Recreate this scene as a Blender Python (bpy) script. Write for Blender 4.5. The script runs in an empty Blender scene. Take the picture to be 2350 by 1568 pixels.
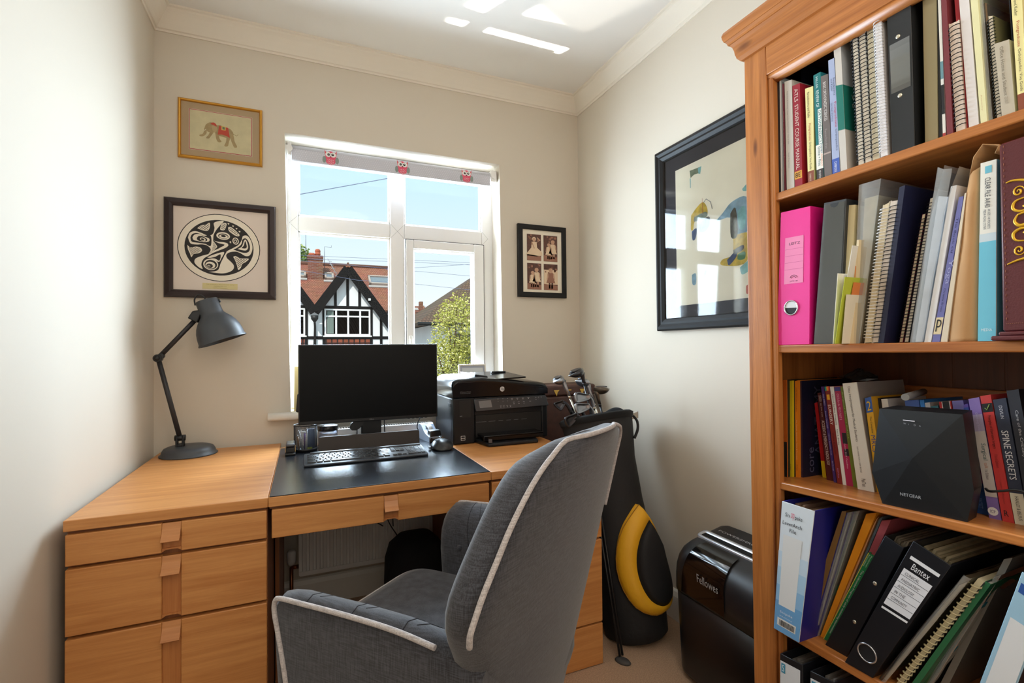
import bpy, bmesh, math, random
from mathutils import Vector, Matrix, Quaternion
random.seed(7)
SC = bpy.context.scene
COL = SC.collection

# ------------------------------------------------------------------ camera
cam_d = bpy.data.cameras.new('camera'); cam = bpy.data.objects.new('camera', cam_d); COL.objects.link(cam)
cam_d.sensor_width = 36.0; cam_d.lens = 17.183; cam_d.clip_start = 0.02; cam_d.clip_end = 300
_yaw, _pit, _rol = math.radians(23.098), math.radians(0.8074), math.radians(-0.5473)
_fw = Vector((math.sin(_yaw)*math.cos(_pit), math.cos(_yaw)*math.cos(_pit), math.sin(_pit)))
_rt = Vector((math.cos(_yaw), -math.sin(_yaw), 0)); _up = _rt.cross(_fw)
_r2 = _rt*math.cos(_rol) + _up*math.sin(_rol); _u2 = -_rt*math.sin(_rol) + _up*math.cos(_rol)
_m = Matrix((_r2, _u2, -_fw)).transposed().to_4x4(); _m.translation = Vector((0.5371, -2.3, 1.0969))
cam.matrix_world = _m
SC.camera = cam

# ------------------------------------------------------------------ colour, world, light
def lin(c):
    c = c/255.0
    return c/12.92 if c <= 0.04045 else ((c+0.055)/1.055)**2.4
def rgb(c): return (lin(c[0]), lin(c[1]), lin(c[2]), 1.0)

SC.view_settings.view_transform = 'Standard'
SC.view_settings.look = 'None'
SC.view_settings.gamma = 1.0
SC.view_settings.use_curve_mapping = False
SC.view_settings.exposure = 0.0

w = bpy.data.worlds.new('sky'); SC.world = w; w.use_nodes = True
nt = w.node_tree; nt.nodes.clear()
wo = nt.nodes.new('ShaderNodeOutputWorld'); wb = nt.nodes.new('ShaderNodeBackground')
tc = nt.nodes.new('ShaderNodeTexCoord'); sx = nt.nodes.new('ShaderNodeSeparateXYZ'); rp = nt.nodes.new('ShaderNodeValToRGB')
nt.links.new(tc.outputs['Generated'], sx.inputs[0]); nt.links.new(sx.outputs['Z'], rp.inputs[0])
rp.color_ramp.elements[0].position = 0.03; rp.color_ramp.elements[0].color = (1.02, 1.04, 1.06, 1)
rp.color_ramp.elements[1].position = 0.38; rp.color_ramp.elements[1].color = (0.60, 0.90, 1.0, 1)
e = rp.color_ramp.elements.new(0.20); e.color = (0.80, 0.97, 1.03, 1)
wb.inputs['Strength'].default_value = 1.0
nt.links.new(rp.outputs[0], wb.inputs[0]); nt.links.new(wb.outputs[0], wo.inputs[0])

def lamp(name, kind, loc, direction, energy, color=(1,1,1), **kw):
    d = bpy.data.lights.new(name, kind); d.energy = energy; d.color = color
    for k, v in kw.items(): setattr(d, k, v)
    o = bpy.data.objects.new(name, d); COL.objects.link(o); o.location = loc
    o.rotation_euler = Vector(direction).to_track_quat('-Z', 'Y').to_euler()
    return o
lamp('sun', 'SUN', (0,-5,12), (0.42, 0.62, -0.72), 3.6, (1.0, 0.95, 0.86), angle=0.01)
wl = lamp('window_daylight', 'AREA', (0.97, 0.42, 1.42), (0,-1,-0.08), 150, (0.68, 0.84, 1.0), shape='RECTANGLE', size=1.0, size_y=1.2)
rl = lamp('rear_room_fill', 'AREA', (0.95, -3.2, 1.7), (0,1,-0.05), 9.5, (1.0, 0.92, 0.80), shape='RECTANGLE', size=1.5, size_y=1.4)  # unseen fill lamp added behind the camera to lift the room
cl = lamp('overhead_fill', 'AREA', (0.9, -2.5, 2.40), (0,0.05,-1), 6, (1.0, 0.92, 0.80), shape='DISK', size=0.5)  # second added fill, out of view overhead; no real fitting
for o in (wl, rl, cl): o.visible_camera = False
# sunlight thrown up through the upper right pane by a windscreen parked below
_gd = Vector((0.47, -1.0, 1.34)).normalized()
g1 = lamp('windscreen_glint', 'AREA', Vector((1.45, -0.36, 2.446)) - _gd*6.0, _gd, 15, (1.0, 0.97, 0.9), shape='RECTANGLE', size=0.62, size_y=0.22, spread=math.radians(1.0))
g2 = lamp('bonnet_glint', 'AREA', Vector((1.66, -0.92, 2.446)) - _gd*6.0, _gd, 0.8, (1.0, 0.95, 0.86), shape='RECTANGLE', size=0.90, size_y=0.75, spread=math.radians(3))
for o in (g1, g2): o.visible_camera = False

# ------------------------------------------------------------------ materials
MATS = {}
def _new(name):
    m = bpy.data.materials.new(name); m.use_nodes = True
    n = m.node_tree; b = n.nodes['Principled BSDF']
    return m, n, b
def mat(name, c, rough=0.5, metal=0.0, var=0.0, vscale=30.0, bump=0.0, bscale=200.0, coat=0.0, alpha=1.0, emit=None, spec=None):
    if name in MATS: return MATS[name]
    m, n, b = _new(name)
    b.inputs['Base Color'].default_value = rgb(c); b.inputs['Roughness'].default_value = rough; b.inputs['Metallic'].default_value = metal
    if coat: b.inputs['Coat Weight'].default_value = coat; b.inputs['Coat Roughness'].default_value = 0.03
    if alpha < 1: b.inputs['Alpha'].default_value = alpha
    if spec is not None: b.inputs['Specular IOR Level'].default_value = spec
    if var or bump:
        t = n.nodes.new('ShaderNodeTexCoord')
    if var:
        no = n.nodes.new('ShaderNodeTexNoise'); no.inputs['Scale'].default_value = vscale; no.inputs['Detail'].default_value = 5
        r = n.nodes.new('ShaderNodeValToRGB'); k = rgb(c)
        r.color_ramp.elements[0].color = tuple(max(0, v*(1-var)) for v in k[:3])+(1,)
        r.color_ramp.elements[1].color = tuple(v*(1+var) for v in k[:3])+(1,)
        r.color_ramp.elements[0].position = 0.3; r.color_ramp.elements[1].position = 0.7
        n.links.new(t.outputs['Object'], no.inputs['Vector']); n.links.new(no.outputs['Fac'], r.inputs[0]); n.links.new(r.outputs[0], b.inputs['Base Color'])
    if bump:
        no2 = n.nodes.new('ShaderNodeTexNoise'); no2.inputs['Scale'].default_value = bscale; no2.inputs['Detail'].default_value = 4
        bp = n.nodes.new('ShaderNodeBump'); bp.inputs['Strength'].default_value = bump; bp.inputs['Distance'].default_value = 0.004
        n.links.new(t.outputs['Object'], no2.inputs['Vector']); n.links.new(no2.outputs['Fac'], bp.inputs['Height']); n.links.new(bp.outputs[0], b.inputs['Normal'])
    MATS[name] = m
    return m
def wood(name, c1, c2, axis='X', scale=1.0, rough=0.42, knots=False, contrast=1.0):
    if name in MATS: return MATS[name]
    m, n, b = _new(name)
    t = n.nodes.new('ShaderNodeTexCoord'); mp = n.nodes.new('ShaderNodeMapping')
    s = {'X': (1.2, 26, 26), 'Y': (26, 1.2, 26), 'Z': (26, 26, 1.2)}[axis]
    mp.inputs['Scale'].default_value = tuple(v*scale for v in s)
    no = n.nodes.new('ShaderNodeTexNoise'); no.inputs['Scale'].default_value = 2.2; no.inputs['Detail'].default_value = 7; no.inputs['Distortion'].default_value = 0.6
    no2 = n.nodes.new('ShaderNodeTexNoise'); no2.inputs['Scale'].default_value = 14; no2.inputs['Detail'].default_value = 3
    mx = n.nodes.new('ShaderNodeMath'); mx.operation = 'MULTIPLY_ADD'; mx.inputs[1].default_value = 0.35*contrast
    r = n.nodes.new('ShaderNodeValToRGB'); r.color_ramp.elements[0].position = 0.38; r.color_ramp.elements[1].position = 0.86
    r.color_ramp.elements[0].color = rgb(c2); r.color_ramp.elements[1].color = rgb(c1)
    n.links.new(t.outputs['Object'], mp.inputs[0]); n.links.new(mp.outputs[0], no.inputs['Vector']); n.links.new(mp.outputs[0], no2.inputs['Vector'])
    n.links.new(no2.outputs['Fac'], mx.inputs[0]); n.links.new(no.outputs['Fac'], mx.inputs[2]); n.links.new(mx.outputs[0], r.inputs[0])
    out = r.outputs[0]
    if knots:
        mp2 = n.nodes.new('ShaderNodeMapping'); s2 = {'X': (1.6, 5, 5), 'Y': (3, 2.2, 6), 'Z': (0.0, 9, 2.4)}[axis]
        mp2.inputs['Scale'].default_value = s2
        vo = n.nodes.new('ShaderNodeTexVoronoi'); vo.inputs['Scale'].default_value = 1.3
        kr = n.nodes.new('ShaderNodeValToRGB'); kr.color_ramp.elements[0].position = 0.06; kr.color_ramp.elements[0].color = (1,1,1,1)
        kr.color_ramp.elements[1].position = 0.11; kr.color_ramp.elements[1].color = (0,0,0,1)
        mix = n.nodes.new('ShaderNodeMix'); mix.data_type = 'RGBA'
        n.links.new(t.outputs['Object'], mp2.inputs[0]); n.links.new(mp2.outputs[0], vo.inputs['Vector']); n.links.new(vo.outputs['Distance'], kr.inputs[0])
        n.links.new(kr.outputs[0], mix.inputs[0]); n.links.new(out, mix.inputs[6]); mix.inputs[7].default_value = rgb((88, 42, 18))
        out = mix.outputs[2]
    n.links.new(out, b.inputs['Base Color'])
    b.inputs['Roughness'].default_value = rough
    bp = n.nodes.new('ShaderNodeBump'); bp.inputs['Strength'].default_value = 0.08; bp.inputs['Distance'].default_value = 0.002
    n.links.new(no2.outputs['Fac'], bp.inputs['Height']); n.links.new(bp.outputs[0], b.inputs['Normal'])
    MATS[name] = m
    return m
def fabric(name, c1, c2, scale=500.0, rough=0.95):
    if name in MATS: return MATS[name]
    m, n, b = _new(name)
    t = n.nodes.new('ShaderNodeTexCoord')
    w1 = n.nodes.new('ShaderNodeTexNoise'); w1.inputs['Scale'].default_value = 1.0; w1.inputs['Detail'].default_value = 2
    w2 = n.nodes.new('ShaderNodeTexNoise'); w2.inputs['Scale'].default_value = 1.0; w2.inputs['Detail'].default_value = 2
    m1 = n.nodes.new('ShaderNodeMapping'); m1.inputs['Scale'].default_value = (scale, scale, scale*0.06)
    m2 = n.nodes.new('ShaderNodeMapping'); m2.inputs['Scale'].default_value = (scale*0.06, scale*0.06, scale)
    n.links.new(t.outputs['Object'], m1.inputs[0]); n.links.new(t.outputs['Object'], m2.inputs[0])
    n.links.new(m1.outputs[0], w1.inputs['Vector']); n.links.new(m2.outputs[0], w2.inputs['Vector'])
    ad = n.nodes.new('ShaderNodeMath'); ad.operation = 'ADD'
    n.links.new(w1.outputs['Fac'], ad.inputs[0]); n.links.new(w2.outputs['Fac'], ad.inputs[1])
    r = n.nodes.new('ShaderNodeValToRGB'); r.color_ramp.elements[0].position = 0.40; r.color_ramp.elements[1].position = 0.62
    hf = n.nodes.new('ShaderNodeMath'); hf.operation = 'MULTIPLY'; hf.inputs[1].default_value = 0.5
    n.links.new(ad.outputs[0], hf.inputs[0]); n.links.new(hf.outputs[0], r.inputs[0])
    r.color_ramp.elements[0].color = rgb(c2); r.color_ramp.elements[1].color = rgb(c1)
    n.links.new(r.outputs[0], b.inputs['Base Color']); b.inputs['Roughness'].default_value = rough
    b.inputs['Sheen Weight'].default_value = 0.25
    bp = n.nodes.new('ShaderNodeBump'); bp.inputs['Strength'].default_value = 0.25; bp.inputs['Distance'].default_value = 0.001
    n.links.new(hf.outputs[0], bp.inputs['Height']); n.links.new(bp.outputs[0], b.inputs['Normal'])
    MATS[name] = m
    return m
def clear(name, tint=(255,255,255), gloss=0.08, milk=0.0):
    """thin clear sheet: see-through with a reflection, optionally a little milky"""
    if name in MATS: return MATS[name]
    m = bpy.data.materials.new(name); m.use_nodes = True; n = m.node_tree; n.nodes.clear()
    o = n.nodes.new('ShaderNodeOutputMaterial'); tr = n.nodes.new('ShaderNodeBsdfTransparent'); tr.inputs[0].default_value = rgb(tint)
    gl = n.nodes.new('ShaderNodeBsdfGlossy'); gl.inputs['Roughness'].default_value = 0.04
    fr = n.nodes.new('ShaderNodeFresnel'); fr.inputs[0].default_value = 1.45
    mu = n.nodes.new('ShaderNodeMath'); mu.operation = 'MULTIPLY'; mu.inputs[1].default_value = gloss/0.034
    mx = n.nodes.new('ShaderNodeMixShader'); mu.use_clamp = True
    n.links.new(fr.outputs[0], mu.inputs[0]); n.links.new(mu.outputs[0], mx.inputs[0])
    n.links.new(gl.outputs[0], mx.inputs[2])
    if milk:
        df = n.nodes.new('ShaderNodeBsdfDiffuse'); df.inputs[0].default_value = rgb((235,238,240))
        m2 = n.nodes.new('ShaderNodeMixShader'); m2.inputs[0].default_value = milk
        n.links.new(tr.outputs[0], m2.inputs[1]); n.links.new(df.outputs[0], m2.inputs[2]); n.links.new(m2.outputs[0], mx.inputs[1])
    else:
        n.links.new(tr.outputs[0], mx.inputs[1])
    n.links.new(mx.outputs[0], o.inputs[0])
    MATS[name] = m
    return m

# ------------------------------------------------------------------ mesh helpers
WL = {}                                                     # world location of every empty / thing
class MB:
    """collects shapes (world coordinates) and links them as ONE mesh object"""
    def __init__(self, M=None):
        self.bm = bmesh.new(); self.M = M or Matrix.Identity(4); self.sm = set()
    def v(self, p): return self.bm.verts.new(self.M @ Vector(p))
    def face(self, vs, mi=0, smooth=False):
        try: f = self.bm.faces.new(vs)
        except ValueError: return None
        f.material_index = mi; f.smooth = smooth
        return f
    def poly(self, pts, mi=0): return self.face([self.v(p) for p in pts], mi)
    def box(self, x0, x1, y0, y1, z0, z1, mi=0, bev=0.0, seg=2):
        x0, x1 = min(x0,x1), max(x0,x1); y0, y1 = min(y0,y1), max(y0,y1); z0, z1 = min(z0,z1), max(z0,z1)
        c = [self.v(p) for p in ((x0,y0,z0),(x1,y0,z0),(x1,y1,z0),(x0,y1,z0),(x0,y0,z1),(x1,y0,z1),(x1,y1,z1),(x0,y1,z1))]
        fs = [self.face([c[i] for i in q], mi) for q in ((3,2,1,0),(4,5,6,7),(0,1,5,4),(1,2,6,5),(2,3,7,6),(3,0,4,7))]
        if bev > 0:
            es = list({e for f in fs for e in f.edges})
            r = bmesh.ops.bevel(self.bm, geom=es, offset=bev, segments=seg, profile=0.5, affect='EDGES', clamp_overlap=True)
            for f in r['faces']: f.material_index = mi; f.smooth = True
        return self
    def hexa(self, b, t, mi=0, bev=0.0, seg=2):
        """b, t: four points each (bottom ring ccw seen from outside-top, top ring)"""
        B = [self.v(p) for p in b]; T = [self.v(p) for p in t]; k = len(B)
        fs = [self.face(B[::-1], mi), self.face(T, mi)]
        for i in range(k): fs.append(self.face([B[i], B[(i+1)%k], T[(i+1)%k], T[i]], mi))
        if bev > 0:
            es = list({e for f in fs if f for e in f.edges})
            r = bmesh.ops.bevel(self.bm, geom=es, offset=bev, segments=seg, profile=0.5, affect='EDGES', clamp_overlap=True)
            for f in r['faces']: f.material_index = mi; f.smooth = True
        return self
    def prism(self, pts, d, mi=0, smooth_side=False):
        """pts: planar outline in 3D; d: extrusion vector"""
        d = Vector(d); A = [self.v(p) for p in pts]; B = [self.v(Vector(p)+d) for p in pts]; k = len(A)
        self.face(A[::-1], mi); self.face(B, mi)
        for i in range(k): self.face([A[i], A[(i+1)%k], B[(i+1)%k], B[i]], mi, smooth_side)
        return self
    def rings(self, rs, mi=0, closed=True, caps=True, smooth=True):
        R = [[self.v(p) for p in r] for r in rs]
        for a, b in zip(R, R[1:]):
            k = len(a)
            for i in range(k if closed else k-1): self.face([a[i], a[(i+1)%k], b[(i+1)%k], b[i]], mi, smooth)
        if caps and closed: self.face(R[0][::-1], mi); self.face(R[-1], mi)
        return self
    def tube(self, path, r, n=8, mi=0, caps=True, closed=False):
        P = [Vector(p) for p in path]; k = len(P); rs = []
        rr = r if isinstance(r, (list, tuple)) else [r]*k
        prev = None
        for i, p in enumerate(P):
            if closed: t = (P[(i+1)%k]-P[i-1])
            else: t = P[min(i+1,k-1)]-P[max(i-1,0)]
            if t.length < 1e-9: t = Vector((0,0,1))
            t.normalize()
            if prev is None:
                a = Vector((0,0,1)) if abs(t.z) < 0.9 else Vector((1,0,0)); u = t.cross(a).normalized()
            else:
                u = prev - t*prev.dot(t)
                u = u.normalized() if u.length > 1e-6 else t.orthogonal().normalized()
            prev = u; q = t.cross(u)
            rs.append([p + (u*math.cos(2*math.pi*j/n) + q*math.sin(2*math.pi*j/n))*rr[i] for j in range(n)])
        if closed: rs.append(rs[0])
        return self.rings(rs, mi, caps=caps and not closed)
    def lathe(self, prof, c=(0,0,0), axis=(0,0,1), n=24, mi=0, caps=True):
        """prof: (radius, height) pairs along axis from c"""
        ax = Vector(axis).normalized(); a = Vector((1,0,0)) if abs(ax.x) < 0.9 else Vector((0,1,0))
        u = (a - ax*a.dot(ax)).normalized(); q = ax.cross(u); c = Vector(c)
        rs = [[c + ax*h + (u*math.cos(2*math.pi*j/n) + q*math.sin(2*math.pi*j/n))*max(r, 1e-5) for j in range(n)] for r, h in prof]
        return self.rings(rs, mi, caps=caps)
    def loft(self, sections, mi=0, caps=True): return self.rings(sections, mi, caps=caps)
    def sheet(self, grid, th=0.0, mi=0, smooth=True):
        R = [[self.v(p) for p in r] for r in grid]
        for a, b in zip(R, R[1:]):
            for i in range(len(a)-1): self.face([a[i], a[i+1], b[i+1], b[i]], mi, smooth)
        return self
    def text(self, s, o, u, vdir, width=None, height=None, mi=0, align='L'):
        """flat lettering: o = lower left corner, u = reading direction, vdir = up; fitted to width x height"""
        vs, fs = glyphs(s)
        if not vs: return self
        x0 = min(p[0] for p in vs); x1 = max(p[0] for p in vs); y0 = min(p[1] for p in vs); y1 = max(p[1] for p in vs)
        if height is None: k = width/(x1-x0); kx = ky = k
        elif width is None: kx = ky = height/(y1-y0)
        else: kx = width/(x1-x0); ky = height/(y1-y0)
        u = Vector(u).normalized(); vdir = Vector(vdir).normalized(); o = Vector(o)
        if align == 'C': o = o - u*kx*(x1-x0)/2
        V = [self.v(o + u*kx*(p[0]-x0) + vdir*ky*(p[1]-y0)) for p in vs]
        for f in fs: self.face([V[i] for i in f], mi)
        return self
    def build(self, name, mats, parent=None, sub=0, sharp=None, solid=0.0, recalc=True):
        bm = self.bm
        bm.verts.ensure_lookup_table()
        if recalc: bmesh.ops.recalc_face_normals(bm, faces=bm.faces[:])
        if not isinstance(mats, (list, tuple)): mats = [mats]
        if parent is not None: loc = WL[parent.name]
        else:
            xs = [v.co for v in bm.verts]
            lo = Vector([min(c[i] for c in xs) for i in range(3)]); hi = Vector([max(c[i] for c in xs) for i in range(3)])
            loc = Vector(((lo.x+hi.x)/2, (lo.y+hi.y)/2, lo.z))
        bmesh.ops.translate(bm, vec=-loc, verts=bm.verts[:])
        me = bpy.data.meshes.new(name); bm.to_mesh(me); bm.free()
        for m in mats: me.materials.append(m)
        o = bpy.data.objects.new(name, me); COL.objects.link(o)
        if parent is not None: o.parent = parent
        else: o.location = loc
        WL[o.name] = loc.copy()
        if sub:
            md = o.modifiers.new('smooth', 'SUBSURF'); md.levels = sub; md.render_levels = sub
        if solid:
            md = o.modifiers.new('thick', 'SOLIDIFY'); md.thickness = solid; md.offset = 0
        return o
_G = {}
def glyphs(s):
    if s in _G: return _G[s]
    cu = bpy.data.curves.new('lettering', 'FONT'); cu.body = s; cu.resolution_u = 2
    ob = bpy.data.objects.new('lettering', cu); COL.objects.link(ob)
    dg = bpy.context.evaluated_depsgraph_get(); dg.update()
    me = bpy.data.meshes.new_from_object(ob.evaluated_get(dg))
    vs = [tuple(v.co) for v in me.vertices]; fs = [tuple(p.vertices) for p in me.polygons]
    bpy.data.objects.remove(ob); bpy.data.curves.remove(cu); bpy.data.meshes.remove(me)
    _G[s] = (vs, fs)
    return _G[s]
def thing(name, label, cat, loc=(0,0,0), group=None):
    o = bpy.data.objects.new(name, None); COL.objects.link(o); o.empty_display_size = 0.05
    o.location = loc; WL[o.name] = Vector(loc)
    o['label'] = label; o['category'] = cat
    if group: o['group'] = group
    return o
def tag(o, label, cat, group=None, kind=None):
    o['label'] = label; o['category'] = cat
    if group: o['group'] = group
    if kind: o['kind'] = kind
    return o
def struct(o): o['kind'] = 'structure'; return o
def sthing(name, loc=(0,0,0)):
    o = bpy.data.objects.new(name, None); COL.objects.link(o); o.location = loc; WL[o.name] = Vector(loc); o['kind'] = 'structure'; o.empty_display_size = 0.05
    return o
def rotz(c, deg): return Matrix.Translation(Vector(c)) @ Matrix.Rotation(math.radians(deg), 4, 'Z') @ Matrix.Translation(-Vector(c))
def circ(c, r, u, v, n=24, a0=0.0, a1=360.0):
    c = Vector(c); u = Vector(u); v = Vector(v)
    full = abs(a1-a0) >= 360
    return [c + u*r*math.cos(math.radians(a0+(a1-a0)*i/(n if full else n-1))) + v*r*math.sin(math.radians(a0+(a1-a0)*i/(n if full else n-1))) for i in range(n)]
def bez(pts, n=10):
    """smooth Catmull-Rom path through points"""
    P = [Vector(p) for p in pts]; out = []
    for i in range(len(P)-1):
        p0 = P[max(i-1,0)]; p1 = P[i]; p2 = P[i+1]; p3 = P[min(i+2,len(P)-1)]
        for j in range(n):
            t = j/n
            out.append(0.5*((2*p1)+(p2-p0)*t+(2*p0-5*p1+4*p2-p3)*t*t+(3*p1-p0-3*p2+p3)*t**3))
    out.append(P[-1])
    return out

# ================================================================== the room
W, ZC, YR = 1.92, 2.446, -3.3
m_wall = mat('wall_paint', (214, 203, 186), 0.8, bump=0.03, bscale=350)
m_ceil = mat('ceiling_paint', (234, 228, 220), 0.85, bump=0.02, bscale=300)
m_trim = mat('white_gloss_trim', (238, 232, 222), 0.45)
m_upvc = mat('white_upvc', (240, 238, 234), 0.28)
m_carpet = mat('beige_carpet', (188, 156, 128), 0.97, var=0.22, vscale=260, bump=0.6, bscale=420)
m_glass = clear('window_glass', (253, 255, 255), 0.008)

b = MB(); b.box(-0.3, W+0.3, YR-0.2, 0.3, -0.15, 0.0); struct(b.build('floor', m_carpet))
b = MB(); b.box(-0.3, W+0.3, YR-0.2, 0.3, ZC, ZC+0.15); struct(b.build('ceiling', m_ceil))
b = MB(); b.box(-0.25, 0.0, YR-0.2, 0.25, 0.0, ZC); struct(b.build('wall_left', m_wall))
b = MB(); b.box(W, W+0.25, YR-0.2, 0.25, 0.0, ZC); struct(b.build('wall_right', m_wall))
b = MB(); b.box(0.0, W, YR-0.2, YR, 0.0, ZC); struct(b.build('wall_rear', m_wall))
# window wall with its slightly out-of-square opening
zs, zt = 0.835, 2.035
LB, LT, RT, RB = (0.486, zs), (0.465, zt), (1.457, zt), (1.467, zs)
b = MB()
for q in (((0,0), (LB[0],0), LB, LT, (LT[0],ZC), (0,ZC)), ((RB[0],0), (W,0), (W,ZC), (RT[0],ZC), RT, RB),
          (LT, RT, (RT[0],ZC), (LT[0],ZC)), ((LB[0],0), (RB[0],0), RB, LB)):
    b.prism([(p[0], 0.0, p[1]) for p in q], (0, 0.25, 0))
struct(b.build('wall_back', m_wall))

# cornice (cove) round the three visible walls, mitred in the corners
prof = [(0.0, 2.362), (0.005, 2.362), (0.007, 2.369), (0.013, 2.372), (0.020, 2.386), (0.030, 2.402), (0.042, 2.419), (0.052, 2.430), (0.054, 2.437), (0.062, 2.439), (0.063, ZC)]
m_corn = mat('cornice_paint', (232, 222, 206), 0.7)
b = MB(); b.rings([[(d, -d, z) for d, z in prof], [(W-d, -d, z) for d, z in prof]], closed=False, caps=False, smooth=False); struct(b.build('trim_1', m_corn))
b = MB(); b.rings([[(d, -d, z) for d, z in prof], [(d, YR, z) for d, z in prof]], closed=False, caps=False, smooth=False); struct(b.build('trim_2', m_corn))
b = MB(); b.rings([[(W-d, -d, z) for d, z in prof], [(W-d, YR, z) for d, z in prof]], closed=False, caps=False, smooth=False); struct(b.build('trim_3', m_corn))
sk = [(0.0, 0.0), (0.016, 0.0), (0.016, 0.095), (0.010, 0.112), (0.004, 0.118), (0.0, 0.118)]
b = MB(); b.prism([(0.0, -d, z) for d, z in sk], (W, 0, 0)); struct(b.build('baseboard_back', m_trim))
b = MB(); b.prism([(W-d, -0.02, z) for d, z in sk], (0, YR+0.02, 0)); struct(b.build('baseboard_right', m_trim))

# ---- window
win = sthing('window_1', (0.97, 0.12, zs))
F0, F1 = 0.12, 0.152
b = MB()
def bar(x0, x1, z0, z1, y0=F0, y1=F1, bev=0.005): b.box(x0, x1, y0, y1, z0, z1, 0, bev)
bar(0.462, 0.517, zs, zt-0.002); bar(1.402, 1.466, zs, zt-0.002)
bar(0.517, 1.402, 1.967, zt-0.002); bar(0.517, 1.402, zs, 0.895)
bar(0.928, 0.998, 0.895, 1.967); bar(0.517, 0.928, 1.641, 1.713); bar(0.998, 1.402, 1.641, 1.713)
# glazing beads inside the three fixed lights
def beads(x0, x1, z0, z1, y=0.128, t=0.010):
    for q in ((x0, x0+t, z0, z1), (x1-t, x1, z0, z1), (x0, x1, z0, z0+t), (x0, x1, z1-t, z1)): b.box(q[0], q[1], y, y+0.018, q[2], q[3], 0, 0.003)
beads(0.512, 0.933, 1.708, 1.972, t=0.012); beads(0.993, 1.407, 1.708, 1.972, t=0.012); beads(0.512, 0.933, 0.890, 1.646, t=0.012)
# mitred weld lines at the joints
b.build('window_frame', m_upvc, win)
m_line = mat('weld_line', (176, 172, 166), 0.6)
b = MB()
for (xa, za, xb, zb) in ((0.480, 1.677, 0.515, 1.711), (0.480, 1.677, 0.515, 1.643), (0.963, 1.677, 0.930, 1.711), (0.963, 1.677, 0.996, 1.711), (0.963, 1.677, 0.930, 1.643), (0.963, 1.677, 0.996, 1.643), (1.436, 1.677, 1.404, 1.711), (1.436, 1.677, 1.404, 1.643)):
    b.tube([(xa, F0, za), (xb, F0, zb)], 0.0007, 5)
b.build('weld_lines', m_line, win)
b = MB()
cx0, cx1, cz0, cz1 = 1.003, 1.408, 0.898, 1.640
b0 = 0.108
for q in ((cx0, 1.040, cz0, cz1), (1.354, cx1, cz0, cz1), (1.040, 1.354, 1.597, cz1), (1.040, 1.354, cz0, 0.948)): b.box(q[0], q[1], b0, 0.155, q[2], q[3], 0, 0.004)
beads(1.035, 1.359, 0.943, 1.602, y=0.122, t=0.011)
cas = b.build('casement', m_upvc, win)
b = MB()
for q in ((cx0-0.0028, cx0-0.0002, cz0, cz1), (cx1+0.0002, cx1+0.0028, cz0, cz1), (cx0-0.0028, cx1+0.0028, cz1+0.0002, cz1+0.0024)): b.box(q[0], q[1], 0.112, 0.119, q[2], q[3])
b.build('seal', mat('black_seal', (38, 38, 40), 0.6), cas)
b = MB()
b.box(1.012, 1.030, 0.098, 0.109, 1.025, 1.165, 0, 0.006); b.box(1.015, 1.027, 0.078, 0.099, 1.125, 1.145, 0, 0.004)
b.loft([circ((1.021, 0.082, 1.148), 0.008, (1,0,0), (0,1,0), 12), circ((1.021, 0.078, 1.10), 0.0085, (1,0,0), (0,1,0), 12), circ((1.021, 0.076, 1.05), 0.0075, (1,0,0), (0,1,0), 12), circ((1.021, 0.077, 1.032), 0.004, (1,0,0), (0,1,0), 12)])
b.build('window_handle', m_upvc, cas)
b = MB(); b.lathe([(0.0035, 0), (0.0035, 0.003)], (1.021, 0.0985, 1.117), (0,-1,0), 12); b.build('lock', mat('dark_metal', (60, 58, 56), 0.4, 0.8), cas)
for x0, x1, z0, z1, y in ((0.52, 0.926, 1.715, 1.965, 0.138), (1.0, 1.40, 1.715, 1.965, 0.138), (0.52, 0.926, 0.897, 1.638, 0.138), (1.042, 1.352, 0.95, 1.595, 0.140)):
    b = MB(); b.poly([(x0,y,z0), (x1,y,z0), (x1,y,z1), (x0,y,z1)]); b.build('pane', m_glass, win)
# black spacer bars of the double glazing
b = MB()
for x0, x1, z0, z1, y in ((0.524, 0.922, 1.720, 1.960, 0.1395), (1.005, 1.395, 1.720, 1.960, 0.1395), (0.524, 0.922, 0.902, 1.634, 0.1395), (1.046, 1.348, 0.955, 1.590, 0.143)):
    t = 0.0016
    for q in ((x0, x0+t, z0, z1), (x1-t, x1, z0, z1), (x0, x1, z1-t, z1), (x0, x1, z0, z0+t)): b.box(q[0], q[1], y, y+0.008, q[2], q[3])
b.build('glazing_spacer', mat('spacer_grey', (120, 126, 140), 0.5), win)
b = MB()
sp_ = [(-0.052, zs-0.012), (-0.055, zs-0.018), (-0.052, zs-0.026), (-0.044, zs-0.030), (0.118, zs-0.030), (0.118, zs-0.001), (-0.038, zs-0.001), (-0.048, zs-0.005)]
b.prism([(0.400, y, z) for y, z in sp_], (1.13, 0, 0), smooth_side=True)
b.build('window_sill', m_trim, win)

# ---- roller blind with owls, rolled up at the head of the opening
rb = thing('roller_blind', 'rolled-up grey spotted roller blind with pink owls at the window head', 'blind', (0.955, 0.05, 1.92))
m_blind = mat('blind_fabric', (205, 205, 214), 0.85); m_dot = mat('blind_dots', (236, 236, 242), 0.85)
m_ow_p = mat('owl_pink', (232, 96, 122), 0.85); m_ow_c = mat('owl_coral', (224, 84, 92), 0.85); m_ow_w = mat('owl_white', (244, 240, 236), 0.85); m_ow_g = mat('owl_grey_green', (140, 152, 146), 0.85); m_ow_k = mat('owl_black', (34, 30, 32), 0.85)
b = MB()
bc = Vector((0, 0.050, 1.978)); br = 0.024
b.lathe([(br, 0.0), (br, 0.925)], (0.492, bc.y, bc.z), (1,0,0), 28)
for k in range(24):                                         # the last turn hangs a little below the roll
    pass
b.box(0.492, 1.417, bc.y-br, bc.y-br+0.002, 1.9305, bc.z, 0)
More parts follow.
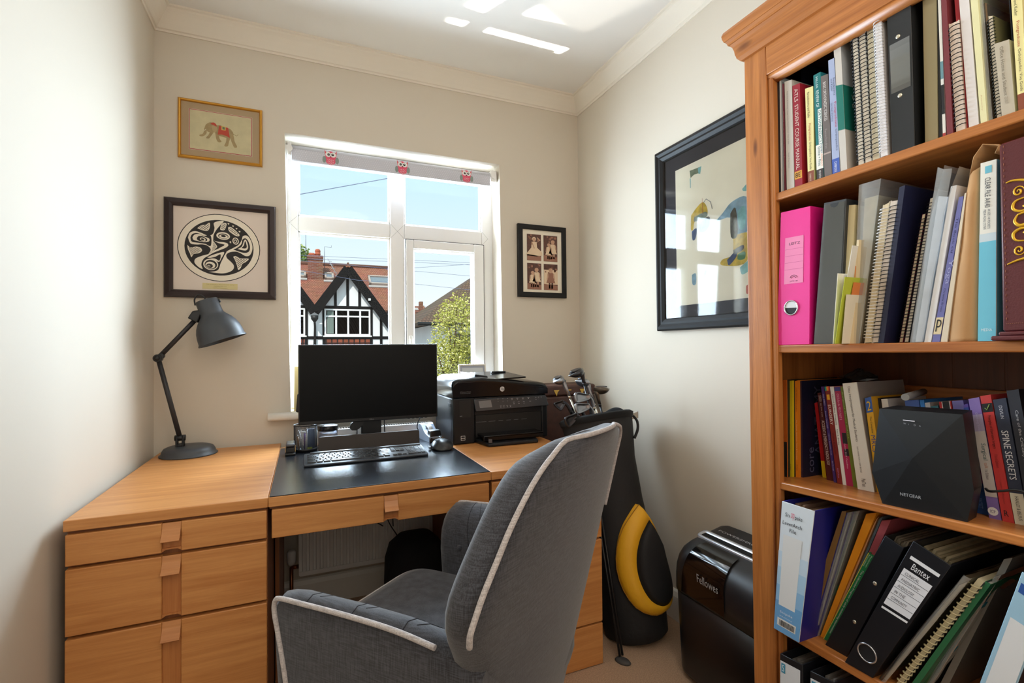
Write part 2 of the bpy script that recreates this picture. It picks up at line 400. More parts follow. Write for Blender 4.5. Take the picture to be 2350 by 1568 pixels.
b.tube([(0.492, bc.y-br+0.002, 1.930), (1.417, bc.y-br+0.002, 1.930)], 0.0035, 8)
yb = bc.y-br-0.0006
random.seed(3)
for r in range(7):
    for c in range(92):
        x = 0.497+c*0.01+(0.005 if r % 2 else 0); z = 1.935+r*0.0085
        if z > bc.z: continue
        b.poly([(x+0.0014*math.cos(a), yb, z+0.0014*math.sin(a)) for a in (0, 1.05, 2.1, 3.14, 4.2, 5.25)], 1)
def owl(x):
    y = yb-0.0004
    def el(cx, cz, rx, rz, mi, dy, n=16, a0=0, a1=360): b.poly([(x+cx+rx*math.cos(math.radians(a0+(a1-a0)*i/n)), y-dy, cz+rz*math.sin(math.radians(a0+(a1-a0)*i/n))) for i in range(n+(0 if a1-a0 >= 360 else 1))], mi)
    zb = 1.9285
    el(0, zb+0.030, 0.024, 0.032, 2, 0.0)                    # body
    b.poly([(x-0.026, y-0.0002, zb+0.066), (x-0.020, y-0.0002, zb+0.056), (x+0.020, y-0.0002, zb+0.056), (x+0.026, y-0.0002, zb+0.066), (x+0.024, y-0.0002, zb+0.042), (x-0.024, y-0.0002, zb+0.042)], 3)
    el(-0.027, zb+0.022, 0.008, 0.015, 5, 0.0002); el(0.027, zb+0.022, 0.008, 0.015, 5, 0.0002)
    for s in (-1, 1):
        el(s*0.0105, zb+0.046, 0.012, 0.0115, 4, 0.0006); el(s*0.0085, zb+0.046, 0.0055, 0.0055, 6, 0.0009); el(s*0.0085+0.001, zb+0.0475, 0.0017, 0.0017, 4, 0.0011)
    b.poly([(x-0.003, y-0.001, zb+0.038), (x+0.003, y-0.001, zb+0.038), (x, y-0.001, zb+0.032)], 6)
    for i in range(3):                                       # little chevrons on the breast
        for s in (-1, 0, 1):
            zz = zb+0.024-i*0.008; xx = x+s*0.009
            b.tube([(xx-0.0045, y-0.0006, zz), (xx, y-0.0006, zz-0.005), (xx+0.0045, y-0.0006, zz)], 0.0006, 4, 4)
for x in (0.652, 0.972, 1.290): owl(x)
b.build('blind_roll', [m_blind, m_dot, m_ow_p, m_ow_c, m_ow_w, m_ow_g, m_ow_k], rb)
for x0, x1 in ((0.474, 0.4905), (1.4185, 1.452)):
    b = MB(); b.box(x0, x1, 0.022, 0.078, 1.948, 2.008, 0, 0.004); b.lathe([(0.014, 0), (0.014, 0.004)], ((x0+x1)/2, 0.022, 1.978), (0,-1,0), 16); b.build('blind_bracket', m_upvc, rb)
b = MB()
for i in range(2): b.tube([(0.480+i*0.006, 0.018, 1.96), (0.481+i*0.006, 0.016, 1.55), (0.482+i*0.006, 0.015, 1.2)], 0.0012, 5)
b.build('pull_chain', mat('chain_white', (228, 226, 222), 0.4), rb)

# ---- radiator below the window
rd = thing('radiator', 'white panel radiator behind the desk below the window', 'radiator', (0.80, -0.07, 0.12))
b = MB(); x0, x1 = 0.52, 1.075
pts = []
n_r = 21
for i in range(n_r):
    xa = x0+(x1-x0)*i/n_r; p = (x1-x0)/n_r
    pts += [(xa, -0.098), (xa+p*0.30, -0.098), (xa+p*0.42, -0.106), (xa+p*0.88, -0.106)]
pts += [(x1, -0.098), (x1, -0.088), (x0, -0.088)]
b.prism([(x, y, 0.175) for x, y in pts], (0, 0, 0.56))
b.build('front_panel', m_upvc, rd)
b = MB(); b.box(x0, x1, -0.108, -0.036, 0.752, 0.762, 0, 0.002); b.box(x0-0.004, x0, -0.108, -0.036, 0.175, 0.762); b.box(x1, x1+0.004, -0.108, -0.036, 0.175, 0.762)
b.box(x0, x1, -0.110, -0.106, 0.735, 0.762, 0, 0.0015); b.box(x0, x1, -0.108, -0.104, 0.172, 0.19)
b.box(x0, x1, -0.045, -0.036, 0.175, 0.752); b.box(0.70, 0.74, -0.036, -0.001, 0.3, 0.6)
b.build('casing', m_upvc, rd)
b = MB()
for i in range(50):
    xa = x0+0.010+i*0.0107; b.box(xa, xa+0.006, -0.094, -0.062, 0.7615, 0.7625)
b.build('top_grille', mat('grille_dark', (60, 58, 56), 0.7), rd)
b = MB(); b.tube([(0.488, -0.07, 0.0), (0.488, -0.07, 0.20)], 0.0075, 10, 0); b.tube([(0.488, -0.07, 0.20), (0.516, -0.07, 0.20)], 0.008, 10, 0)
b.build('pipe', mat('copper_pipe', (150, 92, 62), 0.35, 0.9), rd)
b = MB(); b.lathe([(0.013, 0), (0.017, 0.012), (0.017, 0.05), (0.012, 0.058)], (0.488, -0.07, 0.212), (0,0,1), 16); b.build('valve_knob', m_upvc, rd)

# ================================================================== pictures on the walls
def frame_bars(b, x0, x1, z0, z1, w_, y0, prof_):
    """picture frame moulding on the back wall; prof_: (distance in from the outer edge, projection from the wall) points"""
    rings_ = []
    for X, Z, sx_, sz_ in ((x0, z0, 1, 1), (x1, z0, -1, 1), (x1, z1, -1, -1), (x0, z1, 1, -1)):
        rings_.append([(X+sx_*d, y0-h, Z+sz_*d) for d, h in prof_])
    rings_.append(rings_[0])
    b.rings(rings_, closed=True, caps=False, smooth=False)
P_flat = [(0, 0), (0, 0.018), (0.003, 0.021), (0.023, 0.021), (0.026, 0.018), (0.026, 0)]
P_gold = [(0, 0), (0, 0.008), (0.003, 0.014), (0.006, 0.016), (0.009, 0.014), (0.011, 0.010), (0.012, 0.0)]
m_gold = mat('gilt_frame', (214, 156, 62), 0.32, 0.75); m_blackf = mat('black_frame', (20, 19, 20), 0.5, spec=0.3); m_brownf = mat('dark_brown_frame', (44, 30, 30), 0.4)
m_pglass = clear('picture_glass', (255, 255, 255), 0.045)

# gilt elephant picture (hangs a touch off level)
ex0, ex1, ez0, ez1 = 0.080, 0.380, 1.871, 2.110
ep = thing('framed_picture', 'small gilt framed elephant painting with taupe mount', 'picture', (0.23, 0, ez0))
b = MB(); frame_bars(b, ex0, ex1, ez0, ez1, 0.012, -0.001, P_gold); b.build('frame', m_gold, ep)
b = MB(); b.box(ex0+0.010, ex1-0.010, -0.007, -0.002, ez0+0.010, ez1-0.010); b.build('mount', mat('taupe_mount', (172, 148, 116), 0.85), ep)
ix0, ix1, iz0, iz1 = 0.121, 0.338, 1.912, 2.068
b = MB()
b.box(ix0-0.004, ix1+0.004, -0.0078, -0.007, iz0-0.004, iz1+0.004, 1); b.box(ix0-0.003, ix1+0.003, -0.0082, -0.0078, iz0-0.003, iz1+0.003, 2); b.box(ix0-0.0005, ix1+0.0005, -0.0086, -0.0082, iz0-0.0005, iz1+0.0005, 1)
b.box(ix0, ix1, -0.0090, -0.0086, iz0, iz1, 0)
EX, EZ, ES = 0.230, 1.992, 0.062
def blob(pts, mi, d): b.poly([(EX+x*ES, -0.0090-d, EZ+z*ES) for x, z in bez(list(pts)+[pts[0]], 5)[:-1]], mi)
blob([(-0.42,0.18), (-0.30,0.40), (-0.05,0.46), (0.25,0.36), (0.52,0.30), (0.70,0.05), (0.66,-0.25), (0.40,-0.32), (0.05,-0.28), (-0.25,-0.20), (-0.38,-0.05)], 3, 0.0002)   # body
blob([(-0.95,0.10), (-0.86,0.38), (-0.62,0.56), (-0.40,0.50), (-0.30,0.24), (-0.42,-0.02), (-0.66,-0.10), (-0.86,-0.02)], 3, 0.0004)                                           # head
blob([(-0.96,0.12), (-0.84,0.05), (-0.84,-0.22), (-1.02,-0.42), (-1.20,-0.44), (-1.22,-0.36), (-1.06,-0.28), (-0.98,-0.10)], 3, 0.0005)                                         # trunk
for l in ([(-0.34,-0.10), (-0.14,-0.12), (-0.10,-0.42), (0.02,-0.62), (-0.16,-0.68), (-0.28,-0.48)], [(-0.62,0.0), (-0.42,-0.02), (-0.58,-0.34), (-0.70,-0.52), (-0.86,-0.50), (-0.72,-0.28)],
          [(0.30,-0.22), (0.52,-0.22), (0.44,-0.60), (0.38,-0.86), (0.18,-0.88), (0.28,-0.56)], [(0.50,-0.20), (0.70,-0.10), (0.78,-0.50), (0.92,-0.82), (0.76,-0.90), (0.60,-0.56)]): blob(l, 3, 0.0003)
blob([(-0.62,0.46), (-0.46,0.58), (-0.30,0.50), (-0.26,0.34), (-0.44,0.40)], 4, 0.0007)                                                                                          # cap
blob([(-0.52,0.36), (-0.30,0.42), (-0.22,0.16), (-0.34,-0.08), (-0.50,0.06)], 5, 0.0006)                                                                                         # ear
for q, mi, d in (([(-0.12,0.42), (0.40,0.36), (0.50,-0.30), (0.30,-0.20), (0.02,-0.14), (-0.20,-0.18)], 4, 0.0007), ([(0.02,0.44), (0.26,0.40), (0.26,0.16), (0.02,0.16)], 6, 0.0009), ([(0.07,0.39), (0.21,0.36), (0.21,0.20), (0.07,0.20)], 7, 0.0011)):
    b.poly([(EX+x*ES, -0.0090-d, EZ+z*ES) for x, z in q], mi)
b.tube([(EX+0.68*ES, -0.0092, EZ), (EX+0.90*ES, -0.0092, EZ-0.1*ES), (EX+0.98*ES, -0.0092, EZ+0.02*ES)], 0.0008, 4, 3)
b.tube([(EX-0.86*ES, -0.0096, EZ+0.06*ES), (EX-0.98*ES, -0.0096, EZ-0.06*ES)], 0.0010, 4, 1)
b.build('painting', [mat('silk_ground', (198, 186, 148), 0.8, var=0.08, vscale=25), mat('mount_white', (232, 224, 206), 0.8), mat('red_line', (168, 60, 56), 0.8), mat('elephant_tan', (160, 138, 98), 0.8, var=0.12, vscale=90), mat('saddle_red', (182, 72, 54), 0.8), mat('elephant_ear', (176, 152, 112), 0.8), mat('saddle_gold', (206, 180, 96), 0.8), mat('saddle_green', (108, 118, 92), 0.8)], ep)

# dark framed circular print
tx0, tx1, tz0, tz1 = 0.0345, 0.430, 1.312, 1.706
tp = thing('framed_picture', 'dark brown framed black and white circular animal print with small caption plate', 'picture', (0.232, 0, tz0))
b = MB(); frame_bars(b, tx0, tx1, tz0, tz1, 0.03, -0.001, [(0, 0), (0, 0.012), (0.004, 0.020), (0.020, 0.024), (0.028, 0.018), (0.031, 0.010), (0.031, 0)]); b.build('frame', m_brownf, tp)
b = MB(); b.box(tx0+0.02, tx1-0.02, -0.008, -0.002, tz0+0.02, tz1-0.02); b.build('mount', mat('cream_mount', (226, 210, 196), 0.85), tp)
b = MB(); TC = Vector((0.2245, 0, 1.518)); TRr = 0.122
def TP(x, z, d): return (TC.x+x*TRr, -0.0082-d, TC.z+z*TRr)
def disc(cx, cz, rx, rz, mi, d, rot=0, n=28):
    c_, s_ = math.cos(math.radians(rot)), math.sin(math.radians(rot))
    b.poly([TP(cx+rx*math.cos(t)*c_-rz*math.sin(t)*s_, cz+rx*math.cos(t)*s_+rz*math.sin(t)*c_, d) for t in [2*math.pi*i/n for i in range(n)]], mi)
def shape(pts, mi, d): b.poly([TP(x, z, d) for x, z in bez(list(pts)+[pts[0]], 6)[:-1]], mi)
disc(0, 0, 1.20, 1.13, 0, 0.0, n=48); disc(0, 0, 1.175, 1.105, 1, 0.0003, n=48); disc(0, 0, 1.0, 0.93, 0, 0.0006, n=48)
# pale ribbons, eyes and cross-hatched wings
shape([(-0.9, 0.273), (-0.847, 0.431), (-0.705, 0.5), (-0.527, 0.457), (-0.349, 0.383), (-0.206, 0.444), (-0.153, 0.641), (-0.171, 0.812), (-0.028, 0.889), (0.114, 0.901), (0.007, 0.75), (-0.1, 0.588), (-0.178, 0.408), (-0.192, 0.177), (-0.214, -0.056), (-0.278, -0.195), (-0.327, -0.234), (-0.26, -0.079), (-0.349, 0.041), (-0.491, 0.076), (-0.669, 0.061), (-0.829, 0.087)], 1, 0.0008)
shape([(-0.833, 0.278), (-0.776, 0.398), (-0.633, 0.441), (-0.456, 0.367), (-0.26, 0.382), (-0.26, 0.048), (-0.42, 0.1), (-0.633, 0.122), (-0.794, 0.147)], 0, 0.001)
shape([(-0.776, 0.283), (-0.722, 0.376), (-0.598, 0.413), (-0.456, 0.347), (-0.306, 0.283), (-0.313, 0.186), (-0.456, 0.155), (-0.633, 0.179), (-0.747, 0.208)], 1, 0.0012)
shape([(-0.655, 0.274), (-0.598, 0.344), (-0.491, 0.345), (-0.363, 0.259), (-0.391, 0.191), (-0.544, 0.179), (-0.633, 0.21)], 0, 0.0014)
disc(-0.484, 0.245, 0.085, 0.054, 1, 0.0016, -20)
disc(-0.491, 0.241, 0.05, 0.031, 0, 0.0018, -20)
shape([(-0.327, -0.234), (-0.206, -0.132), (-0.028, -0.022), (0.142, 0.088), (0.228, 0.08), (0.171, 0.014), (-0.011, -0.085), (-0.206, -0.193), (-0.377, -0.33), (-0.491, -0.447), (-0.527, -0.6), (-0.491, -0.732), (-0.598, -0.683), (-0.698, -0.575), (-0.722, -0.489), (-0.676, -0.393), (-0.509, -0.303)], 1, 0.0008)
shape([(-0.171, 0.232), (-0.064, 0.202), (0.114, 0.194), (0.228, 0.157), (0.242, 0.081), (0.164, 0.036), (0.121, 0.087), (0.142, 0.111), (0.093, 0.13), (-0.046, 0.158)], 1, 0.00085)
shape([(-0.313, -0.825), (-0.064, -0.755), (0.025, -0.517), (0.114, -0.298), (0.192, -0.119), (0.399, 0.025), (0.548, 0.14), (0.641, 0.302), (0.683, 0.447), (0.808, 0.469), (0.904, 0.342), (0.961, 0.155), (0.954, -0.038), (0.879, -0.198), (0.754, -0.227), (0.612, -0.143), (0.47, -0.096), (0.292, -0.13), (0.192, -0.215), (0.206, -0.329), (0.31, -0.436), (0.406, -0.563), (0.391, -0.698), (0.256, -0.805), (0.043, -0.854)], 1, 0.0008)
shape([(0.391, -0.026), (0.505, 0.033), (0.63, 0.166), (0.665, 0.323), (0.754, 0.376), (0.833, 0.298), (0.89, 0.11), (0.868, -0.053), (0.754, -0.12), (0.577, -0.095)], 0, 0.001)
shape([(0.523, -0.004), (0.648, 0.091), (0.712, 0.288), (0.762, 0.331), (0.815, 0.22), (0.836, 0.06), (0.772, -0.034), (0.648, -0.032)], 1, 0.0012)
shape([(0.633, 0.036), (0.705, 0.126), (0.747, 0.283), (0.797, 0.095), (0.747, 0.03)], 0, 0.0014)
shape([(-0.52, -0.561), (-0.456, -0.39), (-0.278, -0.261), (-0.064, -0.167), (0.149, -0.111), (0.192, -0.13), (0.085, -0.339), (0.014, -0.518), (-0.064, -0.697), (-0.242, -0.788), (-0.42, -0.772)], 0, 0.001)
shape([(-0.363, -0.345), (-0.171, -0.237), (0.121, -0.136), (0.05, -0.342), (-0.028, -0.471), (-0.206, -0.386)], 1, 0.0012)
shape([(-0.299, -0.362), (-0.135, -0.311), (0.021, -0.221), (-0.011, -0.431), (-0.135, -0.372)], 0, 0.0014)
disc(-0.26, -0.571, 0.214, 0.188, 1, 0.0012, -6)
disc(-0.256, -0.578, 0.178, 0.154, 0, 0.0014, -6)
disc(-0.27, -0.598, 0.142, 0.115, 1, 0.0016, -6)
disc(-0.292, -0.619, 0.093, 0.073, 0, 0.0018, -6)
disc(-0.313, -0.633, 0.043, 0.035, 1, 0.0019, -6)
disc(-0.31, -0.636, 0.028, 0.023, 0, 0.002, -6)
disc(0.1, 0.404, 0.199, 0.127, 1, 0.001, -4)
disc(0.103, 0.396, 0.149, 0.088, 0, 0.0012, -4)
disc(0.107, 0.385, 0.128, 0.065, 1, 0.0014, -4)
disc(0.107, 0.401, 0.071, 0.038, 0, 0.0016, -4)
disc(0.463, 0.26, 0.093, 0.119, 1, 0.001, 10)
disc(0.463, 0.26, 0.064, 0.088, 0, 0.0012, 10)
disc(0.459, 0.256, 0.043, 0.058, 1, 0.0014, 10)
disc(0.456, 0.248, 0.025, 0.035, 0, 0.0016, 10)
shape([(0.278, 0.215), (0.32, 0.249), (0.327, 0.173)], 1, 0.001)
shape([(0.356, 0.778), (0.413, 0.775), (0.391, 0.731)], 1, 0.001)
shape([(0.459, 0.702), (0.516, 0.699), (0.495, 0.655)], 1, 0.001)
shape([(0.548, 0.609), (0.605, 0.606), (0.584, 0.562)], 1, 0.001)
shape([(0.221, 0.844), (0.278, 0.841), (0.256, 0.797)], 1, 0.001)
shape([(-0.918, 0.033), (-0.829, -0.048), (-0.669, -0.008), (-0.544, -0.044), (-0.509, -0.137), (-0.598, -0.221), (-0.74, -0.26), (-0.804, -0.365), (-0.847, -0.242), (-0.9, -0.111)], 1, 0.0011)
shape([(-0.641, 0.601), (-0.527, 0.707), (-0.402, 0.736), (-0.295, 0.814), (-0.285, 0.669), (-0.349, 0.541), (-0.491, 0.544)], 1, 0.0011)
shape([(-0.192, 0.215), (-0.085, 0.062), (-0.1, -0.016), (-0.249, -0.159), (-0.206, 0.022)], 1, 0.0011)
shape([(0.007, 0.615), (0.05, 0.792), (0.149, 0.846), (0.199, 0.804), (0.149, 0.627), (0.078, 0.59)], 1, 0.0011)
shape([(0.242, 0.704), (0.345, 0.712), (0.559, 0.514), (0.555, 0.429), (0.441, 0.451), (0.274, 0.579)], 1, 0.0011)
shape([(0.391, -0.276), (0.47, -0.25), (0.612, -0.316), (0.851, -0.315), (0.754, -0.438), (0.665, -0.503), (0.612, -0.642), (0.541, -0.709), (0.505, -0.574), (0.452, -0.405)], 1, 0.0011)
for p0, p1 in [((-0.616, -0.047), (-0.565, -0.084)), ((-0.719, -0.037), (-0.559, -0.154)), ((-0.781, -0.057), (-0.599, -0.19)), ((-0.884, -0.048), (-0.651, -0.218)), ((-0.873, -0.121), (-0.719, -0.233)), ((-0.833, -0.216), (-0.759, -0.27)), ((-0.878, -0.087), (-0.833, -0.046)), ((-0.861, -0.137), (-0.764, -0.05)), ((-0.844, -0.187), (-0.673, -0.035)), ((-0.827, -0.237), (-0.616, -0.049)), ((-0.81, -0.287), (-0.571, -0.074)), ((-0.662, -0.22), (-0.548, -0.119)), ((-0.336, 0.773), (-0.313, 0.756)), ((-0.381, 0.741), (-0.307, 0.687)), ((-0.438, 0.717), (-0.325, 0.634)), ((-0.501, 0.697), (-0.347, 0.585)), ((-0.547, 0.665), (-0.404, 0.561)), ((-0.586, 0.629), (-0.507, 0.571)), ((-0.575, 0.642), (-0.512, 0.698)), ((-0.558, 0.592), (-0.41, 0.724)), ((-0.507, 0.572), (-0.313, 0.745)), ((-0.444, 0.563), (-0.307, 0.685)), ((-0.376, 0.558), (-0.347, 0.584)), ((-0.189, 0.157), (-0.144, 0.124)), ((-0.195, 0.096), (-0.104, 0.029)), ((-0.195, 0.03), (-0.127, -0.019)), ((-0.206, -0.027), (-0.167, -0.056)), ((-0.223, -0.08), (-0.201, -0.096)), ((-0.189, 0.12), (-0.161, 0.145)), ((-0.195, 0.05), (-0.132, 0.105)), ((-0.212, -0.031), (-0.104, 0.065)), ((-0.229, -0.112), (-0.11, -0.005)), ((0.123, 0.815), (0.18, 0.774)), ((0.071, 0.787), (0.163, 0.721)), ((0.049, 0.739), (0.145, 0.668)), ((0.037, 0.682), (0.111, 0.628)), ((0.043, 0.707), (0.157, 0.808)), ((0.032, 0.631), (0.174, 0.758)), ((0.083, 0.611), (0.151, 0.672)), ((0.306, 0.685), (0.534, 0.519)), ((0.277, 0.641), (0.534, 0.454)), ((0.283, 0.639), (0.34, 0.69)), ((0.295, 0.584), (0.38, 0.66)), ((0.334, 0.554), (0.414, 0.625)), ((0.369, 0.519), (0.454, 0.595)), ((0.408, 0.489), (0.488, 0.56)), ((0.454, 0.464), (0.522, 0.525)), ((0.773, -0.334), (0.796, -0.351)), ((0.688, -0.337), (0.762, -0.391)), ((0.568, -0.315), (0.733, -0.436)), ((0.449, -0.293), (0.688, -0.468)), ((0.449, -0.359), (0.648, -0.504)), ((0.483, -0.449), (0.625, -0.553)), ((0.511, -0.535), (0.608, -0.606)), ((0.534, -0.617), (0.574, -0.646)), ((0.437, -0.329), (0.489, -0.283)), ((0.46, -0.374), (0.54, -0.303)), ((0.477, -0.424), (0.585, -0.328)), ((0.494, -0.474), (0.648, -0.337)), ((0.511, -0.524), (0.722, -0.337)), ((0.528, -0.574), (0.796, -0.336)), ((0.54, -0.63), (0.631, -0.548))]:
    b.tube([TP(*p0, 0.0013), TP(*p1, 0.0013)], 0.0006, 4, 0)
b.build('print', [mat('print_black', (46, 42, 40), 0.8), mat('print_cream', (236, 224, 204), 0.8)], tp)
b = MB(); b.box(0.164, 0.288, -0.0095, -0.008, 1.349, 1.373, 0, 0.001)
for i, s in enumerate(('THE ANIMALS TRANSFORM INTO', 'PRESENTED TO', 'WITH THANKS')): b.text(s, (0.226, -0.0097, 1.366-i*0.007), (1,0,0), (0,0,1), (0.10, 0.045, 0.05)[i], 0.0028, 1, 'C')
b.build('caption_plate', [mat('caption_cream', (214, 196, 140), 0.6), mat('caption_ink', (150, 126, 76), 0.6)], tp)

# black frame with four sepia photographs
px0, px1, pz0, pz1 = 1.550, 1.830, 1.362, 1.739
pp = thing('photo_frame', 'black frame holding four sepia photographs of children', 'picture frame', (1.69, 0, pz0))
b = MB(); frame_bars(b, px0, px1, pz0, pz1, 0.026, -0.001, P_flat); b.build('frame', m_blackf, pp)
b = MB(); b.box(px0+0.02, px1-0.02, -0.012, -0.002, pz0+0.02, pz1-0.02); b.build('mount', mat('ivory_mount', (236, 226, 206), 0.85), pp)
m_sep = [mat('sepia_dark', (88, 56, 46), 0.6, var=0.35, vscale=60), mat('sepia_pale', (226, 200, 168), 0.6), mat('sepia_mid', (150, 104, 84), 0.6), mat('sepia_skin', (196, 154, 126), 0.6)]
def child(b, x, z, h, mi_dress=1, sit=False):
    """small printed figure: head, hair, arms, dress, legs"""
    y = -0.0136
    def el(cx, cz, rx, rz, mi, d): b.poly([(x+(cx+rx*math.cos(t))*h, y-d, z+(cz+rz*math.sin(t))*h) for t in [2*math.pi*i/14 for i in range(14)]], mi)
    el(0, 0.86, 0.11, 0.10, 1 if sit else 3, 0.0002); el(0, 0.82, 0.085, 0.095, 3, 0.0003)
    if sit:
        b.poly([(x+q[0]*h, y-0.0001, z+q[1]*h) for q in ((-0.14,0.72), (0.14,0.72), (0.16,0.44), (0.44,0.22), (0.46,0.06), (0.1,0.0), (-0.4,0.02), (-0.42,0.12), (-0.16,0.42))], mi_dress)
        b.poly([(x+q[0]*h, y-0.0003, z+q[1]*h) for q in ((0.14,0.70), (0.36,0.82), (0.18,0.96), (0.14,0.92), (0.28,0.82), (0.12,0.64))], 3)
        b.poly([(x+q[0]*h, y-0.0003, z+q[1]*h) for q in ((-0.14,0.70), (-0.08,0.66), (0.04,0.40), (-0.02,0.38))], 3)
    else:
        b.poly([(x+q[0]*h, y-0.0001, z+q[1]*h) for q in ((-0.12,0.74), (0.12,0.74), (0.14,0.52), (0.24,0.26), (-0.24,0.26), (-0.14,0.52))], mi_dress)
        for s in (-1, 1):
            b.poly([(x+q[0]*s*h, y-0.0002, z+q[1]*h) for q in ((0.12,0.72), (0.18,0.70), (0.22,0.42), (0.17,0.40))], 3)
            b.poly([(x+q[0]*s*h, y-0.0001, z+q[1]*h) for q in ((0.03,0.27), (0.12,0.27), (0.10,0.06), (0.12,0.0), (0.02,0.0))], 3 if mi_dress == 1 else 0)
for (x0, x1, z0, z1, who) in ((1.602, 1.683, 1.553, 1.690, 'sit'), (1.698, 1.779, 1.553, 1.690, 'two'), (1.602, 1.683, 1.402, 1.539, 'two'), (1.698, 1.779, 1.402, 1.539, 'one')):
    b = MB(); b.box(x0, x1, -0.0135, -0.012, z0, z1, 0)
    b.poly([(x0, -0.0137, z0), (x1, -0.0137, z0), (x1, -0.0137, z0+0.024), (x0, -0.0137, z0+0.032)], 2)
    if who == 'one': b.poly([(x0, -0.01365, z0+0.03), (x1, -0.01365, z0+0.03), (x1, -0.01365, z1-0.03), (x0, -0.01365, z1-0.03)], 1)
    for i in range(9):
        qx = random.uniform(x0+0.008, x1-0.008); qz = random.uniform(z1-0.05, z1-0.006); r_ = random.uniform(0.003, 0.007)
        b.poly([(qx+r_*math.cos(t), -0.0137, qz+r_*math.sin(t)) for t in [2*math.pi*k/8 for k in range(8)]], 2)
    xm = (x0+x1)/2
    if who == 'sit': child(b, xm, z0+0.022, 0.105, 1, True)
    elif who == 'two': child(b, xm-0.010, z0+0.012, 0.088); child(b, xm+0.013, z0+0.014, 0.104)
    else: child(b, xm, z0+0.008, 0.112, 2)
    b.build('photograph', m_sep, pp)

# large black framed abstract on the right wall (runs on behind the bookcase)
ay0, ay1, az0, az1 = -0.6585, -1.355, 1.163, 1.907
ap = thing('framed_picture', 'large black framed abstract painting with blue and yellow patches', 'picture', (W, -1.0, az0))
b = MB()
pf = [(0, 0), (0, 0.020), (0.006, 0.027), (0.016, 0.030), (0.026, 0.024), (0.034, 0.026), (0.046, 0.020), (0.052, 0.012), (0.052, 0)]
rr_ = [[(W-0.001-h, Y+sy*d, Z+sz_*d) for d, h in pf] for Y, Z, sy, sz_ in ((ay0, az0, -1, 1), (ay1, az0, 1, 1), (ay1, az1, 1, -1), (ay0, az1, -1, -1))]
b.rings(rr_+[rr_[0]], closed=True, caps=False, smooth=False); b.build('frame', m_blackf, ap)
b = MB(); b.box(W-0.012, W-0.002, ay0-0.04, ay1+0.04, az0+0.03, az1-0.03); b.build('mount', mat('charcoal_mount', (58, 58, 66), 0.8), ap)
xA = W-0.0128
b = MB(); b.box(W-0.0127, W-0.012, -0.769, -1.262, 1.259, 1.800, 0)
def patch(pts, mi, d, sm=True):
    q = bez(list(pts)+[pts[0]], 4)[:-1] if sm else pts
    b.poly([(xA-d, y, z) for y, z in q], mi)
patch([(-0.848,1.774), (-0.907,1.771), (-0.894,1.750), (-0.870,1.752), (-0.852,1.745)], 3, 0.0002, False); patch([(-0.890,1.770), (-0.908,1.772), (-0.902,1.745), (-0.893,1.748)], 4, 0.0003, False); patch([(-0.848,1.744), (-0.853,1.744), (-0.852,1.706), (-0.849,1.708)], 4, 0.0003, False)
patch([(-0.852,1.600), (-0.880,1.622), (-0.913,1.635), (-0.934,1.606), (-0.928,1.575), (-0.880,1.580), (-0.853,1.549)], 1, 0.0002); patch([(-0.853,1.590), (-0.868,1.592), (-0.862,1.545), (-0.850,1.548)], 1, 0.0003)
patch([(-0.885,1.560), (-0.940,1.575), (-0.945,1.540), (-0.915,1.520), (-0.888,1.530)], 6, 0.0004); patch([(-0.868,1.590), (-0.925,1.596), (-0.930,1.576), (-0.870,1.572)], 3, 0.0004)
patch([(-0.965,1.545), (-1.005,1.570), (-1.045,1.598), (-1.106,1.600), (-1.112,1.530), (-1.104,1.478), (-1.052,1.480), (-1.040,1.545)], 2, 0.0002)
patch([(-1.039,1.560), (-1.062,1.572), (-1.068,1.480), (-1.040,1.478)], 6, 0.0005); patch([(-1.07,1.56), (-1.10,1.57), (-1.10,1.50), (-1.075,1.50)], 4, 0.0004)
patch([(-1.050,1.480), (-1.116,1.476), (-1.122,1.426), (-1.092,1.375), (-0.999,1.385), (-1.000,1.405), (-1.045,1.412), (-1.050,1.440)], 1, 0.0003)
patch([(-1.022,1.400), (-1.060,1.425), (-1.062,1.405), (-1.030,1.380)], 5, 0.0006); patch([(-1.068,1.412), (-1.098,1.416), (-1.096,1.392), (-1.068,1.394)], 7, 0.0006); patch([(-1.05,1.43), (-1.09,1.44), (-1.09,1.424), (-1.055,1.414)], 6, 0.0006)
patch([(-0.855,1.538), (-0.880,1.545), (-0.874,1.508), (-0.858,1.505)], 5, 0.0004); patch([(-0.925,1.545), (-0.960,1.552), (-0.955,1.542), (-0.925,1.536)], 8, 0.0004)
patch([(-0.852,1.372), (-0.872,1.374), (-0.872,1.335), (-0.854,1.336)], 2, 0.0003); patch([(-0.905,1.382), (-0.926,1.384), (-0.924,1.345), (-0.905,1.346)], 4, 0.0003); patch([(-1.10,1.30), (-1.112,1.302), (-1.110,1.275), (-1.10,1.275)], 8, 0.0003)
patch([(-1.075,1.365), (-1.118,1.385), (-1.120,1.355), (-1.085,1.340)], 4, 0.0003); patch([(-1.09,1.63), (-1.112,1.642), (-1.112,1.62), (-1.095,1.622)], 4, 0.0003)
for i in range(7): b.tube([(xA-0.0008, -0.892-i*0.008, 1.525+i*0.004), (xA-0.0008, -0.894-i*0.008, 1.566+0.003*(i % 3))], 0.0006, 4, 6)
b.tube([(xA-0.0008, *p) for p in ((-0.915,1.632), (-0.930,1.642), (-0.950,1.626), (-0.958,1.598))], 0.0008, 4, 5); b.tube([(xA-0.0008, -0.910, 1.650), (xA-0.0008, -0.911, 1.590)], 0.0006, 4, 8)
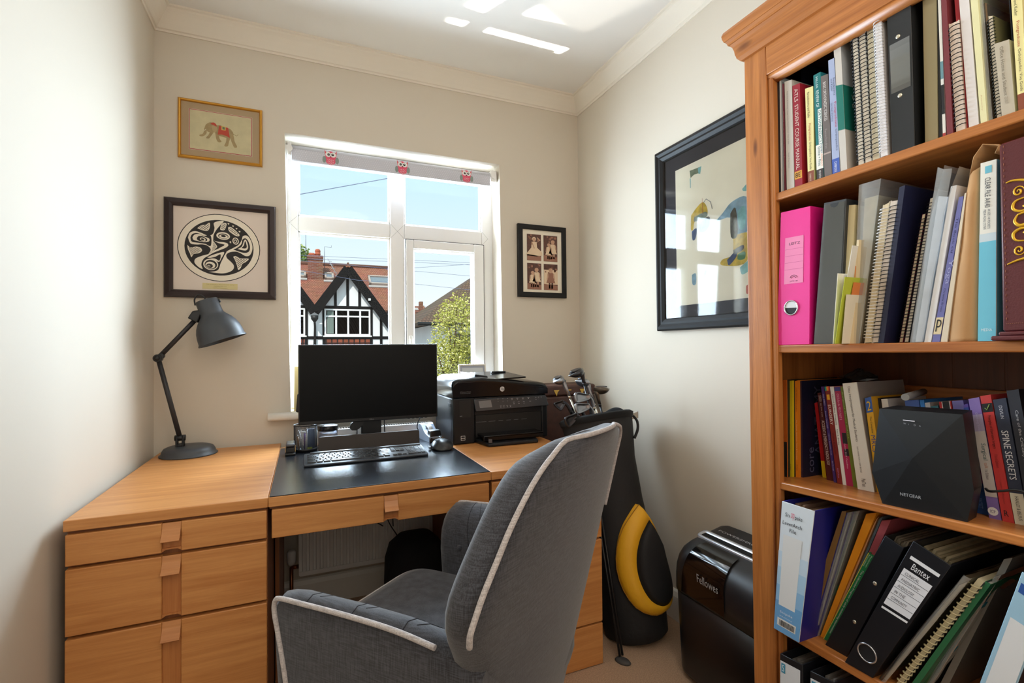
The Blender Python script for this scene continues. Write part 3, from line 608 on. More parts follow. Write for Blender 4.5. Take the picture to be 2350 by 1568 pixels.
b.build('painting', [mat('paper_cream', (252, 246, 226), 0.75, var=0.03, vscale=8), mat('ochre_yellow', (214, 186, 74), 0.75, var=0.25, vscale=50), mat('pale_blue_wash', (140, 174, 192), 0.75, var=0.2, vscale=40), mat('olive_grey', (128, 142, 118), 0.75, var=0.2, vscale=60), mat('turquoise_wash', (142, 196, 196), 0.75, var=0.2, vscale=50), mat('ink_blue', (60, 78, 120), 0.75, var=0.3, vscale=60), mat('charcoal_ink', (84, 80, 66), 0.75, var=0.4, vscale=90), mat('leaf_green', (86, 140, 96), 0.75), mat('wash_red', (206, 112, 96), 0.75)], ap)
b = MB(); b.poly([(W-0.0165, ay0-0.048, az0+0.048), (W-0.0165, ay1+0.048, az0+0.048), (W-0.0165, ay1+0.048, az1-0.048), (W-0.0165, ay0-0.048, az1-0.048)]); b.build('glazing', clear('painting_glass', (255, 255, 255), 0.03), ap)

# ================================================================== desk: two drawer pedestals and the section between them
m_oakx = wood('oak_veneer', (213, 150, 88), (185, 118, 61), 'X', 1.0, 0.38)
m_oakz = wood('oak_veneer_upright', (198, 132, 74), (170, 102, 52), 'Z', 1.0, 0.42)
m_oakh = wood('oak_handle', (206, 142, 86), (182, 116, 64), 'X', 1.3, 0.4)
m_oakc = wood('oak_carcass_shaded', (150, 92, 50), (122, 70, 36), 'Z', 1.0, 0.5)  # same oak, darkened so the kneehole shade is in the colour
m_oakd = mat('oak_shadow_gap', (120, 72, 38), 0.6)
ZD, YF = 0.707, -0.846
def drawer_front(parent, x0, x1, z0, z1, cx, hw=0.020, name='drawer', first=False):
    b = MB(); y0, y1 = YF, YF+0.020
    b.box(x0, cx-hw, y0, y1, z0, z1, 0, 0.0022); b.box(cx+hw, x1, y0, y1, z0, z1, 0, 0.0022)
    b.box(cx-hw-0.0025, cx+hw+0.0025, y0+0.008, y1, z0+0.005, z1-0.001, 1)
    # little arch under the channel
    b.prism([(cx-hw, y0+0.004, z0+0.001), (cx-hw*0.6, y0+0.004, z0+0.006), (cx+hw*0.6, y0+0.004, z0+0.006), (cx+hw, y0+0.004, z0+0.001), (cx+hw, y0+0.004, z0+0.010), (cx-hw, y0+0.004, z0+0.010)], (0, 0.010, 0), 1)
    d = b.build(name, [m_oakx, m_oakz], parent)
    # flared wooden lip handle
    prof_ = [(y0+0.010, z1-0.001), (y0+0.004, z1-0.001), (y0+0.000, z1-0.016), (y0-0.007, z1-0.030), (y0-0.016, z1-0.038), (y0-0.0175, z1-0.041), (y0-0.015, z1-0.0435), (y0-0.004, z1-0.041), (y0+0.010, z1-0.032)]
    b = MB(); b.prism([(cx-hw+0.0005, y, z) for y, z in prof_], (2*hw-0.001, 0, 0)); b.build('handle', m_oakh, d)
    return d
def pedestal(x0, x1, label, cx, yb):
    t = thing('desk_pedestal', label, 'drawer unit', ((x0+x1)/2, (YF+yb)/2, 0))
    b = MB(); b.box(x0, x1, YF-0.002, yb, ZD-0.026, ZD, 0, 0.0018); b.build('top', m_oakx, t)
    b = MB(); b.box(x0+0.004, x1-0.004, YF+0.012, yb, ZD-0.034, ZD-0.026); b.build('shadow_gap', m_oakd, t)
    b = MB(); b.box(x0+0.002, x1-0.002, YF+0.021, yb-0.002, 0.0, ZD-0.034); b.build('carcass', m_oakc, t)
    for z0, z1 in ((0.600, 0.673), (0.438, 0.592), (0.1475, 0.430)): drawer_front(t, x0+0.003, x1-0.003, z0, z1, cx)
    b = MB(); b.box(x0+0.003, x1-0.003, YF, YF+0.02, 0.002, 0.141, 0, 0.002); b.build('plinth', m_oakx, t)
    return t
pedestal(0.024, 0.4488, 'oak drawer pedestal at the left end of the desk, against the left wall', 0.234, -0.020)
pedestal(1.0812, 1.493, 'oak drawer pedestal at the right end of the desk, behind the office chair', 1.288, -0.020)
dk = thing('desk', 'oak kneehole section of the desk with one shallow drawer between two pedestals', 'desk', (0.765, -0.49, 0))
b = MB(); b.box(0.4496, 1.0804, YF-0.002, -0.125, ZD-0.026, ZD, 0, 0.0018); b.build('top', m_oakx, dk)
b = MB(); b.box(0.452, 1.078, YF+0.012, -0.13, ZD-0.034, ZD-0.026); b.build('shadow_gap', m_oakd, dk)
drawer_front(dk, 0.4575, 1.0745, 0.597, 0.6725, 0.770)
b = MB(); b.box(0.470, 1.062, YF+0.021, -0.30, 0.606, 0.672); b.build('drawer_box', m_oakz, dk)
for x0 in (0.451, 1.067): 
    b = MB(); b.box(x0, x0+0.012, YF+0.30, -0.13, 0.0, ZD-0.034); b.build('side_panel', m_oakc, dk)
b = MB(); b.box(0.4520, 1.0780, YF-0.0005, -0.150, ZD, ZD+0.0022, 0, 0.0008)
tag(b.build('desk_mat', mat('black_leathercloth', (24, 28, 36), 0.24, bump=0.06, bscale=900)), 'black leathercloth desk mat covering the middle section of the desk', 'desk mat')

# ================================================================== office chair (turned about forty degrees to the desk)
CH = Matrix(((0.76, -0.65, 0, 0.497), (0.65, 0.76, 0, -1.282), (0, 0, 1, 0), (0, 0, 0, 1)))   # local: x right, y forward, z up
ch = thing('office_chair', 'grey tweed upholstered office chair with white piping turned towards the desk', 'chair', CH @ Vector((0.31, -0.13, 0)))
m_tw = fabric('grey_tweed', (74, 75, 82), (42, 42, 47), 650)
m_pipe = fabric('white_piping', (206, 198, 196), (160, 152, 150), 900)
m_seam = mat('seam_thread', (44, 44, 50), 0.9)
# seat cushion
b = MB(CH)
def seat_ring(z, k, kf):
    hw, f0, f1 = 0.236*k, -0.40, 0.092+0.036*kf
    pts = []
    for t in range(32):
        a = 2*math.pi*t/32; c, s = math.cos(a), math.sin(a)
        x = math.copysign(abs(c)**0.22, c)*hw; y = math.copysign(abs(s)**0.22, s)*(f1-f0)/2*k + (f0+f1)/2
        pts.append((0.320+x, y, z))
    return pts
b.loft([seat_ring(0.335, 0.93, 0.3), seat_ring(0.345, 0.975, 0.7), seat_ring(0.37, 1.0, 1.0), seat_ring(0.42, 1.0, 1.0), seat_ring(0.442, 0.985, 0.9), seat_ring(0.455, 0.965, 0.8), seat_ring(0.463, 0.90, 0.5), seat_ring(0.466, 0.6, 0.2), seat_ring(0.467, 0.25, 0)])
b.build('seat', m_tw, ch)
b = MB(CH); r_ = seat_ring(0.444, 0.992, 0.95); b.tube(r_, 0.0045, 8, closed=True); b.build('seat_piping', m_pipe, ch)
# arms: rounded, piped along the outer edge
def arm(x_out, sgn, rear=-0.425):
    secs = []
    for f, zt, k, zb in ((0.036, 0.545, 0.35, 0.40), (0.034, 0.590, 0.72, 0.33), (0.026, 0.618, 0.92, 0.30), (0.008, 0.637, 1.0, 0.285), (-0.03, 0.643, 1.0, 0.28), (-0.10, 0.645, 1.0, 0.28), (-0.18, 0.648, 1.0, 0.28), (-0.27, 0.648, 1.0, 0.28), (-0.34, 0.642, 1.0, 0.28), (-0.395, 0.632, 0.97, 0.29), (-0.425, 0.605, 0.75, 0.33)):
        th = 0.086
        pr_ = [(0.0, zb), (0.0, zb+0.12), (0.0, zt-0.045), (0.001, zt-0.016), (0.006, zt-0.006), (0.020, zt), (0.042, zt-0.006), (0.062, zt-0.020), (0.078, zt-0.042), (0.086, zt-0.075), (0.088, zt-0.15), (0.086, zb)]
        mid = 0.043
        secs.append([(x_out+sgn*(mid+(x-mid)*k), f-0.03*(zt-z)/0.36*(1 if f > -0.1 else 0), z) for x, z in pr_])
    secs = [[(x, max(f, rear), z) for x, f, z in r] for r in secs]
    b = MB(CH); b.loft(secs); b.build('arm', m_tw, ch)
    b = MB(CH)
    o = x_out-sgn*0.002
    path = bez([(o+sgn*0.002, -0.045, 0.30), (o, -0.028, 0.40), (o, -0.013, 0.49), (o, 0.004, 0.560), (o, 0.016, 0.604), (o, 0.014, 0.626), (o, 0.0, 0.634), (o, -0.06, 0.637), (o, -0.17, 0.641), (o, -0.27, 0.641), (o, -0.35, 0.634), (o, -0.405, 0.622), (o, -0.425, 0.612)][:11 if rear < -0.4 else 9], 6)
    b.tube(path, 0.0046, 8); b.build('arm_piping', m_pipe, ch)
    TZ = [(0.036, 0.545), (0.008, 0.637), (-0.03, 0.643), (-0.10, 0.645), (-0.18, 0.648), (-0.27, 0.648), (-0.35, 0.642), (-0.43, 0.60)]
    def ztop(f):
        for (f0, z0), (f1, z1) in zip(TZ, TZ[1:]):
            if f >= f1: return z0+(z1-z0)*(f0-f)/(f0-f1)
        return TZ[-1][1]
    PR = [(0.006, 0.006), (0.020, 0.0), (0.031, 0.003), (0.042, 0.006), (0.052, 0.013), (0.062, 0.020), (0.070, 0.031), (0.078, 0.042), (0.082, 0.058), (0.086, 0.075), (0.087, 0.11)]
    b = MB(CH)                                               # tufting seams over the top, pressed into the cloth
    for f in (-0.06, -0.17, -0.28):
        b.tube([(x_out+sgn*x, f-dz*0.15, ztop(f-dz*0.15)-dz) for x, dz in PR], 0.0011, 5)
        b.tube([(x_out+sgn*x, f-0.010-x*0.45, ztop(f-0.010-x*0.45)-dz) for x, dz in PR[1:]], 0.0009, 5)
    b.build('arm_stitching', m_seam, ch)
    for f in (-0.045, -0.155, -0.265):
        b = MB(CH); b.lathe([(0.0001, 0.0045), (0.006, 0.003), (0.0085, 0), (0.0085, -0.004)], (x_out+sgn*0.087, f, 0.535), (sgn, 0, 0), 12); b.build('arm_button', m_tw, ch)
arm(0.0, 1); arm(0.632, -1, -0.300)
# backrest shell: half-width profile against height
WR_ = [(0.20, 0.285), (0.52, 0.304), (0.68, 0.312), (0.82, 0.314), (0.87, 0.310), (0.895, 0.300), (0.911, 0.280), (0.925, 0.245), (0.934, 0.20)]
WL_ = [(0.20, 0.285), (0.50, 0.265), (0.60, 0.275), (0.65, 0.320), (0.70, 0.362), (0.75, 0.348), (0.79, 0.322), (0.83, 0.297), (0.86, 0.270), (0.886, 0.240), (0.905, 0.208), (0.920, 0.170), (0.934, 0.12)]
def _w(T, z):
    for (z0, w0), (z1, w1) in zip(T, T[1:]):
        if z <= z1: return w0+(w1-w0)*max(0, z-z0)/(z1-z0)
    return T[-1][1]
def bw(z, side=-1): return _w(WL_ if side < 0 else WR_, z)
def rear_f(z, s): return -0.380-(z-0.254)*0.228+0.034*s*s
NS = 17
def za(z, s): return z-0.016*max(0.0, s)*min(1.0, max(0.0, (z-0.84)/0.09))
zs_b = [0.20, 0.25, 0.30, 0.36, 0.42, 0.48, 0.54, 0.60, 0.66, 0.72, 0.76, 0.80, 0.83, 0.86, 0.885, 0.905, 0.920, 0.930, 0.9365]
rear, front = [], []
for z in zs_b:
    row_r, row_f = [], []
    for i in range(NS):
        s = -1+2*i/(NS-1); w_ = bw(z, s)
        th = 0.060+0.045*(1-abs(s)**2.5)
        th *= min(1.0, 0.35+max(0, (0.9365-z))/0.05)
        edge = 1-0.0
        row_r.append((0.30+w_*s, rear_f(z, s), za(z, s))); row_f.append((0.30+w_*s*(1.0 if abs(s) < 0.99 else 0.985), rear_f(z, s)+th, za(z, s)))
    rear.append(row_r); front.append(row_f)
b = MB(CH)
rings_ = []
for rr, rf in zip(rear, front):
    # round the side edges with an extra bulging point each side
    l_mid = (rr[0][0]-0.010, (rr[0][1]+rf[0][1])/2+0.004, rr[0][2]); r_mid = (rr[-1][0]+0.010, (rr[-1][1]+rf[-1][1])/2+0.004, rr[-1][2])
    rings_.append(rr+[r_mid]+rf[::-1]+[l_mid])
b.loft(rings_); b.build('backrest', m_tw, ch, sub=1)
path = [(0.30-bw(z)-0.004, rear_f(z, -1)-0.001, z) for z in (0.690, 0.71, 0.73, 0.76, 0.80, 0.83, 0.86, 0.885, 0.905, 0.918)]
path += [(0.30+s*(0.12 if s < 0 else 0.20), rear_f(0.934, s)-0.001, za(0.9375, s)-0.003*abs(s)**4) for s in (-1, -0.6, -0.2, 0.2, 0.6, 1)]
path += [(0.30+bw(z, 1)+0.004, rear_f(z, 1)-0.001, za(z, 1)) for z in (0.918, 0.905, 0.885, 0.86, 0.83, 0.80, 0.76, 0.73, 0.71, 0.690)]
b = MB(CH); b.tube(bez(path, 3), 0.0046, 8); b.build('back_piping', m_pipe, ch)
# pedestal and five-star base
m_chr = mat('chrome', (200, 200, 204), 0.18, 1.0); m_bpl = mat('black_plastic', (24, 24, 26), 0.45)
b = MB(CH); b.lathe([(0.10, 0.30), (0.10, 0.335)], (0.31, -0.15, 0), (0,0,1), 20); b.lathe([(0.028, 0.09), (0.028, 0.2), (0.020, 0.2), (0.020, 0.31)], (0.31, -0.15, 0), (0,0,1), 20); b.build('gas_column', m_chr, ch)
for k in range(5):
    a = math.radians(18+72*k); d = Vector((math.cos(a), math.sin(a), 0)); c = Vector((0.31, -0.15, 0))
    b = MB(CH); b.tube([c+d*0.02+Vector((0,0,0.115)), c+d*0.14+Vector((0,0,0.10)), c+d*0.26+Vector((0,0,0.072))], [0.026, 0.020, 0.014], 10); lg = b.build('leg', m_chr, ch)
    b = MB(CH); pq = c+d*0.258; pl = Vector((-d.y, d.x, 0))
    for s in (-1, 1): b.lathe([(0.004, -0.008), (0.026, -0.008), (0.028, -0.004), (0.028, 0.004), (0.026, 0.008), (0.004, 0.008)], pq+pl*s*0.013+Vector((0,0,0.0285)), pl, 18)
    b.tube([pq+Vector((0,0,0.03)), pq+Vector((0,0,0.075))], 0.008, 8); b.build('castor', m_bpl, lg)

# ================================================================== pine bookcase
m_pz = wood('pine_upright', (198, 126, 64), (146, 82, 34), 'Z', 0.9, 0.36, True)
m_py = wood('pine_lengthwise', (200, 128, 66), (150, 84, 36), 'Y', 0.9, 0.36, True)
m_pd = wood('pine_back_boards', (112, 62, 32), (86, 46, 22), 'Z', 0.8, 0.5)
XB, YL, YR_B, XK = 1.570, -1.400, -2.290, 1.900
bk = thing('bookcase', 'tall open pine bookcase with moulded cornice standing along the right wall', 'bookcase', (1.735, -1.845, 0))
for y0, y1, nm in ((YL, YL-0.063, 'stile'), (YR_B, YR_B+0.063, 'stile')):
    b = MB(); b.box(XB, XB+0.021, y0, y1, 0.0, 1.830, 0, 0.002); b.build(nm, m_pz, bk)
for y0, y1 in ((YL-0.063, YL-0.077), (YR_B+0.063, YR_B+0.077)):
    b = MB(); b.box(XB+0.004, XB+0.024, y0, y1, 0.05, 1.745, 0, 0.004); b.build('inner_moulding', m_pz, bk)
for y0, y1 in ((YL-0.002, YL-0.020), (YR_B+0.002, YR_B+0.020)):
    b = MB(); b.box(XB+0.021, XK, y0, y1, 0.0, 1.830); b.build('side_panel', m_pz, bk)
b = MB(); b.box(XB, XB+0.021, YL-0.0635, YR_B+0.0635, 1.753, 1.830, 0, 0.0015); b.build('top_rail', m_py, bk)
b = MB(); b.prism([(XB+0.003, YL-0.064, 1.753), (XB+0.003, YL-0.064, 1.746), (XB+0.008, YL-0.064, 1.736), (XB+0.020, YL-0.064, 1.732), (XB+0.024, YL-0.064, 1.753)], (0, YR_B-YL+0.128, 0), smooth_side=True); b.build('rail_moulding', m_py, bk)
b = MB(); b.box(XB, XB+0.021, YL-0.0635, YR_B+0.0635, 0.0, 0.075, 0, 0.002); b.build('plinth', m_py, bk)
cp = [(0.0, 1.822), (0.006, 1.824), (0.012, 1.832), (0.0135, 1.838), (0.015, 1.842), (0.016, 1.852), (0.019, 1.862), (0.024, 1.869), (0.0265, 1.8695), (0.0275, 1.874), (0.0315, 1.880), (0.033, 1.8805), (0.036, 1.889), (0.037, 1.897), (0.034, 1.905), (0.0, 1.905)]
b = MB(); yl = YL+0.0; yr_ = YR_B
b.rings([[(XK, yl+d, z) for d, z in cp], [(XB-d, yl+d, z) for d, z in cp], [(XB-d, yr_-d, z) for d, z in cp], [(XK, yr_-d, z) for d, z in cp]], closed=False, caps=False, smooth=False)
b.box(XB-0.03, XK, yr_-0.03, yl+0.03, 1.895, 1.904)
b.build('cornice', m_py, bk)
b = MB(); b.box(XB+0.022, XK, YL-0.02, YR_B+0.02, 1.800, 1.815); b.build('top_board', m_pd, bk)
b = MB(); b.box(XK, XK+0.008, YL-0.002, YR_B+0.002, 0.0, 1.83)
for i in range(1, 10):
    y = YL-i*0.0905; b.box(XK-0.0012, XK, y, y-0.086, 0.05, 1.80, 0, 0.001)
b.build('back_boards', m_pd, bk)
SH = {1: (1.463, 1.467, 0.019), 2: (1.099, 1.102, 0.019), 3: (0.774, 0.7945, 0.018), 4: (0.433, 0.433, 0.020), 5: (0.088, 0.088, 0.018)}
def shz(k, y):
    a, c, t = SH[k]; return a+(c-a)*(y+1.486)/(-1.919+1.486)
for k in SH:
    t = SH[k][2]; ya, yb_ = YL-0.021, YR_B+0.021
    za, zb_ = shz(k, ya), shz(k, yb_)
    b = MB(); xs0, xs1 = XB+(0.009 if k != 3 else 0.007), XK-0.002
    b.hexa([(xs0, ya, za-t), (xs1, ya, za-t), (xs1, yb_, zb_-t), (xs0, yb_, zb_-t)], [(xs0, ya, za), (xs1, ya, za), (xs1, yb_, zb_), (xs0, yb_, zb_)], 0, 0.003)
    b.build('shelf', m_py, bk)
b = MB(); b.box(XK-0.022, XK-0.002, YL-0.021, YR_B+0.021, 0.965, 0.998, 0, 0.002); b.build('back_batten', m_py, bk)

# ================================================================== shredder
sh = thing('paper_shredder', 'black office paper shredder with silver slot beside the bookcase', 'shredder', (1.80, -1.17, 0))
m_shb = mat('shredder_black', (20, 21, 24), 0.30); m_shm = mat('shredder_satin', (30, 31, 35), 0.42); m_gl = mat('gloss_black', (10, 10, 12), 0.08); m_sil = mat('silver_plastic', (206, 212, 222), 0.25, 0.6); m_prn = mat('print_silver', (178, 180, 184), 0.4)
X0, X1, Y0, Y1 = 1.680, 1.903, -0.965, -1.385
def body_ring(z, x_in=0.0, y_in=0.0, xb=0.0, n=8, r=0.055):
    xa, xe, ya, ye = X0+x_in, X1-xb, Y0-y_in, Y1+y_in
    pts = []
    for cx, cy, a0 in ((xa+r, ya-r, 90), (xa+r, ye+r, 180), (xe-0.012, ye+0.012, 270), (xe-0.012, ya-0.012, 0)):
        rr = r if cx == xa+r else 0.012
        for i in range(n+1):
            a = math.radians(a0+90*i/n); pts.append((cx+rr*math.cos(a), cy+rr*math.sin(a), z))
    return pts
b = MB(); b.loft([body_ring(0.02, 0.012, 0.012), body_ring(0.03, 0.010, 0.010), body_ring(0.285, 0.002, 0.004)]); b.build('bin', m_shb, sh)
b = MB()
def head(z0, z1_, k, yk):                                    # sloping top: higher at the wall
    r = body_ring(0, 0.0, 0.0)
    out = []
    cxm, cym = (X0+X1)/2, (Y0+Y1)/2
    for x, y, _ in r:
        x2 = X1-(X1-x)*k if x < X1-0.012 else x; y2 = cym+(y-cym)*yk
        out.append((x2, y2, z0+(z1_-z0)*(x2-X0)/(X1-X0)))
    return out
b.loft([head(0.288, 0.288, 1.0, 1.0), head(0.335, 0.345, 1.0, 1.0), head(0.365, 0.395, 0.985, 0.995), head(0.388, 0.428, 0.955, 0.975), head(0.405, 0.450, 0.90, 0.945), head(0.418, 0.463, 0.82, 0.89), head(0.425, 0.469, 0.70, 0.80), head(0.427, 0.471, 0.40, 0.5)])
b.build('shredding_head', m_shm, sh)
# slot along the wall direction, in a silver surround
zt_ = lambda x: 0.427+(0.471-0.427)*(x-X0)/(X1-X0)+0.0006
b = MB(); sx0, sx1, sy0, sy1 = 1.778, 1.826, -0.985, -1.335
def slot_ring(dx, dz, r):
    pts = []
    for cx, cy, a0 in ((sx1-r, sy0-r, 0), (sx0+r, sy0-r, 90), (sx0+r, sy1+r, 180), (sx1-r, sy1+r, 270)):
        for i in range(5):
            a = math.radians(a0+90*i/4); x = cx+(r-dx)*math.cos(a); y = cy+(r-dx)*math.sin(a); pts.append((x, y, zt_(x)+dz))
    return pts
b.rings([slot_ring(0, -0.004, 0.018), slot_ring(0.001, 0.003, 0.018), slot_ring(0.004, 0.005, 0.018), slot_ring(0.011, 0.003, 0.018), slot_ring(0.014, -0.003, 0.018)], closed=True, caps=False); b.build('slot_surround', m_sil, sh)
b = MB(); b.poly(slot_ring(0.0135, 0.0008, 0.018)); b.build('paper_slot', mat('slot_black', (4, 4, 5), 0.9), sh)
# glossy front badge panel curving down the front
b = MB(); gy0, gy1 = -1.030, -1.205
col = [(x-0.0105, z) for x, z in [(1.774, 0.4475), (1.756, 0.4430), (1.738, 0.4365), (1.722, 0.4260), (1.708, 0.4110), (1.698, 0.3920), (1.6905, 0.3680), (1.6885, 0.3450), (1.6875, 0.2950)]]
b.sheet([[(x, gy0-0.02*(1-i/8)+(0.004 if i else 0), z) for i, (x, z) in enumerate(col)], [(x-0.0007, (gy0+gy1)/2, z+0.0005) for x, z in col], [(x, gy1+0.02*(1-i/8), z) for i, (x, z) in enumerate(col)]]); b.build('front_panel', m_gl, sh)
b = MB(); b.text('Fellowes', (1.6762, -1.098, 0.3550), (0,-1,-0.02), (-0.06,0,1), 0.085, 0.026); b.build('brand_lettering', m_prn, sh)
b = MB(); b.text('POWERSHRED', (1.848, -1.020, zt_(1.848)+0.001), (0,-1,0), (1,0,0.2), 0.16, 0.010); b.build('lettering', m_prn, sh)
b = MB(); b.lathe([(0.0035, 0), (0.0035, 0.0008)], (1.838, -1.245, zt_(1.838)+0.0003), (0,0,1), 10); b.build('indicator', m_prn, sh)
b = MB(); b.box(1.834, 1.842, -1.260, -1.263, zt_(1.838), zt_(1.838)+0.001); b.build('switch_mark', m_prn, sh)
for x, y in ((1.73, -1.02), (1.73, -1.34), (1.87, -1.02), (1.87, -1.34)):
    b = MB(); b.lathe([(0.018, 0.0), (0.018, 0.022)], (x, y, 0), (0,0,1), 14); b.build('foot', m_bpl, sh)

# ================================================================== brown leather case standing in the corner
bc_ = thing('leather_case', 'tall brown leather case with brass fittings standing in the corner behind the golf clubs', 'case', (1.70, -0.13, 0))
m_lea = mat('brown_leather', (74, 44, 36), 0.48, var=0.18, vscale=40, bump=0.15, bscale=300); m_brs = mat('brass', (206, 166, 84), 0.3, 0.9)
b = MB(); b.box(1.520, 1.885, -0.200, -0.030, 0.0, 0.862, 0, 0.010); b.build('case_body', m_lea, bc_)
b = MB(); b.box(1.518, 1.887, -0.202, -0.028, 0.8635, 0.915, 0, 0.010); b.build('lid', m_lea, bc_)
for cx in (1.670, 1.815):
    b = MB(); b.prism([(cx-0.022, -0.2045, 0.893), (cx+0.010, -0.2045, 0.893), (cx-0.002, -0.2045, 0.880), (cx-0.006, -0.2045, 0.862)], (0, 0.003, 0)); b.build('corner_fitting', m_brs, bc_)
b = MB(); b.box(1.722, 1.745, -0.2055, -0.201, 0.887, 0.893, 0, 0.001); b.build('clasp', m_brs, bc_)
b = MB(); b.box(1.727, 1.740, -0.2055, -0.201, 0.852, 0.866, 0, 0.001); b.build('lock_plate', m_brs, bc_)
b = MB(); b.lathe([(0.004, 0), (0.003, 0.002), (0.0001, 0.003)], (1.608, -0.202, 0.892), (0,-1,0), 10); b.build('stud', m_brs, bc_)

# ================================================================== golf bag and clubs in the corner
gb = thing('golf_bag', 'black golf stand bag with yellow-edged pocket leaning in the corner', 'golf bag', (1.70, -0.76, 0))
m_gbk = mat('black_nylon', (22, 22, 25), 0.72, bump=0.3, bscale=60); m_yel = mat('yellow_nylon', (232, 172, 30), 0.55, bump=0.25, bscale=50); m_vel = mat('black_velvet', (10, 10, 11), 0.95)
gB, gT = Vector((1.700, -0.760, 0.0)), Vector((1.662, -0.552, 0.795)); gax = (gT-gB).normalized()
gu = Vector((0.8, -0.6, 0)); gu = (gu-gax*gu.dot(gax)).normalized(); gv = gax.cross(gu)
GH = (gT-gB).length
def grad(h):                                                 # radius against height 0..1
    pts = [(0, 0.100), (0.02, 0.118), (0.10, 0.126), (0.25, 0.130), (0.42, 0.128), (0.60, 0.122), (0.80, 0.126), (0.93, 0.142), (1.0, 0.148)]
    for (a, ra), (c, rc) in zip(pts, pts[1:]):
        if h <= c: return ra+(rc-ra)*(h-a)/(c-a)
    return pts[-1][1]
def gp(ang, h, dr=0.0):
    a = math.radians(ang); r = grad(h)+dr
    return gB+gax*h*GH+gu*math.cos(a)*r+gv*math.sin(a)*r*0.92
b = MB(); b.loft([[gp(i*12, h) + (Vector((0,0,max(0, 0.0-gp(i*12, h).z))) if h < 0.05 else Vector()) for i in range(30)] for h in (0, 0.02, 0.06, 0.12, 0.2, 0.3, 0.4, 0.5, 0.6, 0.7, 0.8, 0.9, 0.96, 1.0)], caps=False)
b.poly([gp(i*12, 0.015, -0.004) for i in range(30)])
b.build('bag_body', m_gbk, gb)
b = MB(); b.rings([[gp(i*12, 0.985, 0.004) for i in range(30)], [gp(i*12, 1.012, 0.008) for i in range(30)], [gp(i*12, 1.022, -0.004) for i in range(30)], [gp(i*12, 0.99, -0.02) for i in range(30)]], closed=True, caps=False); b.build('collar', m_vel, gb)
# pocket: a swollen leaf shape, yellow welt round a black panel (facing the room)
def leaf(k, out, lift=0.0):
    pts = []
    base = [(-46, 0.585), (-62, 0.555), (-82, 0.50), (-97, 0.42), (-103, 0.33), (-99, 0.24), (-86, 0.165), (-66, 0.125), (-46, 0.115), (-24, 0.130), (-10, 0.175), (-8, 0.26), (-14, 0.36), (-24, 0.46), (-36, 0.54)]
    cx, cz = -54, 0.32
    for a, h in bez(list((p[0], p[1], 0) for p in base)+[(base[0][0], base[0][1], 0)], 4)[:-1] and [(p.x, p.y) for p in bez([(q[0], q[1], 0) for q in base]+[(base[0][0], base[0][1], 0)], 4)[:-1]]:
        pts.append(gp(cx+(a-cx)*k+26*(1-k)+4, cz-0.035*(1-k)+(h-cz)*(1-(1-k)*0.62), out))
    return pts
b = MB(); b.rings([leaf(1.0, 0.0), leaf(0.98, 0.016), leaf(0.88, 0.030), leaf(0.78, 0.036), leaf(0.64, 0.038), leaf(0.62, 0.032)], closed=True, caps=False); pk = b.build('pocket_welt', m_yel, gb)
b = MB(); lf = leaf(0.64, 0.034); b.rings([lf, leaf(0.46, 0.043), leaf(0.24, 0.048), leaf(0.02, 0.051)], closed=True, caps=True); b.build('pocket_panel', m_gbk, gb)
b = MB(); b.tube([leaf(0.985, 0.017)[i] for i in range(0, 60, 2)], 0.0016, 5, closed=True); b.build('welt_seam', mat('ochre_seam', (150, 104, 20), 0.7), gb)
# folded stand legs and foot plate
fp = Vector((1.556, -0.868, 0.0))
for dx in (-0.006, 0.010):
    b = MB(); b.tube([gp(-112, 0.62, 0.008)+Vector((dx, 0, 0)), fp+Vector((dx*0.7, 0.012, 0.016))], 0.0045, 8); b.build('stand_leg', m_bpl, gb)
b = MB(); b.loft([circ(fp+Vector((0, 0, z)), r, Vector((0.62, 0.35, 0))*1.1, Vector((-0.5, 0.9, 0))*1.25, 20) for z, r in ((0.0005, 0.021), (0.004, 0.023), (0.010, 0.019), (0.013, 0.010))]); b.build('stand_foot', mat('grey_rubber', (72, 70, 70), 0.7), gb)
b = MB(); b.tube(bez([gp(78, 0.985, -0.002), gp(74, 1.02, 0.0), gp(58, 1.035, 0.0), gp(44, 1.02, 0.0), gp(40, 0.985, -0.002)], 6), 0.016, 10); b.build('grab_handle', m_vel, gb)
b = MB(); b.tube(bez([gp(2, 0.99, 0.004), gp(0, 0.96, 0.018), gp(-6, 0.92, 0.018), gp(-10, 0.88, 0.004)], 8), 0.0055, 8); b.build('shoulder_strap', m_gbk, gb)
b = MB(); ta, tb_ = gp(30, 0.975, 0.004), gp(26, 0.985, 0.045)
q = Vector((0, 0, 0.030)); b.hexa([ta, tb_-Vector((0,0,0.006)), tb_+Vector((0.0, 0.003, -0.006)), ta+Vector((0, 0.003, 0))], [ta+q*0.6, tb_+q*0.75, tb_+q*0.75+Vector((0, 0.003, 0)), ta+q*0.6+Vector((0, 0.003, 0))]); b.build('clear_tag', clear('tag_plastic', (214, 206, 190), 0.09, 0.25), gb)
m_stl = mat('brushed_steel', (148, 150, 156), 0.30, 0.9); m_dks = mat('dark_steel', (66, 66, 70), 0.32, 0.8); m_shf = mat('steel_shaft', (214, 206, 190), 0.22, 0.9); m_grf = mat('graphite_shaft', (30, 30, 34), 0.3); m_wd = mat('black_wood_head', (34, 35, 40), 0.18); m_brz = mat('bronze_head', (96, 84, 72), 0.3, 0.7)
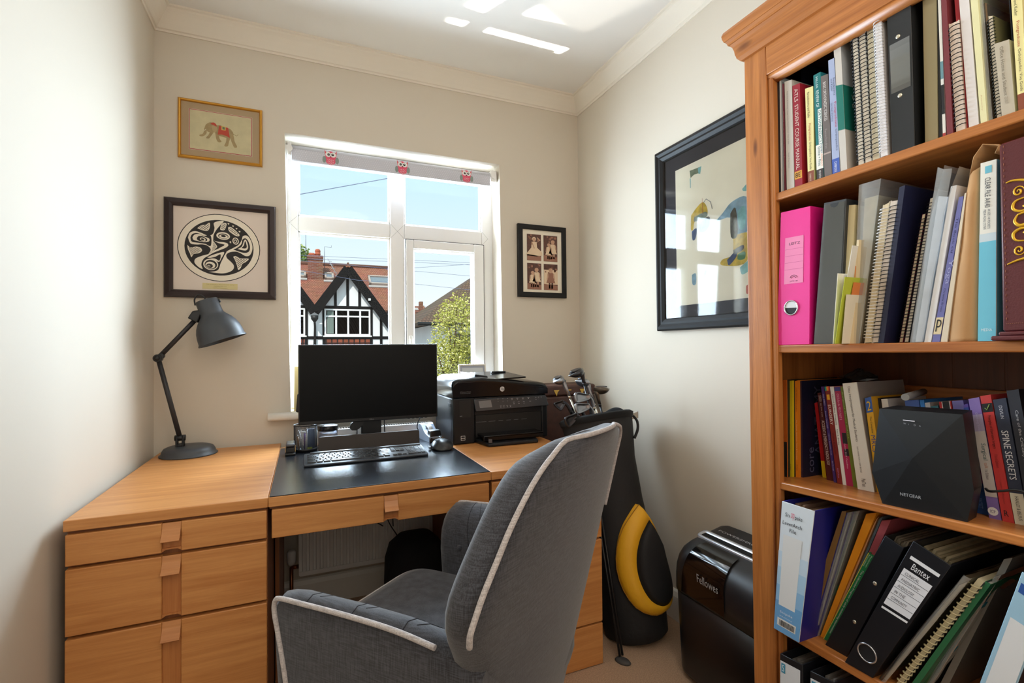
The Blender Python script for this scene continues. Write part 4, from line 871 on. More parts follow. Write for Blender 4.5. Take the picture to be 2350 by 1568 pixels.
def club(label, head, hosel, shaft_to, mh, msh, kind, toe, rise=0.03, fer=0.04):
    """hosel: where the neck meets the shaft; toe: tip of the head; shaft_to: where it enters the bag"""
    H, T, S = Vector(hosel), Vector(toe), Vector(shaft_to)
    foot = gB+gax*0.12+(S-gT)*0.35
    t = thing('golf_club', label, 'golf club', S, 'golf clubs in the bag')
    d = (H-S).normalized()
    b = MB(); b.tube([S-d*0.30*1.0 if False else S+(foot-S)*0.35, S, H-d*fer], 0.0048, 10); b.tube([H-d*fer, H-d*(fer-0.012)], 0.0062, 10); b.build('shaft', msh, t)
    b = MB()
    if kind == 'wood':
        neck = H+d*0.034
        ax = (T-neck).normalized(); L = (T-neck).length
        side = Vector((0.0, -1, 0)); upv = ax.cross(side).normalized()
        if upv.z < 0: upv = -upv
        b.loft([circ(H-d*(fer-0.010), 0.0068, (1,0,0), (0,1,0), 14), circ(H-d*0.01, 0.0080, (1,0,0), (0,1,0), 14), circ(H+d*0.012, 0.0100, (1,0,0), (0,1,0), 14), circ(H+d*0.026, 0.0130, (1,0,0), (0,1,0), 14)])
        sp2 = []
        for k, (rw, dn, up_) in enumerate(((0.006, -0.010, 0.008), (0.020, -0.016, 0.012), (0.030, -0.020, 0.014), (0.036, -0.022, 0.014), (0.037, -0.021, 0.013), (0.033, -0.018, 0.011), (0.024, -0.013, 0.008), (0.012, -0.007, 0.004), (0.003, -0.001, 0.001))):
            c = neck+ax*(L*(k-0.9)/7.1)
            sp2.append([c+side*rw*math.cos(a)*1.1+upv*((up_ if math.sin(a) > 0 else -dn)*math.sin(a)) for a in [2*math.pi*j/20 for j in range(20)]])
        b.loft(sp2)
        hd = b.build('head', mh, t)
        b = MB(); c = neck+ax*L*0.42+upv*0.0125
        b.loft([[c+(ax*L*0.36*math.cos(a)+side*0.020*math.sin(a))+upv*z for a in [2*math.pi*j/16 for j in range(16)]] for z in (-0.004, 0.0012)]); b.build('sole_plate', m_dks, hd)
    else:
        ax = (T-H); ax = ax.normalized()
        neck = bez([H-d*(fer-0.01), H, H+d*0.02+ax*0.004, H+d*0.032+ax*0.016], 5); b.tube(neck, 0.0072, 10)
        c0 = H+d*0.034+ax*0.010; L = (T-c0).length; ax = (T-c0).normalized(); upv = (d-ax*d.dot(ax)).normalized(); nrm = ax.cross(upv)
        out = [(0.0, 0.010), (0.18, 0.013), (0.45, 0.020), (0.72, 0.027), (0.90, 0.028), (1.0, 0.020), (1.03, 0.004), (0.98, -0.013), (0.80, -0.016), (0.45, -0.015), (0.15, -0.012), (0.0, -0.006)]
        o3 = [c0+ax*L*x+upv*z for x, z in [(p.x, p.y) for p in bez([(x, z, 0) for x, z in out]+[(out[0][0], out[0][1], 0)], 3)[:-1]]]
        cc = sum(o3, Vector())/len(o3)
        sc = lambda k, n_: [cc+(p-cc)*k+nrm*n_ for p in o3]
        b.rings([sc(0.3, 0.005), sc(0.93, 0.005), sc(1.0, 0.002), sc(1.0, -0.004), sc(0.93, -0.006), sc(0.80, -0.006), sc(0.72, -0.001), sc(0.3, -0.0008)], closed=True, caps=True)
        b.build('head', mh, t)
club('black driver standing highest among the golf clubs', None, (1.620, -0.52, 0.968), (1.655, -0.535, 0.790), m_wd, m_grf, 'wood', (1.545, -0.53, 0.980), fer=0.03)
club('grey-headed fairway wood leaning furthest left, pale steel shaft', None, (1.533, -0.52, 0.940), (1.578, -0.575, 0.775), m_stl, m_shf, 'wood', (1.474, -0.53, 0.957), fer=0.055)
club('grey wood head behind the driver, pale shaft beside the right side', None, (1.664, -0.50, 0.915), (1.690, -0.540, 0.785), m_stl, m_shf, 'wood', (1.612, -0.47, 0.955), fer=0.07)
club('bronze-brown wood head pointing right towards the wall', None, (1.693, -0.52, 0.885), (1.715, -0.54, 0.765), m_brz, m_grf, 'wood', (1.752, -0.52, 0.918), fer=0.04)
club('grey cavity-back iron just below the driver', None, (1.660, -0.535, 0.855), (1.672, -0.545, 0.765), m_stl, m_shf, 'iron', (1.562, -0.55, 0.884), fer=0.02)
club('bright cavity-back iron in the middle of the clubs', None, (1.640, -0.565, 0.820), (1.650, -0.575, 0.760), m_stl, m_shf, 'iron', (1.548, -0.58, 0.842), fer=0.02)
club('dark iron head lowest on the left of the clubs', None, (1.560, -0.60, 0.797), (1.572, -0.600, 0.745), m_dks, m_shf, 'iron', (1.488, -0.61, 0.794), fer=0.02)
club('small dark iron half hidden behind the pale left shaft', None, (1.565, -0.50, 0.840), (1.600, -0.520, 0.750), m_dks, m_grf, 'iron', (1.515, -0.49, 0.842), fer=0.02)
club('dark iron low behind the bright middle iron', None, (1.640, -0.50, 0.800), (1.650, -0.51, 0.760), m_dks, m_grf, 'iron', (1.580, -0.49, 0.812), fer=0.01)

# ================================================================== things on the desk
ZT = ZD; ZM = ZD+0.0024
# ---- desk lamp
lp = thing('desk_lamp', 'dark grey metal desk lamp with jointed arm on the left end of the desk', 'lamp', (0.137, -0.115, ZT))
m_lmp = mat('charcoal_lamp_paint', (62, 65, 70), 0.45, bump=0.05, bscale=600); m_arm = mat('lamp_arm_black', (42, 40, 42), 0.5)
LY = -0.118
b = MB(); b.lathe([(0.088, 0.0), (0.0945, 0.001), (0.0945, 0.0045), (0.0885, 0.0065), (0.086, 0.018), (0.080, 0.028), (0.068, 0.033), (0.03, 0.0345), (0.0001, 0.035)], (0.137, LY+0.004, ZT), (0,0,1), 40); b.build('base', m_lmp, lp)
b = MB(); b.box(0.096, 0.104, LY-0.012, LY+0.012, ZT+0.033, ZT+0.075, 0, 0.004); b.box(0.116, 0.124, LY-0.012, LY+0.012, ZT+0.033, ZT+0.075, 0, 0.004); b.box(0.096, 0.124, LY-0.010, LY+0.010, ZT+0.033, ZT+0.045, 0, 0.003); b.lathe([(0.011, -0.017), (0.011, 0.017)], (0.110, LY, ZT+0.066), (1,0,0), 16); b.build('base_hinge', m_bpl, lp)
el = Vector((0.041, LY, 1.073)); hb = Vector((0.109, LY, ZT+0.066)); sp3 = Vector((0.166, LY, 1.226))
b = MB(); b.tube([hb, hb+(el-hb)*0.98], 0.0085, 12); b.build('lower_arm', m_arm, lp)
b = MB(); b.tube([el+(sp3-el)*0.03, sp3-(sp3-el)*0.06], 0.0085, 12); b.build('upper_arm', m_arm, lp)
b = MB(); b.lathe([(0.013, -0.015), (0.0145, -0.012), (0.0145, 0.012), (0.013, 0.015)], el, (0,1,0), 18); b.lathe([(0.010, -0.012), (0.010, 0.012)], el+Vector((0.010, 0, 0.008)), (0,1,0), 14); b.lathe([(0.0085, 0.0), (0.0085, 0.006), (0.003, 0.008)], el+Vector((0, -0.015, 0)), (0,-1,0), 12); b.build('elbow_joint', m_bpl, lp)
sc_, sd = Vector((0.194, LY, 1.294)), Vector((0.336, 0, -0.942))
b = MB(); b.lathe([(0.0001, 0.001), (0.035, 0.0), (0.0385, 0.003), (0.039, 0.052), (0.041, 0.060), (0.048, 0.069), (0.060, 0.083), (0.070, 0.100), (0.0765, 0.118), (0.0800, 0.138), (0.0815, 0.158), (0.0850, 0.164), (0.0850, 0.167), (0.0810, 0.166), (0.0785, 0.14), (0.068, 0.10), (0.046, 0.072), (0.03, 0.05), (0.0001, 0.05)], sc_, sd, 44, caps=False); b.build('lamp_shade', m_lmp, lp)
b = MB(); b.lathe([(0.012, 0.05), (0.013, 0.075), (0.026, 0.10), (0.029, 0.118), (0.022, 0.136), (0.0001, 0.142)], sc_, sd, 20); b.build('bulb', mat('bulb_white', (236, 232, 222), 0.25), lp)
b = MB(); b.hexa([(0.136, LY-0.018, 1.222), (0.168, LY-0.018, 1.205), (0.168, LY+0.018, 1.205), (0.136, LY+0.018, 1.222)], [(0.152, LY-0.018, 1.250), (0.184, LY-0.018, 1.255), (0.184, LY+0.018, 1.255), (0.152, LY+0.018, 1.250)], 0, 0.004); b.build('shade_bracket', m_bpl, lp)
b = MB(); b.tube(bez([(0.158, LY, 1.272), (0.156, LY, 1.295), (0.166, LY, 1.312), (0.182, LY, 1.309), (0.192, LY, 1.297)], 8), 0.0028, 8); b.build('cable_loop', m_bpl, lp)
b = MB()
b.tube([(0.225, LY, 1.300), (0.236, LY, 1.296), (0.240, LY, 1.286)], 0.004, 8); b.build('switch', m_bpl, lp)

# ---- monitor
mn = thing('computer_monitor', 'black flat screen monitor standing in the middle of the desk below the window', 'monitor', (0.79, -0.20, ZT))
m_scr = mat('screen_off', (5, 6, 8), 0.36, spec=0.16); m_mon = mat('monitor_black', (16, 16, 18), 0.4)
mx0, mx1, mz0, mz1, my = 0.518, 1.0555, 0.8125, 1.1185, -0.278
b = MB(); b.box(mx0, mx1, my, my+0.012, mz0, mz1, 0, 0.0025); b.box(mx0+0.05, mx1-0.05, my+0.011, my+0.045, mz0+0.03, mz1-0.05, 0, 0.012); b.build('housing', m_mon, mn)
b = MB(); b.box(mx0+0.0045, mx1-0.0045, my-0.0006, my, mz0+0.013, mz1-0.0045); b.build('screen', m_scr, mn)
b = MB(); b.text('DELL', (0.787, my-0.0008, mz0+0.0042), (1,0,0), (0,0,1), None, 0.0055, 0, 'C'); b.build('maker_mark', mat('maker_grey', (120, 120, 124), 0.4), mn)
for i in range(5):
    b = MB(); b.box(0.930+i*0.018, 0.940+i*0.018, my+0.002, my+0.009, mz0-0.0015, mz0+0.0006, 0, 0.0006); b.build('button', m_mon, mn)
b = MB(); b.box(0.752, 0.832, -0.226, -0.204, ZT+0.008, 0.98, 0, 0.004); b.build('stand_neck', m_mon, mn)
b = MB(); b.box(0.690, 0.894, -0.268, -0.135, ZM, ZM+0.009, 0, 0.004); b.build('stand_base', m_mon, mn)
b = MB(); b.loft([[(0.735, y, 0.812), (0.762, y, 0.812), (0.744, y, 0.786), (0.728, y, 0.777), (0.712, y, 0.778), (0.703, y, 0.788), (0.708, y, 0.802), (0.718, y, 0.812)] for y in (-0.268, -0.248)]); b.build('stand_lug', m_mon, mn)
def cable(label, pts, r=0.0022, name='cable', c='cable', group=None, m=None):
    b = MB(); b.tube(bez(pts, 8), r, 7); return tag(b.build(name, m or m_bpl), label, c, group)
cable('thin black cable hanging behind the monitor, left of its stand', [(0.742, -0.14, 0.85), (0.744, -0.12, 0.80), (0.746, -0.116, 0.74), (0.747, -0.112, 0.60), (0.76, -0.12, 0.42), (0.84, -0.2, 0.36)])
cable('black looped cable hanging behind the monitor, right of its stand', [(0.856, -0.14, 0.86), (0.858, -0.125, 0.80), (0.862, -0.112, 0.74), (0.875, -0.11, 0.60), (0.86, -0.14, 0.40), (0.88, -0.30, 0.35)])
cable('black cable curving from behind the monitor down to the tape dispenser', [(1.048, -0.20, 0.83), (1.020, -0.165, 0.812), (1.004, -0.15, 0.785), (0.996, -0.150, 0.755), (1.004, -0.152, 0.735)])

# ---- upright dark panel behind the keyboard
pn_ = thing('tablet_stand', 'dark brown upright rest panel between the keyboard and the monitor stand', 'stand', (0.78, -0.29, ZM))
m_pan = mat('dark_taupe_panel', (52, 44, 40), 0.55)
b = MB(); r0 = 0.008
def rr2(x0, x1, z0, z1, r, n=5):
    out = []
    for cx, cz, a0 in ((x1-r, z1-r, 0), (x0+r, z1-r, 90), (x0+r, z0+r, 180), (x1-r, z0+r, 270)):
        for i in range(n+1):
            a = math.radians(a0+90*i/n); out.append((cx+r*math.cos(a), cz+r*math.sin(a)))
    return out
b.prism([(x, -0.302+(z-ZM)*0.12, z) for x, z in rr2(0.5875, 0.973, ZM, 0.7655, 0.006)], (0, 0.005, 0)); b.build('panel', m_pan, pn_)
b = MB(); b.box(0.60, 0.96, -0.2965, -0.275, ZM, ZM+0.003, 0, 0.001); b.build('foot', m_pan, pn_)

# ---- keyboard (front edge square to the desk), every key a part
kb = thing('keyboard', 'dark grey low-profile keyboard on the desk mat in front of the monitor', 'keyboard', (0.745, -0.48, ZM))
m_kb = mat('keyboard_grey', (62, 65, 72), 0.32, 0.2); m_key = mat('keycap_black', (24, 25, 28), 0.28)
kx0, kx1, ky0, ky1 = 0.5365, 0.9545, -0.541, -0.408
def kz(y): return 0.7165+(y-ky0)/(ky1-ky0)*0.0125
pl = rr2(kx0, kx1, ky0, ky1, 0.010)
b = MB(); b.loft([[(x, y, ZM+0.0008) for x, y in pl], [(x, y, kz(y)-0.001) for x, y in pl], [(0.7455+(x-0.7455)*0.997, (ky0+ky1)/2+(y-(ky0+ky1)/2)*0.992, kz(y)) for x, y in pl]]); b.build('body', m_kb, kb)
b = MB(); b.box(kx0+0.02, kx1-0.004, ky1-0.012, ky1+0.006, ZM+0.002, kz(ky1)+0.0035, 0, 0.003); b.build('rear_bar', m_kb, kb)
rows = [(0, 0.0085, [1]*14), (1, 0.0165, [1]*13+[2]), (2, 0.0165, [1.5]+[1]*12+[1.5]), (3, 0.0165, [1.8]+[1]*11+[2.2]), (4, 0.0165, [1.25, 1]+[1]*10+[2.75]), (5, 0.0165, [1.5, 1.1, 1.25, 5.6, 1.25, 1.1, 1.1, 1.1])]
u_ = 0.0182; y = ky1-0.020
def key(x0, x1, y0, y1):
    b = MB(); z = (kz(y0), kz(y1)); g = 0.0011; t = 0.0028
    b.hexa([(x0+g, y0+g, z[0]), (x1-g, y0+g, z[0]), (x1-g, y1-g, z[1]), (x0+g, y1-g, z[1])], [(x0+g+0.0006, y0+g+0.0006, z[0]+t), (x1-g-0.0006, y0+g+0.0006, z[0]+t), (x1-g-0.0006, y1-g-0.0006, z[1]+t-0.0006), (x0+g+0.0006, y1-g-0.0006, z[1]+t-0.0006)], 0, 0.0006, 1)
    b.build('key', m_key, kb)
for _, h, ws in rows:
    x = kx0+0.010; tot = sum(ws); span = 0.275
    for w_ in ws:
        key(x, x+w_*span/tot, y-h, y); x += w_*span/tot
    xn = kx0+0.294
    if _ in (0, 1, 2):
        for k in range(3): key(xn+k*0.0165, xn+(k+1)*0.0165, y-h, y)
    if _ == 5:
        for k in range(3): key(xn+k*0.0165, xn+(k+1)*0.0165, y-h*0.52, y-h*0.02 if k == 1 else y-h*0.02) if k == 1 else key(xn+k*0.0165, xn+(k+1)*0.0165, y-h, y-h*0.48)
        key(xn+0.0165, xn+0.033, y-h, y-h*0.53)
    xp = kx0+0.349
    if _ in (0, 1, 2, 3): 
        for k in range(4): key(xp+k*0.0158, xp+(k+1)*0.0158, y-h, y)
    if _ == 4:
        for k in range(3): key(xp+k*0.0158, xp+(k+1)*0.0158, y-h, y)
        key(xp+3*0.0158, xp+4*0.0158, y-h-0.0165, y)
    if _ == 5:
        key(xp, xp+2*0.0158, y-h, y); key(xp+2*0.0158, xp+3*0.0158, y-h, y)
    y -= h

# ---- mouse
ms = thing('computer_mouse', 'black sculpted wireless mouse to the right of the keyboard', 'mouse', (1.035, -0.42, ZM))
MM = Matrix.Translation((1.036, -0.425, ZM)) @ Matrix.Rotation(math.radians(-6), 4, 'Z')
b = MB(MM)
secs = []
for yy, w0, w1, h in ((-0.064, -0.010, 0.014, 0.006), (-0.060, -0.026, 0.026, 0.018), (-0.046, -0.040, 0.035, 0.033), (-0.026, -0.046, 0.042, 0.038), (-0.004, -0.048, 0.044, 0.040), (0.018, -0.046, 0.040, 0.037), (0.038, -0.036, 0.034, 0.033), (0.054, -0.030, 0.030, 0.022), (0.061, -0.022, 0.024, 0.010)):
    secs.append([(w0, yy, 0.0015), (w0-0.002, yy, h*0.22), (w0+0.008, yy, h*0.62), (w0+0.020, yy, h*0.92), ((w0+w1)/2-0.004, yy, h), ((w0+w1)/2+0.012, yy, h*0.95), (w1-0.008, yy, h*0.72), (w1, yy, h*0.35), (w1-0.002, yy, 0.0015)])
b.loft(secs); b.build('shell', mat('mouse_black', (30, 30, 33), 0.33), ms, sub=1)
b = MB(MM); b.lathe([(0.0085, -0.004), (0.010, -0.003), (0.010, 0.003), (0.0085, 0.004)], (-0.004, 0.034, 0.031), (1,0,0), 16); b.build('scroll_wheel', mat('wheel_steel', (150, 152, 158), 0.25, 0.9), ms)
b = MB(MM); b.loft([circ((-0.050, -0.015, 0.006), 0.014, (0.35, 0.1, 0), (0, 1.3, 0), 12), circ((-0.052, -0.015, 0.012), 0.014, (0.35, 0.1, 0), (0, 1.3, 0), 12)]); b.build('thumb_rest', mat('mouse_side_grey', (70, 72, 78), 0.25), ms)

# ---- mesh pen pot and what stands in it
pt = thing('pen_pot', 'black wire mesh pen pot at the left end of the desk mat', 'pen pot', (0.543, -0.238, ZM))
pc = Vector((0.543, -0.238, ZM+0.0008)); m_wire = mat('wire_black', (34, 34, 37), 0.45, 0.3)
b = MB(); b.rings([[pc+Vector((0.0415*math.cos(2*math.pi*j/64), 0.0415*math.sin(2*math.pi*j/64), 0.010+0.088*i/30)) for j in range(64)] for i in range(31)], closed=True, caps=False, smooth=False)
o = b.build('mesh_wall', m_wire, pt); md = o.modifiers.new('wires', 'WIREFRAME'); md.thickness = 0.0010; md.use_even_offset = False
b = MB(); b.tube(circ(pc+Vector((0, 0, 0.0985)), 0.0425, (1,0,0), (0,1,0), 40), 0.0022, 8, closed=True); b.build('rim', m_wire, pt)
b = MB(); b.lathe([(0.0001, 0.002), (0.040, 0.002), (0.0425, 0.0), (0.0425, 0.011), (0.0412, 0.011), (0.0405, 0.0035), (0.0001, 0.0035)], pc, (0,0,1), 40, caps=False); b.build('pot_base', m_wire, pt)
def stick(name, label, cat, x, y, lean, h, r, c, tip=None):
    p0 = pc+Vector((x, y, 0.0045)); p1 = p0+Vector((lean[0], lean[1], h))
    b = MB(); b.tube([p0, p1], r, 8); t = thing(name, label, cat, p0, 'things in the pen pot'); b.build('barrel', mat('pen_%d_%d_%d' % c, c, 0.3, 0.3 if c[0] == c[1] else 0), t)
    b = MB(); d = (p1-p0).normalized(); b.tube([p1, p1+d*0.006], [r*0.8, r*0.45], 8); b.build('cap', mat('pen_cap', (196, 196, 200), 0.3, 0.6), t)
stick('pen', 'silver pen leaning to the left in the mesh pot', 'pen', -0.010, -0.020, (-0.014, 0.004), 0.070, 0.0042, (170, 170, 172))
stick('pen', 'pale grey pen standing nearest the middle of the mesh pot', 'pen', 0.002, -0.026, (0.002, 0.006), 0.078, 0.0040, (205, 205, 208))
stick('pen', 'purple pen in the mesh pot', 'pen', -0.002, -0.006, (0.0, 0.010), 0.060, 0.0042, (92, 60, 120))
stick('pencil', 'tan pencil stub at the left of the mesh pot', 'pencil', -0.024, -0.012, (-0.004, 0.0), 0.052, 0.0036, (160, 130, 100))
b = MB(); b.hexa([pc+Vector(p) for p in ((0.004, -0.012, 0.005), (0.034, -0.006, 0.005), (0.034, 0.004, 0.005), (0.004, -0.002, 0.005))], [pc+Vector(p) for p in ((0.006, -0.012, 0.082), (0.033, -0.006, 0.082), (0.033, 0.004, 0.082), (0.006, -0.002, 0.082))], 0, 0.002); tag(b.build('eraser', mat('navy_block', (48, 62, 98), 0.6)), 'dark blue block standing at the right of the mesh pot', 'eraser', 'things in the pen pot')
b = MB(); b.hexa([pc+Vector(p) for p in ((0.006, -0.028, 0.0045), (0.024, -0.024, 0.0045), (0.022, -0.016, 0.0045), (0.004, -0.020, 0.0045))], [pc+Vector(p) for p in ((0.006, -0.028, 0.014), (0.024, -0.024, 0.014), (0.022, -0.016, 0.014), (0.004, -0.020, 0.014))], 0, 0.001); tag(b.build('sticky_note_pad', mat('lime_pad', (150, 168, 60), 0.7)), 'small lime green pad at the bottom of the mesh pot', 'note pad', 'things in the pen pot')

# ---- jar
jr = thing('jar', 'clear jar of white powder with a black lid behind the pen pot', 'jar', (0.626, -0.178, ZM))
jc = Vector((0.626, -0.178, ZM))
b = MB(); b.lathe([(0.0001, 0.0), (0.034, 0.0), (0.0375, 0.004), (0.0375, 0.062), (0.035, 0.066)], jc, (0,0,1), 32, caps=False); b.build('glass', clear('jar_glass', (236, 238, 244), 0.06, 0.05), jr)
b = MB(); b.lathe([(0.0001, 0.002), (0.0345, 0.002), (0.0360, 0.006), (0.0360, 0.046), (0.0355, 0.0475), (0.0001, 0.0475)], jc, (0,0,1), 32, caps=False); b.build('powder', mat('white_powder', (226, 228, 238), 0.9), jr)
b = MB(); b.lathe([(0.0001, 0.063), (0.0385, 0.063), (0.0390, 0.065), (0.0390, 0.081), (0.0375, 0.0835), (0.0001, 0.084)], jc, (0,0,1), 36, caps=False); b.build('lid', mat('jar_lid_black', (24, 24, 26), 0.25), jr)

# ---- hole punch
hp_ = thing('hole_punch', 'small black two-hole punch beside the mesh pen pot', 'hole punch', (0.490, -0.285, ZM))
b = MB(); b.box(0.473, 0.508, -0.318, -0.250, ZM, ZM+0.008, 0, 0.003); b.build('base', m_bpl, hp_)
b = MB(); b.box(0.475, 0.506, -0.300, -0.258, ZM+0.008, ZM+0.026, 0, 0.002); b.build('body', mat('punch_black', (18, 18, 20), 0.35), hp_)
b = MB(); b.hexa([(0.474, -0.308, ZM+0.030), (0.507, -0.308, ZM+0.030), (0.507, -0.252, ZM+0.028), (0.474, -0.252, ZM+0.028)], [(0.476, -0.306, ZM+0.040), (0.505, -0.306, ZM+0.040), (0.505, -0.254, ZM+0.046), (0.476, -0.254, ZM+0.046)], 0, 0.004); b.build('lever', mat('punch_lever', (58, 58, 62), 0.3), hp_)
for x in (0.4725, 0.5065):
    b = MB(); b.box(x, x+0.002, -0.300, -0.290, ZM+0.010, ZM+0.032); b.build('pin', mat('pin_brass', (190, 160, 110), 0.3, 0.9), hp_)

# ---- tape dispenser
td = thing('tape_dispenser', 'silver grey tape dispenser with black front block, between monitor and printer', 'tape dispenser', (1.032, -0.235, ZM))
ang = math.atan2(-0.148, 0.020); dx_ = Vector((math.cos(ang), math.sin(ang), 0)); nx_ = Vector((-dx_.y, dx_.x, 0))
o_ = Vector((1.025, -0.165, ZM))
def tq(a, s, z): return o_+dx_*a+nx_*s+Vector((0, 0, z))
b = MB(); side = [(0.0, 0.0), (0.125, 0.0), (0.125, 0.022), (0.105, 0.026), (0.082, 0.031), (0.06, 0.042), (0.03, 0.062), (0.012, 0.066), (0.002, 0.060)]
b.prism([tq(a, -0.027, z) for a, z in side], nx_*0.056, 0); b.build('body', mat('silver_blue_plastic', (158, 170, 190), 0.3, 0.35), td)
b = MB(); b.hexa([tq(0.018, -0.012, 0.064), tq(0.056, -0.012, 0.046), tq(0.056, 0.014, 0.046), tq(0.018, 0.014, 0.064)], [tq(0.018, -0.012, 0.0662), tq(0.056, -0.012, 0.0482), tq(0.056, 0.014, 0.0482), tq(0.018, 0.014, 0.0662)]); b.build('roll_well', mat('well_dark', (26, 28, 32), 0.6), td)
b = MB(); b.lathe([(0.012, -0.008), (0.024, -0.008), (0.024, 0.008), (0.012, 0.008)], tq(0.052, 0.002, 0.038), nx_, 24); b.build('tape_roll', mat('tape_white', (232, 234, 238), 0.3), td)
b = MB(); b.hexa([tq(0.085, -0.026, 0.0), tq(0.128, -0.026, 0.0), tq(0.128, 0.034, 0.0), tq(0.085, 0.034, 0.0)], [tq(0.090, -0.019, 0.048), tq(0.120, -0.018, 0.046), tq(0.120, 0.026, 0.046), tq(0.090, 0.026, 0.048)], 0, 0.003); fb = b.build('front_block', mat('block_black', (18, 18, 20), 0.3), td)
b = MB(); b.text('Rollex', tq(0.1275, -0.012, 0.014), nx_, (0, 0, 1), 0.026, 0.006); b.build('lettering', m_prn, fb)

# ---- printer
pr = thing('printer', 'black all-in-one inkjet printer on the right end of the desk', 'printer', (1.305, -0.22, ZT))
m_pk = mat('printer_gloss_black', (14, 14, 17), 0.18, spec=0.3); m_pm = mat('printer_satin_black', (22, 23, 26), 0.42, spec=0.3); m_pd2 = mat('printer_recess', (8, 8, 9), 0.6); m_pan2 = mat('control_panel', (44, 46, 50), 0.35)
PX0, PX1, PY0, PY1 = 1.092, 1.522, -0.384, -0.100
b = MB()
b.box(PX0, PX1, PY0+0.012, PY1, ZT+0.001, 0.895, 0, 0.006)
b.box(PX0, 1.185, PY0, PY0+0.03, ZT+0.001, 0.895, 0, 0.005); b.box(1.490, PX1, PY0, PY0+0.03, ZT+0.001, 0.885, 0, 0.008)
b.box(1.185, 1.495, PY0+0.004, PY0+0.03, 0.820, 0.895, 0, 0.003); b.build('body', m_pm, pr)
b = MB()                                                     # scanner lid with rounded shoulders
sec = lambda y, zt: [(PX0, y, 0.898), (PX0, y, zt-0.026), (PX0+0.004, y, zt-0.013), (PX0+0.012, y, zt-0.004), (PX0+0.026, y, zt), (1.22, y, zt+0.002), (1.32, y, zt-0.010), (PX1-0.035, y, zt-0.028), (PX1-0.008, y, zt-0.033), (PX1, y, zt-0.042), (PX1, y, 0.898)]
b.loft([sec(PY0+0.002, 0.952), sec(PY0-0.001, 0.962), sec(PY0+0.010, 0.972), sec(PY0+0.035, 0.977), sec(PY1-0.03, 0.982), sec(PY1, 0.974)]); b.build('scanner_lid', m_pk, pr)
b = MB(); b.hexa([(1.205, PY0+0.05, 0.974), (1.262, PY0+0.030, 0.958), (1.262, PY1-0.02, 0.962), (1.205, PY1-0.02, 0.980)], [(1.203, PY0+0.05, 0.989), (1.255, PY0+0.035, 0.981), (1.255, PY1-0.02, 0.984), (1.203, PY1-0.02, 0.992)], 0, 0.003); b.build('feeder_cover', m_pk, pr)
b = MB(); b.hexa([(1.245, PY0+0.020, 0.962), (1.425, PY0+0.015, 0.968), (1.410, PY1-0.03, 0.985), (1.245, PY1-0.03, 0.982)], [(1.245, PY0+0.020, 0.966), (1.425, PY0+0.015, 0.975), (1.410, PY1-0.03, 0.991), (1.245, PY1-0.03, 0.987)], 0, 0.002); ft = b.build('feeder_tray', m_pk, pr)
b = MB(); b.box(1.33, 1.40, -0.20, -0.185, 0.985, 0.992, 0, 0.002); b.build('paper_guide', m_pm, ft)
b = MB(); b.hexa([(1.186, PY0-0.004, 0.838), (1.522, PY0-0.004, 0.846), (1.512, PY0+0.006, 0.891), (1.180, PY0+0.006, 0.889)], [(1.186, PY0-0.012, 0.8385), (1.522, PY0-0.012, 0.8465), (1.512, PY0-0.002, 0.8905), (1.180, PY0-0.002, 0.8885)], 0, 0.003); cpn = b.build('control_panel', m_pan2, pr)
def onp(x, z): return (x, PY0-0.0127+(z-0.838)*0.2, z)       # the tilted panel face
b = MB(); b.poly([onp(1.204, 0.852), onp(1.258, 0.8535), onp(1.254, 0.882), onp(1.200, 0.8805)]); b.build('display', mat('display_grey', (112, 114, 116), 0.2), cpn)
m_ico = mat('icon_grey', (150, 152, 156), 0.4); m_ico2 = mat('icon_teal', (90, 190, 200), 0.4)
random.seed(5)
b = MB()
def ico(x, z, w_, h): b.poly([onp(x, z), onp(x+w_, z), onp(x+w_, z+h), onp(x, z+h)])
for i, x in enumerate((1.285, 1.307, 1.329)): ico(x, 0.884, 0.003, 0.0022); ico(x, 0.874, 0.002, 0.002)
for i, x in enumerate((1.293, 1.307, 1.322, 1.337)): ico(x, 0.8555, 0.007, 0.0014); ico(x+0.002, 0.850, 0.003, 0.003)
for i, x in enumerate((1.345, 1.370, 1.396, 1.422)): ico(x, 0.8835, 0.010, 0.0016); ico(x+0.003, 0.879, 0.004, 0.0026)
for i, x in enumerate((1.353, 1.376, 1.400, 1.430)): ico(x, 0.868, 0.008, 0.0016); ico(x+0.002, 0.860, 0.005, 0.003)
for r in range(4):
    for c in range(3): ico(1.460+c*0.013, 0.883-r*0.0085, 0.005, 0.0016)
b.build('key_legends', m_ico, cpn)
for x in (1.412, 1.444):
    b = MB(); b.poly([onp(x, 0.8605), onp(x+0.004, 0.8605), onp(x+0.004, 0.863), onp(x, 0.863)]); b.build('start_button', m_ico2, cpn)
b = MB(); c = Vector((1.307, PY0-0.0018, 0.926)); b.poly(circ(c, 0.0105, (1,0,0), (0,0,1), 28)); lg = b.build('badge', mat('badge_silver', (206, 208, 212), 0.3, 0.3), pr)
b = MB(); b.text('hp', c+Vector((0.0008, -0.0006, -0.0082)), (1,0,0), (0.28,0,1), None, 0.0160, 0, 'C'); b.build('badge_lettering', mat('badge_black', (22, 22, 26), 0.4), lg)
b = MB(); b.text('HP Photosmart Premium', (1.122, PY0-0.0015, 0.9185), (1,0,0), (0,0,1), 0.046, 0.0042); b.text('Print Fax Scan Copy Web', (1.122, PY0-0.0015, 0.9125), (1,0,0), (0,0,1), 0.044, 0.0036); b.build('model_lettering', mat('lettering_grey', (120, 122, 126), 0.4), pr)
b = MB(); b.box(1.118, 1.168, PY0-0.001, PY0, 0.815, 0.885, 0, 0.0005); cdp = b.build('card_slots', m_pd2, pr)
